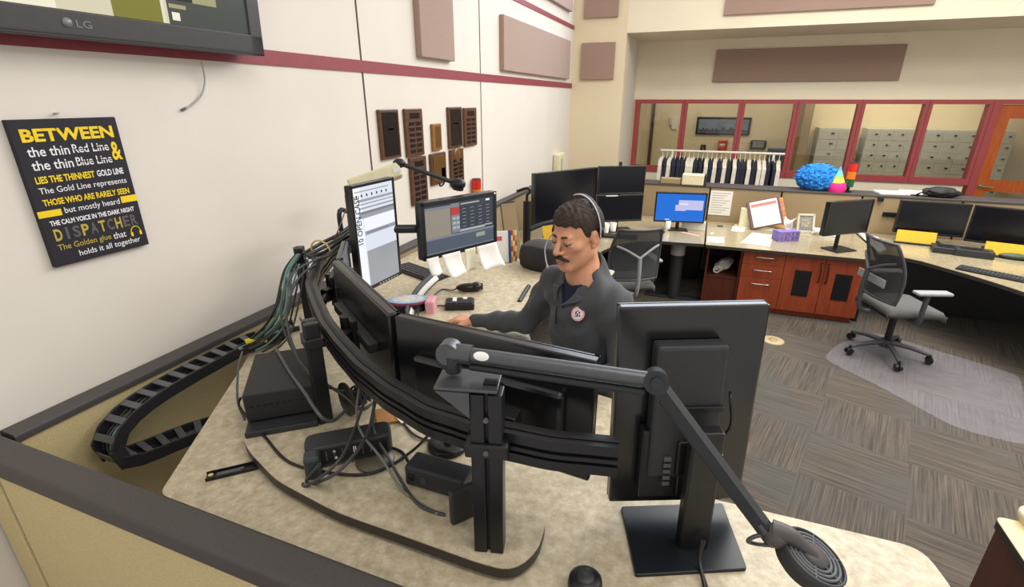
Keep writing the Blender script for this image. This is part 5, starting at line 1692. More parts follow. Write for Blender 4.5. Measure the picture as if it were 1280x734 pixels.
m.lathe([(FR * 0.80, -0.034), (FR * 0.97, -0.026), (FR, -0.004), (FR, 0.006), (FR * 0.93, 0.008), (FR * 0.93, 0.0)], (0, 0, 0), 40)
m.lathe([(FR * 0.92, -0.012), (0, -0.012)], (0, 0, 0), 40, 1)
m.build('fan_housing', [M_DKGREY, M_BLACK], t)
m = MB(FF)
for rr in (0.80, 0.66, 0.52):
    m.lathe([(FR * rr - 0.0022, 0.002), (FR * rr - 0.0022, 0.007), (FR * rr + 0.0022, 0.007), (FR * rr + 0.0022, 0.002)], (0, 0, 0), 36)
for k in range(6):
    a = R(30 + 60 * k); m.cyl((FR * 0.3 * math.cos(a), FR * 0.3 * math.sin(a), 0.005), (FR * 0.95 * math.cos(a), FR * 0.95 * math.sin(a), 0.005), 0.002, n=6)
m.build('grille', M_MIDGREY, t)
m = MB(FF); m.lathe([(FR * 0.42, 0.002), (FR * 0.40, 0.010), (0, 0.012)], (0.0, 0, 0), 30)
m.tube([(-FR * 1.35, 0, 0.004), (-FR * 0.9, 0, 0.014), (-FR * 0.5, 0, 0.011), (FR * 0.02, 0, 0.005)], lambda u: 0.020 - 0.009 * u, n=14, sub=4); m.ell((-FR * 1.15, 0, -0.002), (0.024, 0.024, 0.022)); m.build('motor_cap', mat('warm_grey_plastic', '#4d4846', 0.5), t)

# second arm with cream head near the left wall
t = thing('desk_fan_arm', 'thin dark arm with a cream rectangular head above the upright screen', 'fan', at(440, 300, z=1.5))
A0, A1 = atd(499, 204, 2.62), atd(572, 230, 2.66)
m = MB(); m.tube([A0, A0.lerp(A1, 0.5), A1], 0.012, sub=1); m.build('arm', M_ARMD, t)
m = MB(); m.ell(A0, (0.035, 0.03, 0.025)); m.build('rear_joint', M_BLACK, t)
m = MB(); m.ell(A1, (0.045, 0.035, 0.032)); m.cyl(A1 + Vector((0.0, 0, -0.03)), A1 + Vector((0.01, 0, 0.02)), 0.03); m.build('front_joint', M_BLACK, t)
m = MB(); q = atd(556, 226, 2.64); m.tube([q, q + Vector((-0.01, 0, -0.02)), q + Vector((-0.03, 0, -0.03)), q + Vector((-0.03, 0, -0.01))], 0.004); m.build('cable_loop', M_BLACK, t)
B0, B1 = atd(442, 233, 2.60), atd(496, 214, 2.64)
F = frame((B0 + B1) / 2, B1 - B0, (-0.2, 0.25, 1))
m = MB(F); L_ = (B1 - B0).length; m.box((0, 0, 0), (L_ + 0.04, 0.075, 0.10), 0, 0.012); m.build('cream_head', M_CREAMP, t)
m = MB(F); m.box((L_ / 2 - 0.0, 0.0, 0.051), (0.04, 0.03, 0.004), 0, 0.001); m.build('switch_plate', M_WHITEP, t)
m = MB(); m.tube([A0, A0 + Vector((-0.1, 0.02, -0.05)), at(445, 262, x=-1.72), Vector((-1.72, 2.05, 1.62)), Vector((-1.72, 2.05, ZR + 0.04))], 0.012); m.build('support_rod', M_ARMD, t)

# ------------------------------------------------------------------ cable carrier chain
t = thing('cable_carrier', 'black segmented cable chain looping between the left panel and the worktop', 'cable chain', (-1.86, 1.2, 0.93))
cpts = spline([Vector((-1.74, 1.66, 1.135)), Vector((-1.835, 1.47, 1.125)), Vector((-1.865, 1.33, 1.11)), Vector((-1.875, 1.15, 1.10)), Vector((-1.875, 1.0, 1.085)), Vector((-1.872, 0.90, 1.05)), Vector((-1.868, 0.855, 0.99)), Vector((-1.86, 0.875, 0.93)), Vector((-1.845, 0.97, 0.905)), Vector((-1.80, 1.10, 0.90)), Vector((-1.70, 1.24, 0.90)), Vector((-1.60, 1.36, 0.90))], 16)
acc = [0]
for a_, b_ in zip(cpts, cpts[1:]):
    acc.append(acc[-1] + (b_ - a_).length)


def along(s):
    i = max(k for k in range(len(acc)) if acc[k] <= s + 1e-9); i = min(i, len(cpts) - 2)
    return cpts[i].lerp(cpts[i + 1], (s - acc[i]) / (acc[i + 1] - acc[i]))


LK = 0.062
nl = int(acc[-1] / LK)
M_CH = mat('chain_link_black', '#26262a', 0.45); M_CHB = mat('chain_crossbar_grey', '#5a5b5e', 0.5)
for k in range(nl):
    a_, b_ = along(k * LK), along((k + 1) * LK)
    x = (b_ - a_).normalized()
    side = Vector((-x.y, x.x, 0)); side = (Vector((1, 0, 0)) if side.length < 0.3 else side.normalized())
    if k * LK > acc[-1] * 0.48 and side.dot(Vector((1, 0, 0))) > 0:
        side = side
    nrm = x.cross(side).normalized()
    F = Matrix((x, side, nrm)).transposed().to_4x4(); F.translation = (a_ + b_) / 2
    m = MB(F)
    for s in (-1, 1):
        m.box((0, s * 0.046, 0), (LK * 1.18, 0.009, 0.048), 0, 0.003)
    for s in (-1, 1):
        m.box((0, 0, s * 0.021), (LK * 0.40, 0.092, 0.006), 1, 0.001)
    m.build('chain_link', [M_CH, M_CHB], t)
cc = [cpts[i] for i in range(0, len(cpts), 6)]
M_TEAL = mat('teal_cable', '#5e8a82', 0.45); M_GRYC = mat('grey_cable', '#3f4142', 0.45); M_BLKC = mat('black_cable', '#151517', 0.4)
for k, (dx, mm, lb) in enumerate(((-0.02, M_BLKC, 'black cable running inside the cable chain'), (0.0, M_GRYC, 'middle grey cable running inside the cable chain'), (0.02, M_TEAL, 'teal cable running inside the cable chain'))):
    m = MB(); m.tube([p + Vector((dx * 0.9, 0, 0.004 * math.sin(i * 1.3 + k))) for i, p in enumerate(cc)], 0.0045, sub=3); tag(m.build('network_cable', mm), lb, 'cable')

# ------------------------------------------------------------------ boxes on the platform
def obox(a, b, depthv, z, h):
    """frame with x from a to b on the ground, y pointing away"""
    x = (b - a); x.z = 0
    return frame(a, x, Vector((0, 0, 1)).cross(x))


a, b = at(309, 532, z=ZI + 0.022), at(397, 517, z=ZI + 0.022)
F = obox(a, b, None, 0, 0); Lx = (b - a).length
t = thing('amplifier_box', 'large black box on a dark tray at the left end of the platform', 'device', (a.x, a.y, ZI))
m = MB(F); m.box((Lx / 2, 0.16, 0.055 - 0.0), (Lx, 0.30, 0.10), 0, 0.004); m.build('case', mat('black_powder_coat', '#222224', 0.55, n=(140, 0.12)), t)
m = MB(F); m.box((Lx / 2 + 0.0, 0.14, -0.011), (Lx + 0.005, 0.37, 0.02), 0, 0.003); m.cyl((Lx * 0.42, -0.045, -0.011), (Lx * 0.42, -0.047, -0.011), 0.003); m.build('tray', M_DKGREY, t)
m = MB(F)
for k in range(9):
    m.box((Lx * 0.1 + k * Lx * 0.09, 0.009, 0.06), (Lx * 0.05, 0.003, 0.003))
m.build('vent_slots', M_BLACK, t)

a, b = at(384, 588, z=ZI), at(492, 566, z=ZI)
F = obox(a, b, None, 0, 0); Lx = (b - a).length
t = thing('charging_dock', 'black dock with rounded ends and a white sticker lying on a round pad', 'device', (a.x, a.y, ZI))
m = MB(F); b2 = MB(); b2.prism(round_poly([(0, -0.01), (Lx, -0.01), (Lx, 0.07), (0, 0.07)], 0.03), 0.012, 0.075, 0, 0.006)
m.add(b2.v, b2.f, 0); m.build('case', M_DKGREY, t)
m = MB(F); m.box((Lx * 0.55, -0.0105, 0.045), (Lx * 0.78, 0.004, 0.05), 0, 0.001); m.box((Lx * 0.56, -0.0132, 0.046), (0.008, 0.002, 0.030), 1); m.box((Lx * 0.34, -0.0132, 0.034), (0.007, 0.002, 0.007), 1); m.box((Lx * 0.33, -0.0132, 0.057), (0.006, 0.002, 0.006), 1)
for k in range(6):
    m.box((Lx * (0.24 + 0.09 * k) + (0.05 * Lx if k > 2 else 0), -0.0132, 0.045), (0.003, 0.002, 0.034), 2)
m.box((Lx * 0.9, -0.0132, 0.045), (0.016, 0.002, 0.02), 3)
m.build('label_panel', [M_BLACK, M_WHITE, M_MIDGREY, M_BLACKS], t)
m = MB(F); m.box((0.022, -0.028, 0.0375), (0.045, 0.05, 0.075), 0, 0.010); m.build('end_foot', mat('green_grey_plastic', '#33393a', 0.45), t)
c = at(466, 582, z=ZI)
m = MB(); m.lathe([(0.055, 0.001), (0.058, 0.004), (0.055, 0.009), (0, 0.010)], (c.x - 0.005, c.y + 0.02, ZI), 30); tag(m.build('round_pad', mat('smoky_pad', '#5c5648', 0.35), loc=(c.x, c.y, ZI)), 'smoky round pad under the dock with the white sticker', 'pad')

a, b = at(507, 606, z=ZI), at(580, 628, z=ZI)
t = thing('power_adapter', 'black power brick leaning beside the front post', 'power adapter', (a.x, a.y, ZI))
F = frame(a + Vector((0, 0, 0.0)), Vector((b.x - a.x, b.y - a.y, 0)), (0, 0, 1))
F = frame(a, (b - a), Vector((0, 0, 1)).cross(b - a))
Lx = (b - a).length
m = MB(F); m.box((Lx / 2, 0.035, 0.034), (Lx, 0.07, 0.064), 0, 0.006); m.build('case', M_DKGREY, t)
m = MB(F); m.box((0.02, -0.002, 0.034), (0.018, 0.004, 0.018), 0, 0.001); m.build('socket', M_BLACKS, t)
m = MB(F)
for k in range(4):
    m.box((0.055 + k * 0.004, -0.0015, 0.034), (0.002, 0.002, 0.022))
m.build('print_lines', M_MIDGREY, t)
c = at(578, 652, z=ZI)
F = Matrix.Translation((c.x + 0.0, c.y + 0.01, ZI)) @ rz(R(52))
t = thing('upright_plate', 'black rounded plate standing on edge at the foot of the front post', 'plate', (c.x, c.y, ZI))
m = MB(F); m.box((0, 0, 0.052), (0.075, 0.02, 0.104), 0, 0.006); m.build('plate_body', M_DKGREY, t)
m = MB(F); m.box((0, 0.016, 0.02), (0.05, 0.02, 0.03), 0, 0.004); m.build('plate_foot', M_BLACK, t)
c = at(441, 520, z=ZI)
t = thing('cable_spool', 'black disc-ended spool with wound cables in the middle of the platform', 'cable spool', (c.x, c.y, ZI))
axd = Vector((0.42, 0.90, -0.04)).normalized()
s0 = Vector((c.x - 0.02, c.y + 0.0, ZI + 0.061))
m = MB(); m.cyl(s0, s0 + axd * 0.006, 0.06, n=28); m.build('disc', mat('dark_olive_disc', '#3a372d', 0.35), t)
m = MB(); m.cyl(s0, s0 + axd * 0.11, 0.024, n=20); m.build('core', M_DKGREY, t)
m = MB()
u_ = axd.orthogonal().normalized(); v_ = axd.cross(u_)
hel = [s0 + axd * (0.03 + 0.07 * k / 60 + 0.008 * math.sin(k)) + (u_ * math.cos(k * 0.7) + v_ * math.sin(k * 0.7)) * (0.031 + 0.004 * math.sin(k * 0.37)) for k in range(60)]
m.tube(hel, 0.0042, n=6, sub=2); m.build('wound_cable', M_GRYC, t)
c = at(566, 562, z=ZI)
m = MB(); m.lathe([(0.062, 0.001), (0.066, 0.008), (0.06, 0.018), (0.03, 0.024), (0.0, 0.024)], (c.x - 0.02, c.y + 0.01, ZI), 28); m.cyl((c.x - 0.02, c.y + 0.01, ZI + 0.02), (c.x - 0.02, c.y + 0.01, ZI + 0.06), 0.016); tag(m.build('speaker_puck', M_BLACKS, loc=(c.x, c.y, ZI)), 'round black puck on the platform behind the front post', 'speaker')
m = MB(); q = at(494, 520, z=ZI); m.box((q.x, q.y, ZI + 0.006), (0.13, 0.09, 0.01), 0, 0.002, rot=Matrix.Rotation(R(40), 3, 'Z')); o = tag(m.build('folded_map', mat('tan_card', '#a8763e', 0.7)), 'tan card with a white sheet lying under the curved rail', 'card')
q2 = MB(); q2.box((q.x + 0.05, q.y - 0.0, ZI + 0.0125), (0.07, 0.05, 0.003), 0, 0, rot=Matrix.Rotation(R(60), 3, 'Z')); q2.build('white_sheet', M_WHITE, o)

# slide rail under the platform's left edge
a, b = at(258, 598, z=ZW + 0.001), at(322, 583, z=ZW + 0.001)
F = frame(a, (b - a), Vector((0, 0, 1)).cross(b - a)); Lx = (b - a).length
t = thing('slide_rail', 'short black sliding rail sticking out from under the platform edge', 'slide rail', (a.x, a.y, ZW))
m = MB(F); m.box((Lx / 2, 0, 0.0015), (Lx, 0.034, 0.003)); m.box((Lx / 2, 0.016, 0.005), (Lx, 0.003, 0.01)); m.box((Lx / 2, -0.016, 0.005), (Lx, 0.003, 0.01)); m.build('channel', M_BLACK, t)
m = MB(F); m.box((Lx * 0.45, 0.0, 0.0045), (Lx * 0.5, 0.014, 0.004), 0, 0.001); m.cyl((Lx * 0.7, 0.0, 0.006), (Lx * 0.7, 0.0, 0.008), 0.006); m.build('runner', M_MIDGREY, t)
m = MB(F); m.ell((0.012, 0.004, 0.005), (0.008, 0.007, 0.004)); m.build('grease_dab', mat('yellow_grease', '#cdbb7a', 0.4), t)
c = at(731, 736, z=ZW)
m = MB(); m.lathe([(0.036, 0), (0.04, 0.012), (0.038, 0.03), (0.03, 0.036), (0, 0.037)], (c.x, c.y, ZW), 28); o = tag(m.build('black_grommet', M_BLACK, loc=(c.x, c.y, ZW)), 'round black cap at the bottom edge of the photo on the near worktop', 'cap')
q2 = MB(); q2.lathe([(0.02, 0.037), (0.018, 0.040), (0, 0.040)], (c.x, c.y, ZW), 20); q2.build('cap_top', M_DKGREY, o)

# ------------------------------------------------------------------ loose cables
def cable(pts, r, mt, label, name='cable', group=None, sub=7):
    m = MB(); m.tube(pts, r, n=7, sub=sub); return tag(m.build(name, mt), label, 'cable', group)


def A(px, py, z):
    return at(px, py, z=z)


g = None
cable([A(395, 330, 1.50), A(372, 350, 1.47), A(358, 395, 1.40), A(378, 455, 1.32), A(430, 495, 1.22), A(452, 512, 1.19), A(470, 500, 1.19)], 0.005, M_GRYC, 'grey cable dropping from the rail end past the middle post to the spool')
cable([A(400, 322, 1.51), A(364, 345, 1.48), A(352, 400, 1.38), A(388, 470, 1.27), A(440, 490, 1.22), A(475, 480, 1.22)], 0.0045, M_GRYC, 'thinner grey cable looping from the rail end to the spool')
cable([A(470, 488, 1.22), A(460, 540, 1.23), A(428, 585, 1.225), A(395, 604, 1.142), A(383, 601, 1.142), A(400, 580, 1.20)], 0.005, M_GRYC, 'grey cable crossing the dock and curling round its foot')
cable([A(462, 482, 1.23), A(440, 545, 1.222), A(420, 580, 1.222), A(385, 607, 1.142), A(378, 604, 1.142)], 0.0045, M_GRYC, 'second cable crossing the dock left of the white sticker')
cable([A(476, 480, 1.24), A(466, 530, 1.225), A(490, 580, 1.145), A(520, 628, 1.14), A(556, 644, 1.14)], 0.0045, M_GRYC, 'cable running from the spool over the dock end to the upright plate')
cable([A(450, 478, 1.24), A(447, 530, 1.222), A(478, 575, 1.19), A(505, 615, 1.14), A(548, 643, 1.14)], 0.0042, mat('pale_grey_cable', '#75746f', 0.4), 'pale cable running beside it to the upright plate')
cable([A(301, 497, 1.19), A(300, 510, 1.16), A(330, 545, 1.142), A(362, 578, 1.14), A(420, 592, 1.142), A(470, 590, 1.142), A(520, 560, 1.17), A(558, 515, 1.40)], 0.0045, M_BLKC, 'black cable looping across the platform in front of the dock')
cable([A(462, 472, 1.26), A(490, 510, 1.145), A(520, 545, 1.142), A(560, 552, 1.142), A(575, 545, 1.16)], 0.004, M_GRYC, 'cable running under the rail to the round puck')
cable([A(344, 434, 1.268), A(352, 448, 1.268), A(364, 468, 1.268), A(381, 491, 1.268), A(393, 510, 1.25), A(404, 523, 1.225), A(417, 526, 1.20), A(432, 513, 1.19)], 0.006, mat('mid_grey_cable', '#505254', 0.4), 'thick grey cable lying over the black box beside the middle post')
cable([A(303, 440, 1.25), A(298, 460, 1.24), A(297, 500, 1.16), A(306, 525, 1.142)], 0.004, mat('mid_grey_cable', '#505254', 0.4), 'grey cable hanging down the left side of the black box')
cable([A(490, 560, 1.142), A(503, 566, 1.142), A(512, 580, 1.15)], 0.005, M_BLKC, 'short black cable plugged into the power brick')
for k, (dx, dz, mm, lb) in enumerate(((0, 0, M_TEAL, 'teal network cable falling from the rail end to the cable chain'), (7, 0.01, M_TEAL, 'second teal network cable right beside it'), (-6, 0.0, M_BLKC, 'black cable falling left of the teal network cables'), (12, 0.02, M_GRYC, 'grey cable falling right of the teal network cables'))):
    cable([A(372 + dx * 0.3, 318, 1.50), A(358 + dx * 0.5, 340, 1.45), A(350 + dx, 385, 1.35 + dz), A(335 + dx, 410, 1.25 + dz), A(312 + dx * 0.8, 428, 1.16), A(296 + dx * 0.5, 437, 1.135)], 0.0055, mm, lb)
for k in range(5):
    cable([A(368 + 3 * k, 330, 1.48), A(352 + 6 * k, 365, 1.38), A(345 + 5 * k, 400 + 3 * k, 1.28), A(322 + 7 * k, 425 + 2 * k, 1.19), A(304 + 8 * k, 434 + 2 * k, 1.145)], 0.004, [M_BLKC, M_GRYC, M_TEAL, M_BLKC, M_GRYC][k], '%s thin cable of the fan of five spreading behind the black box' % ['leftmost', 'second', 'middle', 'fourth', 'rightmost'][k], group='fan of thin cables')
for k in range(4):
    cable([A(378 + k * 4, 318 + 2 * k, 1.50), A(400 + k * 3, 305 + 5 * k, 1.50), A(425, 292 + 5 * k, 1.52), A(447, 275 + 7 * k, 1.55)], 0.009, [M_BLKC, M_GRYC, M_BLKC, M_DKGREY][k], '%s cable of the thick bundle from the rail end to the upright screen' % ['uppermost', 'second', 'third', 'lowest'][k], group='thick cable bundle')
m = MB(); cpt = A(401, 313, 1.505); dd = (A(447, 275, 1.55) - A(378, 318, 1.50)).normalized(); uu = dd.orthogonal().normalized(); ww = dd.cross(uu)
m.tube([cpt + (uu * math.cos(a) + ww * math.sin(a)) * 0.048 for a in [R(k * 24) for k in range(16)]], 0.004, sub=2); tag(m.build('cable_tie', mat('yellow_strap', '#d8c078', 0.5)), 'pale yellow strap round the thick cable bundle', 'strap')
m = MB(); q = A(312, 427, 1.17); m.cyl(q + Vector((-0.01, -0.01, 0)), q + Vector((0.012, 0.012, 0.004)), 0.013, n=14); m.tube([q, q + Vector((0.03, 0.02, 0.0)), q + Vector((0.04, 0.05, -0.015))], 0.006); tag(m.build('yellow_connector', mat('bright_yellow_plastic', '#e6c91c', 0.4)), 'bright yellow connector where the cables enter the chain', 'connector')
cable([A(432, 262, 1.62), A(424, 285, 1.58), A(417, 300, 1.53)], 0.003, mat('maroon_cable', '#6b3a34', 0.4), 'thin reddish wire hanging left of the upright screen')
cable([A(480, 402, 1.25), A(466, 418, 1.2), A(440, 425, 1.18), A(428, 440, 1.16)], 0.004, M_BLKC, 'black wire sagging behind the corner monitor')

# ------------------------------------------------------------------ dark wood cabinet at the lower right corner
zc = 0.76
c0 = at(1243, 645, z=zc)
t = thing('low_cabinet', 'dark red wood cabinet with a beige top in the lower right corner', 'cabinet', (c0.x + 0.3, c0.y - 0.4, 0))
m = MB(); m.box2((c0.x + 0.012, c0.y - 1.0, 0.0), (c0.x + 0.8, c0.y - 0.012, zc - 0.036)); m.build('carcass', M_CHERRYD, t)
poly = round_poly([(c0.x, c0.y - 1.02), (c0.x + 0.82, c0.y - 1.02), (c0.x + 0.82, c0.y), (c0.x, c0.y)], [0.02, 0.02, 0.02, 0.03])
m = MB(); m.prism(poly, zc - 0.004, zc); m.build('laminate_top', mat('cream_laminate', '#d9c797', 0.4, n=(22, 0.06)), t)
m = MB(); m.prism(poly, zc - 0.036, zc - 0.004); m.build('edge_band', M_EDGE, t)
c1 = at(1282, 640, z=zc)
m = MB(); m.lathe([(0.045, 0), (0.05, 0.02), (0.05, 0.035), (0.04, 0.04), (0, 0.04)], (c1.x, c1.y - 0.06, zc), 24); o = tag(m.build('round_dish', M_CREAMP, loc=(c1.x, c1.y - 0.06, zc)), 'pale round dish on the low cabinet at the right edge of the photo', 'dish')
q2 = MB(); q2.lathe([(0.02, 0.04), (0.018, 0.046), (0, 0.047)], (c1.x, c1.y - 0.06, zc), 16); q2.build('lid_knob', M_WHITEP, o)
# ------------------------------------------------------------------ the man standing at the near station
class Field:
    """distance field on a rectilinear grid; shapes melt together and become one surface"""

    def __init__(self, xs, ys, zs):
        self.x, self.y, self.z = [np.asarray(a, np.float32) for a in (xs, ys, zs)]
        self.D = np.full((len(xs), len(ys), len(zs)), 1.0, np.float32)

    def _sub(self, lo, hi):
        s = []
        for a, l, h in zip((self.x, self.y, self.z), lo, hi):
            s.append(slice(max(int(np.searchsorted(a, l)) - 1, 0), min(int(np.searchsorted(a, h)) + 2, len(a))))
        X = self.x[s[0]][:, None, None]; Y = self.y[s[1]][None, :, None]; Z = self.z[s[2]][None, None, :]
        return tuple(s), X, Y, Z

    def _mix(self, s, d, k, op):
        a = self.D[s]
        if op == 'add':
            h = np.clip(0.5 + 0.5 * (d - a) / k, 0, 1)
            self.D[s] = d * (1 - h) + a * h - k * h * (1 - h)
        elif op == 'cut':
            d = -d
            h = np.clip(0.5 - 0.5 * (d - a) / k, 0, 1)
            self.D[s] = d * (1 - h) + a * h + k * h * (1 - h)
        else:       # keep only what lies inside d
            h = np.clip(0.5 - 0.5 * (d - a) / k, 0, 1)
            self.D[s] = d * (1 - h) + a * h + k * h * (1 - h)

    def cone(self, a, b, r0, r1=None, k=0.01, op='add'):
        a, b = np.array(a, float), np.array(b, float)
        r1 = r0 if r1 is None else r1
        m = max(r0, r1) + k + 0.03
        s, X, Y, Z = self._sub(np.minimum(a, b) - m, np.maximum(a, b) + m)
        v = b - a
        t = np.clip(((X - a[0]) * v[0] + (Y - a[1]) * v[1] + (Z - a[2]) * v[2]) / max(v @ v, 1e-9), 0, 1)
        d = np.sqrt((X - a[0] - t * v[0]) ** 2 + (Y - a[1] - t * v[1]) ** 2 + (Z - a[2] - t * v[2]) ** 2) - (r0 + t * (r1 - r0))
        self._mix(s, d, k, op)

    def ell(self, c, r, fr, k=0.01, op='add'):
        """ellipsoid with radii r along the three axes fr"""
        c = np.array(c, float)
        m = max(r) + k + 0.03
        s, X, Y, Z = self._sub(c - m, c + m)
        q = [((X - c[0]) * f[0] + (Y - c[1]) * f[1] + (Z - c[2]) * f[2]) for f in fr]
        k0 = np.sqrt(sum((q[i] / r[i]) ** 2 for i in range(3))) + 1e-6
        k1 = np.sqrt(sum((q[i] / r[i] ** 2) ** 2 for i in range(3))) + 1e-6
        self._mix(s, k0 * (k0 - 1) / k1, k, op)

    def fn(self, f, lo, hi, k=0.004, op='keep'):
        s, X, Y, Z = self._sub(lo, hi)
        self._mix(s, f(X, Y, Z), k, op)

    def mesh(self, mb, m=0):
        D = self.D
        ins = D < 0
        c = np.zeros(tuple(n - 1 for n in D.shape), np.uint8)
        for i in (0, 1):
            for j in (0, 1):
                for k in (0, 1):
                    c += ins[i:D.shape[0] - 1 + i, j:D.shape[1] - 1 + j, k:D.shape[2] - 1 + k]
        act = np.argwhere((c > 0) & (c < 8))
        idx = np.full(c.shape, -1, np.int32)
        idx[act[:, 0], act[:, 1], act[:, 2]] = np.arange(len(act))
        acc = np.zeros((len(act), 3)); cnt = np.zeros(len(act))
        ax = (self.x, self.y, self.z)
        corners = [(i, j, k) for i in (0, 1) for j in (0, 1) for k in (0, 1)]
        for p in corners:
            for dim in range(3):
                if p[dim] == 0:
                    q = list(p); q[dim] = 1
                    A_, B_ = act + np.array(p), act + np.array(q)
                    da, db = D[A_[:, 0], A_[:, 1], A_[:, 2]], D[B_[:, 0], B_[:, 1], B_[:, 2]]
                    on = (da < 0) != (db < 0)
                    t = np.where(on, da / np.where(on, da - db, 1), 0)
                    for e in range(3):
                        pa, pb = ax[e][A_[:, e]], ax[e][B_[:, e]]
                        acc[:, e] += np.where(on, pa + (pb - pa) * t, 0)
                    cnt += on
        V = acc / cnt[:, None]
        faces = []
        for dim in range(3):
            o1, o2 = (dim + 1) % 3, (dim + 2) % 3
            sl = [slice(1, -1)] * 3; sl[dim] = slice(0, -1)
            sh = [slice(1, -1)] * 3; sh[dim] = slice(1, None)
            a, b = ins[tuple(sl)], ins[tuple(sh)]
            e = np.argwhere(a != b)
            if not len(e):
                continue
            sign = a[e[:, 0], e[:, 1], e[:, 2]]
            g = e.copy()
            for d_ in range(3):
                if d_ != dim:
                    g[:, d_] += 1
            quad = []
            for u, v in ((0, 0), (1, 0), (1, 1), (0, 1)):
                h = g.copy(); h[:, o1] -= u; h[:, o2] -= v
                quad.append(idx[h[:, 0], h[:, 1], h[:, 2]])
            Q = np.stack(quad, 1)
            Q[~sign] = Q[~sign][:, ::-1]
            faces.append(Q)
        Fc = np.concatenate(faces)
        Fc = Fc[(Fc >= 0).all(1)]
        return mb.add([Vector(v) for v in V], [tuple(int(i) for i in f) for f in Fc], m, True)


def nv(v):
    return np.array(v, float)


ZUP = nv((0, 0, 1))
TF, TL_ = nv((-0.6, -0.8, 0)), nv((0.8, -0.6, 0))        # the way his chest faces, his left
HC = nv(atd(721, 293, 1.93))
NB = HC - TF * 0.055 - ZUP * 0.165
a_ = R(10)
hff, HL = TF * math.cos(a_) + TL_ * math.sin(a_), TL_ * math.cos(a_) - TF * math.sin(a_)
a_ = R(10)
HF, HU = hff * math.cos(a_) - ZUP * math.sin(a_), ZUP * math.cos(a_) + hff * math.sin(a_)
HS = 1.05


def H(x, y, z):
    return HC + HS * (HL * x + HF * y + HU * z)


HFR = (HL, HF, HU)
RSH, LSH = NB - ZUP * 0.10 - TL_ * 0.17, NB - ZUP * 0.10 + TL_ * 0.17
REL = nv(atd(657, 401, 2.325))
RWR = nv(at(594, 402, z=1.15))
LEL = LSH + TL_ * 0.075 - TF * 0.02 - ZUP * 0.26
LWR = LEL + TF * 0.225 - TL_ * 0.07 + ZUP * 0.01
PEL = NB - TF * 0.07; PEL[2] = 0.96
BELLY = NB - TF * 0.045; BELLY[2] = 1.18
CHEST = NB - TF * 0.01 - ZUP * 0.19


def hand(F_, wr, d, side, up, curl=0.35):
    """palm, four jointed fingers and a thumb; side = thumb side"""
    d, side, up = [v / np.linalg.norm(v) for v in (nv(d), nv(side), nv(up))]
    tips = []
    for i, (s, L0, fl) in enumerate(((0.030, 0.088, 0.074), (0.010, 0.092, 0.084), (-0.010, 0.088, 0.078), (-0.029, 0.080, 0.060))):
        kn = wr + d * L0 + side * s + up * 0.004
        F_.cone(wr + side * s * 0.55, kn, 0.0145, 0.0115, 0.012)
        p, ang = kn, 0.25
        for j, (fr, r) in enumerate(((0.45, 0.0092), (0.31, 0.0082), (0.24, 0.0075))):
            dd = d * math.cos(ang) - up * math.sin(ang) + side * s * 0.6
            q = p + dd / np.linalg.norm(dd) * fl * fr
            F_.cone(p, q, r + 0.0006, r, 0.0035)
            p = q; ang += curl
        tips.append(p)
    b0 = wr + d * 0.022 + side * 0.022
    b1 = b0 + d * 0.032 + side * 0.030 - up * 0.006
    b2 = b1 + d * 0.032 + side * 0.008 - up * 0.008
    b3 = b2 + d * 0.025 - side * 0.002 - up * 0.006
    F_.cone(b0, b1, 0.016, 0.012, 0.012); F_.cone(b1, b2, 0.0105, 0.0095, 0.005); F_.cone(b2, b3, 0.009, 0.0078, 0.004)


xs = np.arange(-1.24, -0.02, 0.0045); ys = np.arange(1.36, 2.26, 0.0045)
zs = np.concatenate([np.arange(0.0, 1.07, 0.014), np.arange(1.07, 1.22, 0.0042), np.arange(1.22, 1.50, 0.009), np.arange(1.50, 1.84, 0.0032)])
B = Field(xs, ys, zs)
TFR = (TL_, TF, ZUP)
# trunk and legs
B.ell(CHEST, (0.155, 0.10, 0.19), TFR, 0.03)
B.ell(BELLY, (0.135, 0.10, 0.20), TFR, 0.05)
B.ell(PEL, (0.155, 0.11, 0.13), TFR, 0.05)
B.cone(RSH, LSH, 0.045, 0.045, 0.05)
for s, sh, el, wr in ((-1, RSH, REL, RWR), (1, LSH, LEL, LWR)):
    B.cone(sh, el, 0.045, 0.036, 0.03); B.cone(el, wr, 0.037, 0.026, 0.015)
    hip = PEL + TL_ * (s * 0.088) - ZUP * 0.06
    kn = hip + TF * 0.02 - ZUP * 0.42; kn[2] = 0.50
    an = kn - TF * 0.03; an[2] = 0.09
    B.cone(hip, kn, 0.078, 0.052, 0.04); B.cone(kn, an, 0.05, 0.035, 0.03)
    B.cone(an - TF * 0.03 - ZUP * 0.04, an + TF * 0.14 - ZUP * 0.055, 0.034, 0.028, 0.03)
# neck and head
B.cone(NB - ZUP * 0.03, H(0, -0.022, -0.045), 0.066, 0.056, 0.03)
B.cone(NB - ZUP * 0.01, RSH, 0.045, 0.04, 0.05); B.cone(NB - ZUP * 0.01, LSH, 0.045, 0.04, 0.05)


def he(c, r, k=0.012, op='add'):
    B.ell(H(*c), [q * HS for q in r], HFR, k, op)


def hc(a, b, r0, r1, k=0.012, op='add'):
    B.cone(H(*a), H(*b), r0 * HS, r1 * HS, k, op)


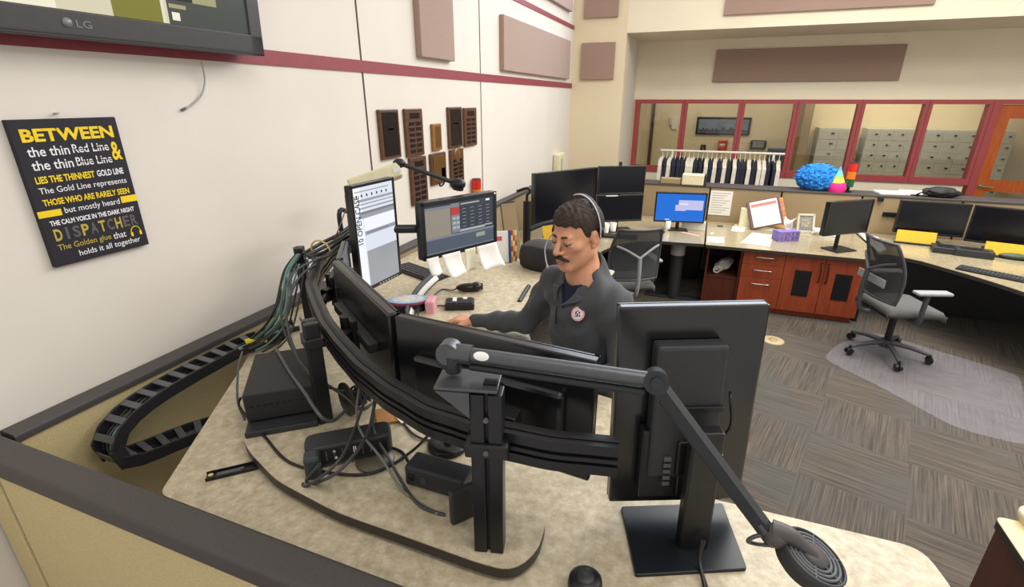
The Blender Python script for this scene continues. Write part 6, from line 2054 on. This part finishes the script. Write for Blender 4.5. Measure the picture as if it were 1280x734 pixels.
he((0, -0.012, 0.036), (0.075, 0.098, 0.082), 0.02)
he((0, 0.028, -0.030), (0.062, 0.064, 0.085), 0.025)
for s in (-1, 1):
    hc((s * 0.050, 0.0, -0.060), (s * 0.016, 0.068, -0.102), 0.020, 0.016, 0.03)
    he((s * 0.043, 0.058, -0.018), (0.022, 0.022, 0.017), 0.02)
he((0, 0.076, -0.102), (0.020, 0.016, 0.016), 0.018)
hc((-0.036, 0.080, 0.020), (0.036, 0.080, 0.020), 0.0105, 0.0105, 0.014)
for s in (-1, 1):
    he((s * 0.031, 0.099, 0.002), (0.0155, 0.014, 0.0105), 0.010, 'cut')
hc((0, 0.088, 0.014), (0, 0.1165, -0.028), 0.0085, 0.0110, 0.008)
he((0, 0.115, -0.032), (0.0115, 0.0095, 0.0090), 0.006)
for s in (-1, 1):
    he((s * 0.0135, 0.100, -0.034), (0.0085, 0.0115, 0.0080), 0.005)
    he((s * 0.007, 0.108, -0.042), (0.0035, 0.005, 0.004), 0.003, 'cut')
he((0, 0.088, -0.058), (0.024, 0.016, 0.014), 0.012)
he((0, 0.0985, -0.0665), (0.021, 0.0085, 0.0055), 0.005)
he((0, 0.0965, -0.0775), (0.019, 0.0085, 0.0062), 0.005)
hc((-0.022, 0.1035, -0.0718), (0.022, 0.1035, -0.0718), 0.0016, 0.0016, 0.003, 'cut')
for s in (-1, 1):
    # upper and lower lids
    he((s * 0.031, 0.0800, 0.0065), (0.0170, 0.0142, 0.0088), 0.004)
    he((s * 0.031, 0.0790, -0.0085), (0.0165, 0.0125, 0.0050), 0.006)
    # ear: shell with a hollow
    B.ell(H(s * 0.078, -0.012, -0.006), (0.0095, 0.0205, 0.033), (HL + HF * (s * 0.35), HF - HL * (s * 0.35) - HU * 0.15, HU + HF * 0.15), 0.006)
    B.ell(H(s * 0.0885, -0.007, -0.002), (0.006, 0.011, 0.018), (HL, HF, HU), 0.005, 'cut')
    B.ell(H(s * 0.076, -0.004, -0.034), (0.007, 0.010, 0.009), HFR, 0.006)
# hands: right one reaching over the keyboard surface, left one over the hidden keyboard
rd = nv(at(560, 399, z=1.135)) - RWR; rd[2] = -0.012
hand(B, RWR, rd, np.cross(ZUP, rd / np.linalg.norm(rd)), ZUP, 0.30)
ld = TF * 0.9 - TL_ * 0.35; ld = ld / np.linalg.norm(ld)
hand(B, LWR, ld, -np.cross(ZUP, ld), ZUP, 0.30)

M_SKIN = mat('warm_skin', '#d69b7a', 0.5, n=(60, 0.05), spec=0.35)
M_SKIN.node_tree.nodes['Principled BSDF'].inputs['Subsurface Weight'].default_value = 0.12
M_SKIN.node_tree.nodes['Principled BSDF'].inputs['Subsurface Radius'].default_value = (0.01, 0.004, 0.002)
man = thing('person', 'man in a charcoal quarter-zip jacket and headset standing at the near station, looking down', 'person', (float(PEL[0]), float(PEL[1]), 0))
mb = MB(); B.mesh(mb); body = mb.build('body', M_SKIN, man)


def sub(name, mb, mt, parent=None):
    return mb.build(name, mt, parent or man)


def inhead(X, Y, Z):
    dx, dy, dz = X - HC[0], Y - HC[1], Z - HC[2]
    return [(dx * f[0] + dy * f[1] + dz * f[2]) / HS for f in (HL, HF, HU)]


# hair: close-cropped sides, thicker wavy top
hx = np.arange(HC[0] - 0.15, HC[0] + 0.15, 0.0032); hy = np.arange(HC[1] - 0.15, HC[1] + 0.15, 0.0032); hz = np.arange(HC[2] - 0.11, HC[2] + 0.16, 0.0032)
Hr = Field(hx, hy, hz)
Hr.ell(H(0, -0.013, 0.040), [q * HS for q in (0.0785, 0.1015, 0.084)], HFR, 0.01)
Hr.ell(H(0, 0.016, 0.072), [q * HS for q in (0.062, 0.072, 0.050)], HFR, 0.02)
Hr.ell(H(0, -0.05, 0.015), [q * HS for q in (0.072, 0.065, 0.075)], HFR, 0.02)


def hairline(X, Y, Z):
    x, y, z = inhead(X, Y, Z)
    ax_ = np.abs(x)
    front = 0.056 + 0.03 * np.clip((ax_ - 0.045) / 0.03, 0, 1) * 0 - z          # forehead line
    # height of the lower hair edge as a function of y
    low = np.where(y > 0.045, 0.061 - 0.25 * np.clip(ax_ - 0.03, 0, 1) + 0.3 * np.clip(0.045 + 0.03 - y, 0, 0.03) * 0, np.where(y > 0.022, 0.061 - (0.045 - y) / 0.023 * 0.072, np.where(y > 0.004, -0.022, np.where(y > -0.032, 0.020, -0.062))))
    wob = 0.0028 * np.sin(x * 190) + 0.002 * np.sin(y * 260 + 1)
    return (low - z + wob) * 0.8


Hr.fn(hairline, HC - 0.2, HC + 0.2, 0.006, 'keep')
X = hx[:, None, None]; Y = hy[None, :, None]; Z = hz[None, None, :]
q = inhead(X, Y, Z)
top = np.clip((q[2] - 0.05) / 0.05, 0, 1)
Hr.D += (0.0035 * np.sin(q[0] * 210 + 3 * np.sin(q[1] * 70)) * np.sin(q[1] * 120 + q[0] * 60 + 1.0) * top + 0.0008 * np.sin(q[1] * 400) * np.sin(q[2] * 380)).astype(np.float32)
mb = MB(); Hr.mesh(mb)
M_HAIR = mat('dark_brown_hair', '#33251d', 0.7, n=(130, 0.55), bump=(220, 0.9))
sub('hair', mb, M_HAIR)
mb = MB()
for s in (-1, 1):
    mb.tube([H(s * 0.002, 0.1045, -0.051), H(s * 0.014, 0.1045, -0.054), H(s * 0.026, 0.097, -0.060), H(s * 0.034, 0.088, -0.067)], lambda u: 0.0088 - 0.0050 * u * u, n=8, sub=4)
sub('moustache', mb, M_HAIR)
mb = MB(); mb.tube([H(-0.021, 0.096, -0.0735), H(-0.009, 0.1045, -0.0725), H(0, 0.1055, -0.073), H(0.009, 0.1045, -0.0725), H(0.021, 0.096, -0.0735)], lambda u: 0.0062 * math.sin(math.pi * (0.1 + 0.8 * u)), n=8, sub=3); sub('lips', mb, mat('lip_skin', '#b5705f', 0.45))
for s in (-1, 1):
    mb = MB(); mb.tube([H(s * 0.013, 0.0935, 0.021), H(s * 0.028, 0.0915, 0.0255), H(s * 0.046, 0.078, 0.021)], lambda u: 0.0045 - 0.002 * u, n=8, sub=4); sub('eyebrow', mb, M_HAIR)
    mb = MB(); mb.ell(H(s * 0.031, 0.0800, -0.0005), [0.0128 * HS] * 3); e_ = sub('eyeball', mb, mat('eye_white', '#a8988c', 0.3))
    mb = MB(); mb.ell(H(s * 0.031 - 0.001, 0.0885, -0.0055), [0.0052 * HS] * 3); mb.build('iris', mat('dark_iris', '#20160f', 0.2), e_)
    mb = MB(); mb.tube([H(s * 0.015, 0.0885, -0.0015), H(s * 0.024, 0.0945, -0.003), H(s * 0.033, 0.0945, -0.0028), H(s * 0.046, 0.0835, -0.001)], 0.0013, n=6, sub=4); sub('eyelashes', mb, M_HAIR)

# jacket
gx = np.arange(-1.02, -0.02, 0.0058); gy = np.arange(1.44, 2.24, 0.0058); gz = np.arange(0.93, 1.60, 0.0058)
J = Field(gx, gy, gz)
J.ell(CHEST + TF * 0.004, (0.182, 0.128, 0.215), TFR, 0.03)
J.ell(BELLY, (0.168, 0.132, 0.24), TFR, 0.06)
J.ell(PEL + ZUP * 0.06, (0.172, 0.132, 0.13), TFR, 0.05)
J.cone(RSH, LSH, 0.068, 0.068, 0.05)
for s, sh in ((-1, RSH), (1, LSH)):
    J.cone(NB - ZUP * 0.015 - TF * 0.01, sh, 0.068, 0.064, 0.05)
J.cone(RSH, REL, 0.068, 0.057, 0.03); J.cone(REL, RWR - (RWR - REL) * 0.02, 0.056, 0.040, 0.02)
J.cone(RWR - (RWR - REL) * 0.14, RWR - (RWR - REL) * 0.02, 0.040, 0.038, 0.008)
J.cone(LSH, LEL, 0.066, 0.056, 0.012); J.cone(LEL, LWR, 0.056, 0.040, 0.012)
# stand-up part round the neck
J.cone(NB - ZUP * 0.035, NB + ZUP * 0.012 - TF * 0.004, 0.080, 0.076, 0.03)
# creases
X = gx[:, None, None]; Y = gy[None, :, None]; Z = gz[None, None, :]
u = X * TL_[0] + Y * TL_[1]; v = X * TF[0] + Y * TF[1]
cre = 2.0 * (0.0035 * np.sin(26 * Z + 9 * u + 3 * np.sin(11 * u + 4 * Z)) + 0.0028 * np.sin(38 * u - 22 * Z + 5 * v + 2 * np.sin(16 * Z)) + 0.0018 * np.sin(70 * v + 30 * Z + 3 * np.sin(22 * u)))
J.D += cre.astype(np.float32)
# hollow for the neck, open zip at the front
NT = NB + ZUP * 0.10 + TF * 0.03
J.cone(NB - ZUP * 0.015 + TF * 0.012, NT, 0.064, 0.082, 0.006, 'cut')
ZV = NB[2] - 0.145


def vcut(X, Y, Z):
    a = (X - NB[0]) * TL_[0] + (Y - NB[1]) * TL_[1] + 0.012
    b = (X - NB[0]) * TF[0] + (Y - NB[1]) * TF[1]
    w = np.where(a > 0, np.clip((Z - ZV) * 0.95, -1, 0.10), np.clip((Z - ZV) * 0.42, -1, 0.07))
    return np.maximum(np.maximum(np.abs(a) - w, 0.03 - b), ZV - Z) + 0 * Z


J.fn(vcut, NB - 0.35, NB + 0.35, 0.006, 'cut')
mb = MB(); J.mesh(mb)
M_JKT = mat('charcoal_jacket_knit', '#46484b', 0.85, n=(220, 0.12), bump=(380, 0.25), sheen=0.1)
jk = sub('jacket', mb, M_JKT)
# navy shirt in the opening
T_ = Field(np.arange(NB[0] - 0.24, NB[0] + 0.24, 0.006), np.arange(NB[1] - 0.24, NB[1] + 0.24, 0.006), np.arange(NB[2] - 0.26, NB[2] + 0.06, 0.006))
T_.ell(CHEST + TF * 0.002, (0.165, 0.112, 0.20), TFR, 0.03)
T_.cone(RSH, LSH, 0.052, 0.052, 0.05)
T_.cone(NB - ZUP * 0.06, NB + TF * 0.012 - ZUP * 0.014, 0.079, 0.070, 0.03)
T_.cone(NB - ZUP * 0.025 + TF * 0.018, NB + ZUP * 0.10 + TF * 0.06, 0.060, 0.078, 0.004, 'cut')
mb = MB(); T_.mesh(mb); sub('undershirt', mb, mat('navy_tshirt', '#161c33', 0.85, n=(120, 0.12)))


# collar flaps folded open along the V
def onchest(a, z):
    """point on the jacket's front at side offset a and height z above the neck base"""
    c = CHEST + TF * 0.004
    zz = (NB[2] + z - c[2]) / 0.215
    rr = max(0.02, 1 - min(zz * zz, 0.98) - (a / 0.19) ** 2)
    b = 0.131 * math.sqrt(rr)
    return c + TL_ * a + TF * b + ZUP * (NB[2] + z - c[2])


for s in (-1, 1):
    mb = MB()

    def flap(u_, v_, s=s):
        # u along the collar from the back of the neck to the V tip, v outwards
        ang = math.pi * (0.0 + 1.0 * min(u_ / 0.62, 1))
        if u_ < 0.62:
            r0 = 0.078 + 0.030 * v_
            ctr = NB + ZUP * (0.018 - 0.035 * v_ - 0.060 * (u_ / 0.62) ** 2)
            th = math.pi - ang * 0.83
            return Vector(ctr + TL_ * (s * r0 * math.sin(th)) * 1.0 + TF * (r0 * math.cos(th) * 1.0 + 0.004))
        t_ = (u_ - 0.62) / 0.38
        th = math.pi - math.pi * 0.83
        r0 = 0.078 + 0.030 * v_
        p0 = NB + ZUP * (0.018 - 0.035 * v_ - 0.060) + TL_ * (s * r0 * math.sin(th)) + TF * (r0 * math.cos(th) + 0.004)
        a_end = s * (0.010 + (0.092 if s > 0 else 0.055) * v_) - 0.012
        z_end = -0.122 + 0.045 * v_
        p1 = nv(onchest(a_end, z_end)) + TF * 0.008
        mid = nv(onchest(s * ((0.075 if s > 0 else 0.05) + 0.05 * v_) - 0.006, -0.066 + 0.02 * v_)) + TF * 0.014
        return Vector((1 - t_) ** 2 * p0 + 2 * t_ * (1 - t_) * mid + t_ * t_ * p1)
    mb.sheet(flap, 22, 6, 0, True, 0.005 * s)
    sub('collar_flap', mb, M_JKT, jk)
mb = MB(); mb.tube([Vector(nv(onchest(-0.012, -0.125)) + TF * 0.010), Vector(nv(onchest(-0.012, -0.16)) + TF * 0.010), Vector(nv(onchest(-0.010, -0.20)) + TF * 0.009)], 0.003); sub('zip', mb, M_BLACK, jk)
# round chest badge
bc = None
best = 9
for aa in np.arange(0.03, 0.13, 0.004):
    for zz in np.arange(-0.20, -0.06, 0.004):
        p = nv(onchest(aa, zz)) + TF * 0.004
        q = Vector(p) - EYE
        t_ = q.dot(FV)
        ex, ey = 640 + F_PX * q.dot(RV) / t_ - 723, 367 - F_PX * q.dot(UV_) / t_ - 393
        if ex * ex + ey * ey < best:
            best, bc, ba, bz = ex * ex + ey * ey, p, aa, zz
if bc is None:
    ba, bz = 0.085, -0.11
    bc = nv(onchest(ba, bz))
p0, p1, p2 = nv(onchest(ba - 0.02, bz)), nv(onchest(ba + 0.02, bz)), nv(onchest(ba, bz + 0.02))
bx_ = Vector(p1 - p0); by_ = Vector(p2 - bc)
FB = frame(Vector(bc), bx_, by_)
FB = FB @ Matrix.Translation((0, 0, 0.008))
mb = MB(FB)
mb.lathe([(0.031, -0.006), (0.031, 0.001), (0, 0.001)], (0, 0, 0), 28, 0)
mb.lathe([(0.028, 0.0012), (0, 0.0014)], (0, 0, 0), 28, 1)
mb.lathe([(0.0205, 0.0018), (0, 0.0019)], (0, 0, 0), 24, 2)
for k in range(14):
    a = 2 * math.pi * k / 14
    mb.box((0.0245 * math.cos(a), 0.0245 * math.sin(a), 0.0016), (0.003, 0.0015, 0.0006), 3)
for x_, y_, w_, h_, m_ in ((-0.008, 0.002, 0.007, 0.012, 3), (0.006, 0.006, 0.006, 0.008, 4), (0.0, -0.005, 0.006, 0.010, 4), (0.009, -0.006, 0.006, 0.008, 3), (-0.006, -0.010, 0.014, 0.003, 4), (-0.003, 0.011, 0.007, 0.004, 4)):
    mb.box((x_, y_, 0.0023), (w_, h_, 0.0006), m_)
sub('chest_badge', mb, [mat('badge_maroon', '#6f2a35', 0.7), mat('badge_pink_white', '#d9b6b8', 0.7), mat('badge_white', '#e6dadb', 0.7), mat('badge_dark_red', '#8f2a38', 0.7), mat('badge_navy', '#33324e', 0.7)], jk)

# trousers and shoes
gx = np.arange(-0.72, -0.08, 0.009); gy = np.arange(1.66, 2.22, 0.009); gz = np.arange(0.04, 1.06, 0.011)
P_ = Field(gx, gy, gz)
P_.ell(PEL, (0.166, 0.122, 0.12), TFR, 0.05)
for s in (-1, 1):
    hip = PEL + TL_ * (s * 0.088) - ZUP * 0.06
    kn = hip + TF * 0.02 - ZUP * 0.42; kn[2] = 0.50
    an = kn - TF * 0.03; an[2] = 0.09
    P_.cone(hip, kn, 0.092, 0.066, 0.04); P_.cone(kn, an, 0.064, 0.055, 0.03)
mb = MB(); P_.mesh(mb); sub('trousers', mb, mat('black_trousers', '#1b1b20', 0.85))
for s in (-1, 1):
    an = PEL + TL_ * (s * 0.088) - TF * 0.01
    S_ = Field(np.arange(an[0] - 0.22, an[0] + 0.2, 0.007), np.arange(an[1] - 0.26, an[1] + 0.18, 0.007), np.arange(-0.005, 0.14, 0.006))
    a0 = nv((an[0], an[1], 0.045))
    S_.cone(a0 - TF * 0.04, a0 + TF * 0.15 - ZUP * 0.008, 0.046, 0.040, 0.02); S_.cone(a0, a0 + ZUP * 0.05, 0.048, 0.046, 0.03)
    S_.fn(lambda X, Y, Z: 0.004 - Z + 0 * X + 0 * Y, an - 2, an + 2, 0.003, 'keep')
    mb = MB(); S_.mesh(mb); sub('shoe', mb, M_BLACK)

# headset resting on his head
t = thing('headset', 'dark headset with a thin silver microphone boom on the head of the man', 'headset', Vector(H(0, -0.02, 0.13)))
arc = []
for k in range(21):
    a = R(-8 + 196 * k / 20)
    arc.append(Vector(H(0.0895 * math.cos(a) * (1 if True else 1), -0.030 - 0.012 * math.sin(a), 0.018 + 0.118 * math.sin(a))))
mb = MB(); mb.tube(arc, 0.0, sub=2, flat=(0.006, 0.020)); mb2 = MB()
mb.v, mb.f, mb.mi, mb.sm = [], [], [], []
wv = Vector(HF)
outer = []
for k, p in enumerate(arc):
    outer.append(p)
vs, fs = [], []
cen = Vector(H(0, -0.03, 0.02))
for p in outer:
    o_ = (p - cen).normalized()
    for a, b in ((-0.011, 0), (0.011, 0), (0.011, 0.004), (-0.011, 0.004)):
        vs.append(p + wv * a + o_ * b)
for j in range(len(outer) - 1):
    for i in range(4):
        fs.append((j * 4 + i, j * 4 + (i + 1) % 4, (j + 1) * 4 + (i + 1) % 4, (j + 1) * 4 + i))
fs += [(3, 2, 1, 0), tuple(len(vs) - 4 + i for i in range(4))]
mb.add(vs, fs, 0, False); mb.build('headband', M_DKGREY, t)
mb = MB(); mb.tube([p + (p - cen).normalized() * 0.005 + wv * 0.008 for p in arc[:13]], 0.0026, n=6, sub=2); mb.build('pale_wire_band', mat('pale_band', '#d5d3d6', 0.4), t)
mb = MB(); q = Vector(H(0.089, -0.030, 0.014)); mb.ell(q, (0.012, 0.012, 0.020)); mb.build('temple_pad', M_BLACK, t)
mb = MB(); q = Vector(H(-0.092, -0.010, -0.004)); mb.cyl(q, q - Vector(HL) * 0.02, 0.028, n=20); mb.build('earpiece', M_BLACK, t)
q = Vector(H(-0.102, -0.01, -0.006))
mb = MB(); bo = [q, Vector(H(-0.104, 0.035, -0.018)), Vector(H(-0.092, 0.078, -0.045)), Vector(H(-0.068, 0.104, -0.075)), Vector(H(-0.048, 0.118, -0.096))]
mb.tube(bo, 0.0032, n=8); mb.build('microphone_boom', mat('silver_boom', '#b9bbbf', 0.35, 0.4), t)
mb = MB(); mb.ell(bo[-1], (0.007, 0.007, 0.007)); mb.build('microphone_tip', mat('silver_boom', '#b9bbbf', 0.35, 0.4), t)
